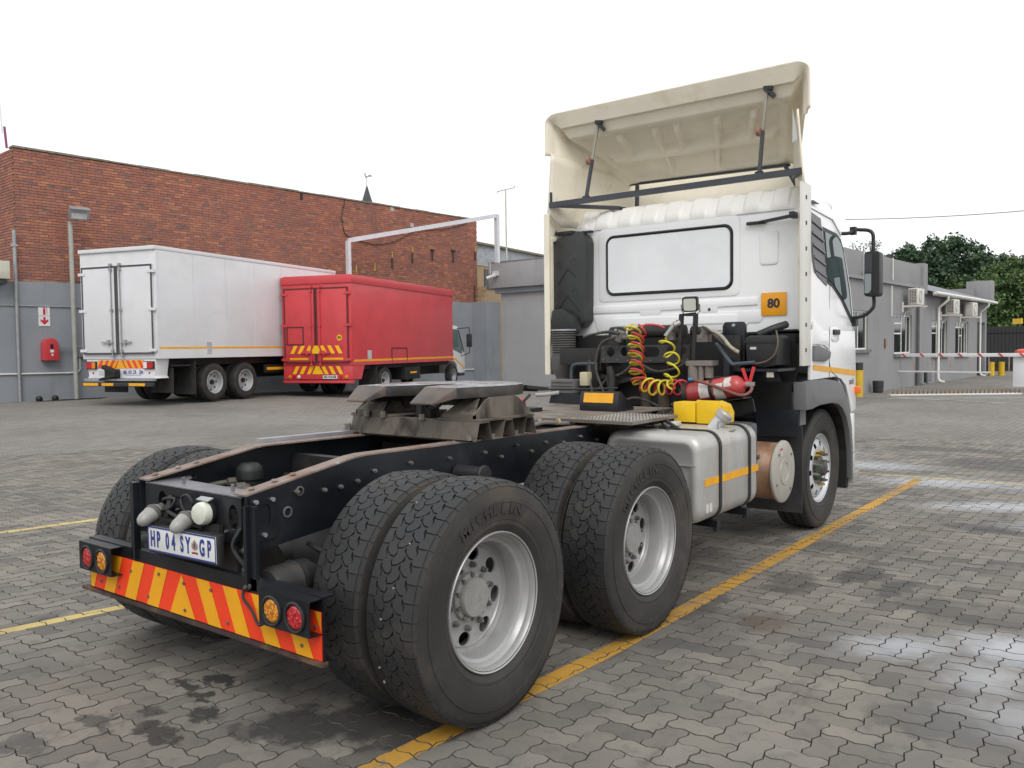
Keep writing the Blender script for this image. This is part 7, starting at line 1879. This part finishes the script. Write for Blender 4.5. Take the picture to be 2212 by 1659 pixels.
# ---- snorkel
sn = MB(); sn.prism([(1.235, 1.86), (1.225, 2.60), (1.16, 2.665), (.98, 2.700), (.93, 2.715), (.855, 2.655), (.835, 2.60), (.845, 1.86), (.90, 1.80), (1.15, 1.80)], .16, YZ(3.98))
sno = part('air_intake', sn, pm('intake_plastic', (.034, .036, .038), .5, var=.12, vscale=5, dirt=(.07, .066, .06), damt=.35, dscale=3, bmp=.25, bscale=130), tt, bevel=.025)
m = MB(); [m.lathe([(.034, 0), (.030, .0), (.026, .010), (.001, .012)], 20, (3.978, y, z), 'x') for y, z in ((1.14, 2.40), (.97, 2.42), (1.13, 2.12), (.96, 2.13))]; part('moulded_dimple', m, ink, sno)
m = MB(); [m.bar((3.978, a, b_), (3.978, c_, d_), .006, .006) for a, b_, c_, d_ in ((1.15, 2.22, 1.04, 2.36), (1.20, 1.92, 1.05, 2.10), (1.04, 2.36, .95, 2.28), (1.05, 2.10, .90, 1.95))]; part('moulded_rib', m, plasb, sno)
m = MB(); [m.box(3.985, 4.10, 1.236, 1.246, 2.18+k*.028, 2.19+k*.028) for k in range(16)]; part('grille_slat', m, plasb, sno)
duct = part('intake_duct', MB().prism([(1.15, 1.97), (1.17, 1.74), (.88, 1.74), (.90, 1.90), (1.02, 1.98)], .13, YZ(3.85)), plasb, sno, bevel=.03)
bl_ = []
for k in range(19):
    z = 1.755-k*.011; bl_.append((.118 if k % 2 else .108, z))
q = Matrix.Translation((3.84, .98, 0))
bel = part('bellows', MB().lathe([(r_, z) for r_, z in bl_]+[(.112, 1.55), (.112, 1.53)], 32, (3.84, 1.0, 0), 'z'), pm('dusty_rubber_bellows', (.075, .072, .07), .7, var=.1, dirt=(.13, .12, .11), damt=.3), duct)
part('clamp_ring', MB().lathe([(.121, 1.765), (.121, 1.78), (.11, 1.78)], 32, (3.84, 1.0, 0), 'z'), silverm, duct)
part('intake_funnel', MB().lathe([(.115, 1.53), (.118, 1.45), (.10, 1.38), (.075, 1.32), (.06, 1.25), (.001, 1.25)], 28, (3.84, 1.0, 0), 'z'), pm('dusty_funnel', (.10, .095, .09), .6, var=.15), duct)

# ---- equipment behind the cab
rk = MB(); rk.plate(rrect(-.41, .44, 1.478, 1.622, .006, 2), [circ(.345, 1.565, .042), circ(.205, 1.567, .040), rrect(-.13, .13, 1.52, 1.605, .04, 4)[::-1], circ(-.235, 1.572, .036), circ(-.335, 1.572, .038)], .006, YZ(3.60))
rk.plate([(-.41, 1.478), (-.41, 1.47), (.44, 1.47), (.44, 1.478)], [], .06, YZ(3.60))
rack = part('equipment_rack', rk, pm('dusty_rack_steel', (.050, .049, .050), .6, var=.2, vscale=5, dirt=(.10, .085, .07), damt=.35, dscale=5), tt, smooth=0)
part('rack_end', MB().bar((3.63, .44, 1.62), (3.63, .46, 1.40), .05, .01, up=(0, 1, 0)).bar((3.63, -.41, 1.62), (3.63, -.50, 1.30), .05, .012, up=(0, 1, 0)), blackd, rack)
m = MB(); [m.cyl((3.598, y, z), (3.590, y, z), .008, 6) for y, z in ((.41, 1.60), (.41, 1.55), (.41, 1.50), (.27, 1.605), (.275, 1.495), (.17, 1.49), (-.17, 1.49), (-.285, 1.60), (-.285, 1.55), (-.39, 1.50), (-.29, 1.495), (-.385, 1.60), (.10, 1.49), (-.05, 1.49))]; part('rack_bolt', m, boltm, rack)
part('bulkhead', MB().box(4.0, 4.1, -.95, 1.12, 1.10, 1.71).box(3.9, 4.1, -.62, .62, 1.0, 1.15).box(4.05, 4.09, -1.20, 1.2, 1.62, 1.72), under, tt)
eng = MB(); eng.box(3.9, 4.4, -.45, .45, .75, 1.3).cyl((3.7, .05, .98), (3.7, .05, 1.22), .05, 14).cyl((3.7, -.12, .98), (3.7, -.12, 1.22), .055, 14)
part('gearbox', eng, pm('grimy_casting', (.10, .08, .065), .7, var=.3), tt)
ar = MB(); pts = [(.42, 1.10), (.34, 1.20), (.24, 1.30), (.14, 1.325), (-.30, 1.325), (-.40, 1.28), (-.50, 1.19), (-.55, 1.10)]
for a, b_ in zip(pts[:-1], pts[1:]): ar.bar((3.62, a[0], a[1]), (3.62, b_[0], b_[1]), .12, .022)
ar.prism(pts, .01, YZ(3.70)); part('arched_crossmember', ar, blackd, tt)
part('cross_bar', MB().bar((3.6, -.42, 1.335), (3.6, -.74, 1.34), .05, .05).bar((3.6, .44, 1.35), (3.6, .12, 1.33), .03, .03), blackd, tt)
for y0, y1, z0, z1 in ((.44, .285, 1.62, 1.785), (-.64, -.83, 1.56, 1.80)):
    cmn = part('cab_mount', MB().prism([(y0, z0-.1), (y0, z1-.03), (y0-.02, z1), (y1+.02, z1), (y1, z1-.03), (y1, z0-.1)], .05, YZ(3.72)), blackm, tt, bevel=.008)
    part('mount_bolt', MB().lathe([(.016, 0), (.012, -.010), (.001, -.012)], 12, (3.72, (y0+y1)/2, z1-.03), 'x'), silverm, cmn)
    part('mount_bracket', MB().prism([(y0-.02, z0-.16), (y0-.025, z1-.11), (y1+.025, z1-.11), (y1+.02, z0-.16)], .04, YZ(3.68)), blackd, cmn, bevel=.008)
# work lamp on its stand
lmp = part('lamp_stand', MB().bar((3.52, -.355, 1.50), (3.52, -.375, 1.86), .03, .035, up=(1, 0, 0)).bar((3.52, -.485, 1.50), (3.52, -.50, 1.87), .03, .035, up=(1, 0, 0)).bar((3.52, -.36, 1.86), (3.52, -.50, 1.87), .03, .02).bar((3.50, -.37, 1.78), (3.54, -.33, 1.80), .03, .05), blackd, tt)
q = Matrix.Translation((3.50, -.462, 1.945)) @ Matrix.Rotation(R(12), 4, 'Z') @ Matrix.Rotation(R(-10), 4, 'Y')
wl2 = part('work_lamp', MB().prism(rrect(-.062, .062, -.060, .060, .018), .055, lambda p, q_, t_: (t_-.02, p, q_)).xf(q), plasb, lmp, bevel=.01)
part('lamp_glass', MB().prism(rrect(-.050, .050, -.048, .048, .014), .003, lambda p, q_, t_: (-.0235+t_, p, q_)).xf(q), pm('clear_lamp_glass', (.62, .63, .57), .12, var=.06), wl2)
part('lamp_yoke', MB().tube([tuple(q @ Vector(v)) for v in ((.0, .075, 0), (.01, .072, -.06), (.01, .04, -.095), (.01, -.04, -.095), (.01, -.072, -.06), (.0, -.075, 0))], .005, 6), silverm, wl2)
# coiled air hoses
def coil(path, r_, turns, rad, name, mat_, phase=0):
    pts = smoothpts(path, 10); L = [0]
    for a, b_ in zip(pts[:-1], pts[1:]): L.append(L[-1]+(b_-a).length)
    out = []; N = turns*22
    for i in range(N+1):
        s = L[-1]*i/N; j = max(k for k in range(len(L)) if L[k] <= s+1e-9); j = min(j, len(pts)-2)
        f = (s-L[j])/max(1e-6, L[j+1]-L[j]); p = pts[j].lerp(pts[j+1], f); t_ = (pts[j+1]-pts[j]).normalized()
        n1 = t_.cross(Vector((1, 0, 0))).normalized(); n2 = (Vector((1, 0, 0))+t_*.75).normalized(); a = 2*PI*turns*i/N+phase
        k = min(1, i/10, (N-i)/10)
        out.append(p+(n1*math.cos(a)+n2*math.sin(a)*.85)*rad*k*(1+.1*math.sin(i*.11)))
    return part(name, MB().tube(out, r_, 8), mat_, tt)
yh = pm('yellow_air_hose', (.62, .55, .03), .35, var=.08, coat=.3); rh = pm('red_air_hose', (.48, .03, .04), .35, var=.08, coat=.3)
coil([(3.40, .02, 1.80), (3.42, .00, 1.62), (3.42, -.01, 1.45), (3.42, -.04, 1.32), (3.42, -.14, 1.28), (3.42, -.26, 1.27), (3.42, -.33, 1.33)], .0090, 11, .060, 'yellow_air_coil', yh)
coil([(3.40, -.08, 1.78), (3.40, -.04, 1.70), (3.40, -.03, 1.50), (3.40, -.04, 1.33), (3.42, -.12, 1.275), (3.45, -.28, 1.27), (3.45, -.40, 1.275), (3.45, -.50, 1.24)], .0092, 13, .058, 'red_air_coil', rh, 2.2)
coil([(3.44, -.27, 1.68), (3.44, -.29, 1.58), (3.44, -.34, 1.50), (3.44, -.33, 1.40), (3.42, -.31, 1.30)], .0085, 4, .055, 'yellow_air_coil', yh, 1.0)
part('red_hose_end', MB().tube(smoothpts([(3.44, -.05, 1.76), (3.46, -.08, 1.79), (3.50, -.16, 1.785), (3.52, -.22, 1.76)]), .009, 8), rh, tt)
part('hose_coupling', MB().cyl((3.44, -.27, 1.69), (3.47, -.33, 1.78), .018, 12).cyl((3.47, -.33, 1.78), (3.50, -.37, 1.80), .024, 12).cyl((3.40, .03, 1.79), (3.42, -.03, 1.77), .012, 8), pm('pale_steel', (.36, .35, .32), .45, metal=.5), tt)
# air cylinders, valves and hoses
part('air_cylinder', MB().cyl((3.70, .20, 1.735), (3.70, -.32, 1.735), .052, 24).cyl((3.70, -.38, 1.735), (3.70, -.52, 1.72), .04, 20), blackd, tt)
part('air_valve', MB().cyl((3.55, .24, 1.66), (3.55, .20, 1.74), .035, 14).cyl((3.55, .30, 1.69), (3.55, .16, 1.69), .02, 12).cyl((3.55, -.27, 1.66), (3.55, -.27, 1.73), .034, 14).cyl((3.55, -.54, 1.66), (3.55, -.58, 1.74), .036, 14).box(3.52, 3.60, -.60, -.50, 1.64, 1.70), pm('grey_cast_valve', (.17, .155, .145), .6, var=.25, vscale=10), tt)
part('air_dryer', MB().cyl((3.55, -.47, 1.34), (3.55, -.47, 1.46), .05, 16).cyl((3.55, -.60, 1.35), (3.55, -.60, 1.45), .035, 14).box(3.50, 3.62, -.65, -.42, 1.45, 1.49).cyl((3.53, -.54, 1.33), (3.53, -.54, 1.45), .022, 10), pm('dusty_cast_grey', (.19, .17, .15), .7, var=.25, vscale=12), tt)
hs_ = MB()
for p in ([(3.55, .18, 1.70), (3.50, .35, 1.66), (3.50, .42, 1.55), (3.5, .43, 1.40), (3.5, .35, 1.2)], [(3.6, -.55, 1.73), (3.5, -.66, 1.70), (3.5, -.73, 1.64), (3.5, -.83, 1.57)], [(3.6, -.52, 1.76), (3.5, -.60, 1.745), (3.5, -.70, 1.69), (3.5, -.82, 1.58)], [(3.55, .1, 1.46), (3.55, .2, 1.38), (3.55, .35, 1.33), (3.5, .40, 1.25)], [(3.5, .33, 1.35), (3.52, .30, 1.2), (3.5, .36, 1.12)],
          [(3.55, .02, 1.46), (3.55, -.12, 1.40), (3.55, -.28, 1.42), (3.55, -.4, 1.47)], [(3.5, .28, 1.36), (3.52, .26, 1.25), (3.5, .30, 1.14)], [(3.5, .50, 1.50), (3.48, .48, 1.3), (3.45, .42, 1.14)], [(3.6, .62, 1.70), (3.5, .46, 1.72), (3.5, .3, 1.74), (3.5, .2, 1.72)], [(3.6, -.3, 1.30), (3.6, -.35, 1.2), (3.5, -.6, 1.13)], [(3.5, .22, 1.12), (3.45, .0, 1.18), (3.5, -.2, 1.10)]):
    hs_.tube(smoothpts(p), .0125, 8)
part('air_hose', hs_, pm('dusty_black_hose', (.055, .05, .045), .6, var=.3, vscale=12, dirt=(.15, .13, .10), damt=.4, dscale=8), tt)
part('fabric_hose', MB().tube(smoothpts([(3.56, -.54, 1.745), (3.50, -.62, 1.74), (3.50, -.72, 1.69), (3.50, -.80, 1.60), (3.5, -.87, 1.555)]), .015, 8), pm('braided_hose', (.36, .33, .27), .7, var=.25, vscale=60), tt)
part('steel_tube', MB().tube(smoothpts([(3.62, -.63, 1.62), (3.55, -.70, 1.58), (3.50, -.81, 1.47), (3.5, -.86, 1.465), (3.5, -1.0, 1.475)]), .016, 10).tube(smoothpts([(3.5, .69, 1.24), (3.5, .69, 1.40), (3.5, .665, 1.45), (3.5, .60, 1.462), (3.5, .44, 1.465)]), .015, 10), pm('blue_grey_tube', (.05, .065, .085), .45), tt)
part('hanging_clutter', MB().tube(smoothpts([(3.5, .30, 1.44), (3.5, .27, 1.30), (3.48, .28, 1.15)]), [.03]*2+[.035]*9, 9).box(3.6, 3.75, .48, .60, 1.15, 1.47).box(3.62, 3.75, .50, .90, 1.45, 1.60).box(3.7, 3.9, .15, .45, 1.35, 1.50).box(3.65, 3.8, -.2, .2, 1.38, 1.47), blackd, tt, bevel=.01)
part('cream_box', MB().box(3.42, 3.50, .475, .555, 1.272, 1.392), pm('cream_switch_box', (.52, .47, .32), .5, var=.06), tt, bevel=.01)
bc = part('compressor_box', MB().box(3.40, 3.58, .60, .85, 1.19, 1.325), pm('ribbed_grey_box', (.13, .12, .12), .65, var=.15), tt, bevel=.008)
m = MB(); [m.box(3.39, 3.4, .61, .84, 1.205+k*.032, 1.22+k*.032) for k in range(4)]; part('rib', m, pm('ribbed_grey_box', (.13, .12, .12), .65), bc)
part('grip_bar', MB().tube(smoothpts([(3.3, .69, 1.215), (3.24, .79, 1.20), (3.2, .87, 1.195)]), .018, 10), pm('worn_grip', (.30, .29, .29), .5, var=.2), tt)
part('battery_tray', MB().prism([(.80, 1.12), (.77, 1.21), (.58, 1.21), (.36, 1.16), (.34, 1.12)], .3, YZ(3.3)).box(3.25, 3.55, .35, .60, 1.12, 1.20), blackm, tt)
# air box at right
abx = part('air_box', MB().prism([(-.885, 1.46), (-.87, 1.665), (-.90, 1.685), (-1.10, 1.685), (-1.13, 1.66), (-1.13, 1.45), (-1.02, 1.43)], .30, YZ(3.62)), plasb, tt, bevel=.014)
part('box_lid_rib', MB().prism([(-.868, 1.63), (-.866, 1.645), (-1.13, 1.642), (-1.13, 1.627)], .006, YZ(3.612)), plasb, abx)
part('box_label', MB().box(3.615, 3.619, -.965, -.915, 1.575, 1.595), pm('faded_label', (.55, .54, .5), .7), abx)
part('box_shelf', MB().box(3.55, 3.95, -1.16, -.84, 1.405, 1.425).box(3.6, 3.95, -.75, -.70, 1.25, 1.5), blackm, tt)
part('box_hose', MB().tube(smoothpts([(3.7, -.95, 1.69), (3.75, -1.06, 1.74), (3.85, -1.12, 1.77)]), .03, 12), plasb, abx)
part('box_cable', MB().tube(smoothpts([(3.6, -1.13, 1.72), (3.58, -1.15, 1.62), (3.58, -1.12, 1.53), (3.58, -1.05, 1.48), (3.56, -.96, 1.462)]), .007, 8), pm('brown_cable', (.13, .10, .06), .6), abx)
part('shelf_bracket', MB().box(3.56, 3.58, -1.12, -1.07, 1.36, 1.40), pm('faded_label2', (.45, .42, .34), .7), tt)
part('wing_panel', MB().prism([(-.75, 1.70), (-1.14, 1.70), (-1.16, 1.40), (-1.10, 1.15), (-.80, 1.0), (-.6, 1.0), (-.5, 1.3)], .01, YZ(4.0)), under, tt)

# ---- fire extinguisher strapped across behind the cab
ex = thing('fire_extinguisher', 'red fire extinguisher with torn labels strapped sideways behind the cab', 'fire extinguisher', (3.4, -.72, 1.2))
e0, e1 = Vector((3.38, -.50, 1.225)), Vector((3.38, -.955, 1.305)); de = (e1-e0).normalized()
E4 = frame(e0, (1, 0, 0), Vector((0, 0, 1)).cross(Vector((1, 0, 0))) if False else de.cross(Vector((1, 0, 0))).cross(de) if False else (0, 0, 1))
ez = de; ex_ = Vector((1, 0, 0)); ey = ez.cross(ex_).normalized(); E4 = Matrix(((ex_.x, ey.x, ez.x, e0.x), (ex_.y, ey.y, ez.y, e0.y), (ex_.z, ey.z, ez.z, e0.z), (0, 0, 0, 1)))
Lx = (e1-e0).length
exm = pm('extinguisher_red', (.42, .05, .05), .35, var=.1, dirt=(.30, .14, .12), damt=.35, dscale=4, spots=(.6, .45, .42), samt=.25, sscale=14, coat=.2)
cyl_ = part('cylinder', MB().lathe([(.001, -.01), (.078, -.01), (.085, 0), (.0855, Lx-.07), (.080, Lx-.035), (.060, Lx-.005), (.03, Lx+.012), (.024, Lx+.03), (.001, Lx+.03)], 40, (0, 0, 0), 'z').xf(E4), exm, ex)
def lbl(z0, z1, a0, a1, mat_, name='torn_label'):
    m = MB(); rows = []
    rg = random.Random(int(z0*900))
    for z in (z0, (z0+z1)/2, z1):
        rows.append([tuple(E4 @ Vector((.0862*math.cos(a0+(a1-a0)*k/10), .0862*math.sin(a0+(a1-a0)*k/10), z+rg.uniform(-.006, .006)))) for k in range(11)])
    m.ring(rows, close=False, caps=False); part(name, m, mat_, cyl_, recalc=False)
wlab = pm('torn_white_label', (.58, .55, .52), .7, var=.12, vscale=20, dirt=(.45, .2, .2), damt=.4, dscale=12)
lbl(.13, .215, R(125), R(215), wlab); lbl(.25, .33, R(150), R(250), wlab); lbl(Lx-.12, Lx-.065, R(120), R(175), wlab)
for i in (0,): part('base_cap', MB().lathe([(.091, -.02), (.094, .0), (.094, .02), (.086, .02), (.001, -.021)], 32, (0, 0, 0), 'z').xf(E4), plasb, ex)
part('strap', MB().lathe([(.088, .21), (.090, .212), (.090, .235), (.088, .237)], 32, (0, 0, 0), 'z').xf(E4), plasb, ex)
hd = Vector(E4 @ Vector((0, 0, Lx+.03)))
part('valve_head', MB().cyl(hd, hd+de*.03, .022, 14).obox(hd+de*.03, (.04, .05, .03), (0, 0, 0)), pm('valve_metal', (.35, .34, .32), .4, metal=.5), ex)
part('squeeze_handle', MB().bar(hd+de*.02+Vector((0, 0, .0)), hd+Vector((0, -.055, .135)), .022, .012, up=(1, 0, 0)).bar(hd+de*.01, hd+Vector((0, .035, .125)), .022, .012, up=(1, 0, 0)), pm('handle_red', (.58, .03, .04), .35, coat=.3), ex)
part('discharge_hose', MB().tube(smoothpts([hd+de*.04+Vector((0, 0, -.01)), hd+de*.045+Vector((-.05, 0, -.06)), hd+Vector((-.10, .02, -.075)), hd+Vector((-.10, .22, -.01)), hd+Vector((-.095, .40, .035))], 8), .012, 10), pm('brown_red_hose', (.20, .07, .06), .5), ex)
p_ = hd+Vector((-.095, .40, .035)); part('hose_nozzle', MB().cyl(p_, p_+Vector((0, .035, .001)), .014, 12), pm('blue_nozzle', (.04, .22, .5), .4), ex)
part('extinguisher_cradle', MB().bar((3.40, -.48, 1.13), (3.40, -.98, 1.21), .16, .012).bar((3.42, -.6, 1.02), (3.42, -.6, 1.14), .03, .05, up=(1, 0, 0)).prism([(-.75, 1.02), (-.70, 1.14), (-1.0, 1.20), (-1.02, 1.10)], .02, YZ(3.45)), blackm, tt)
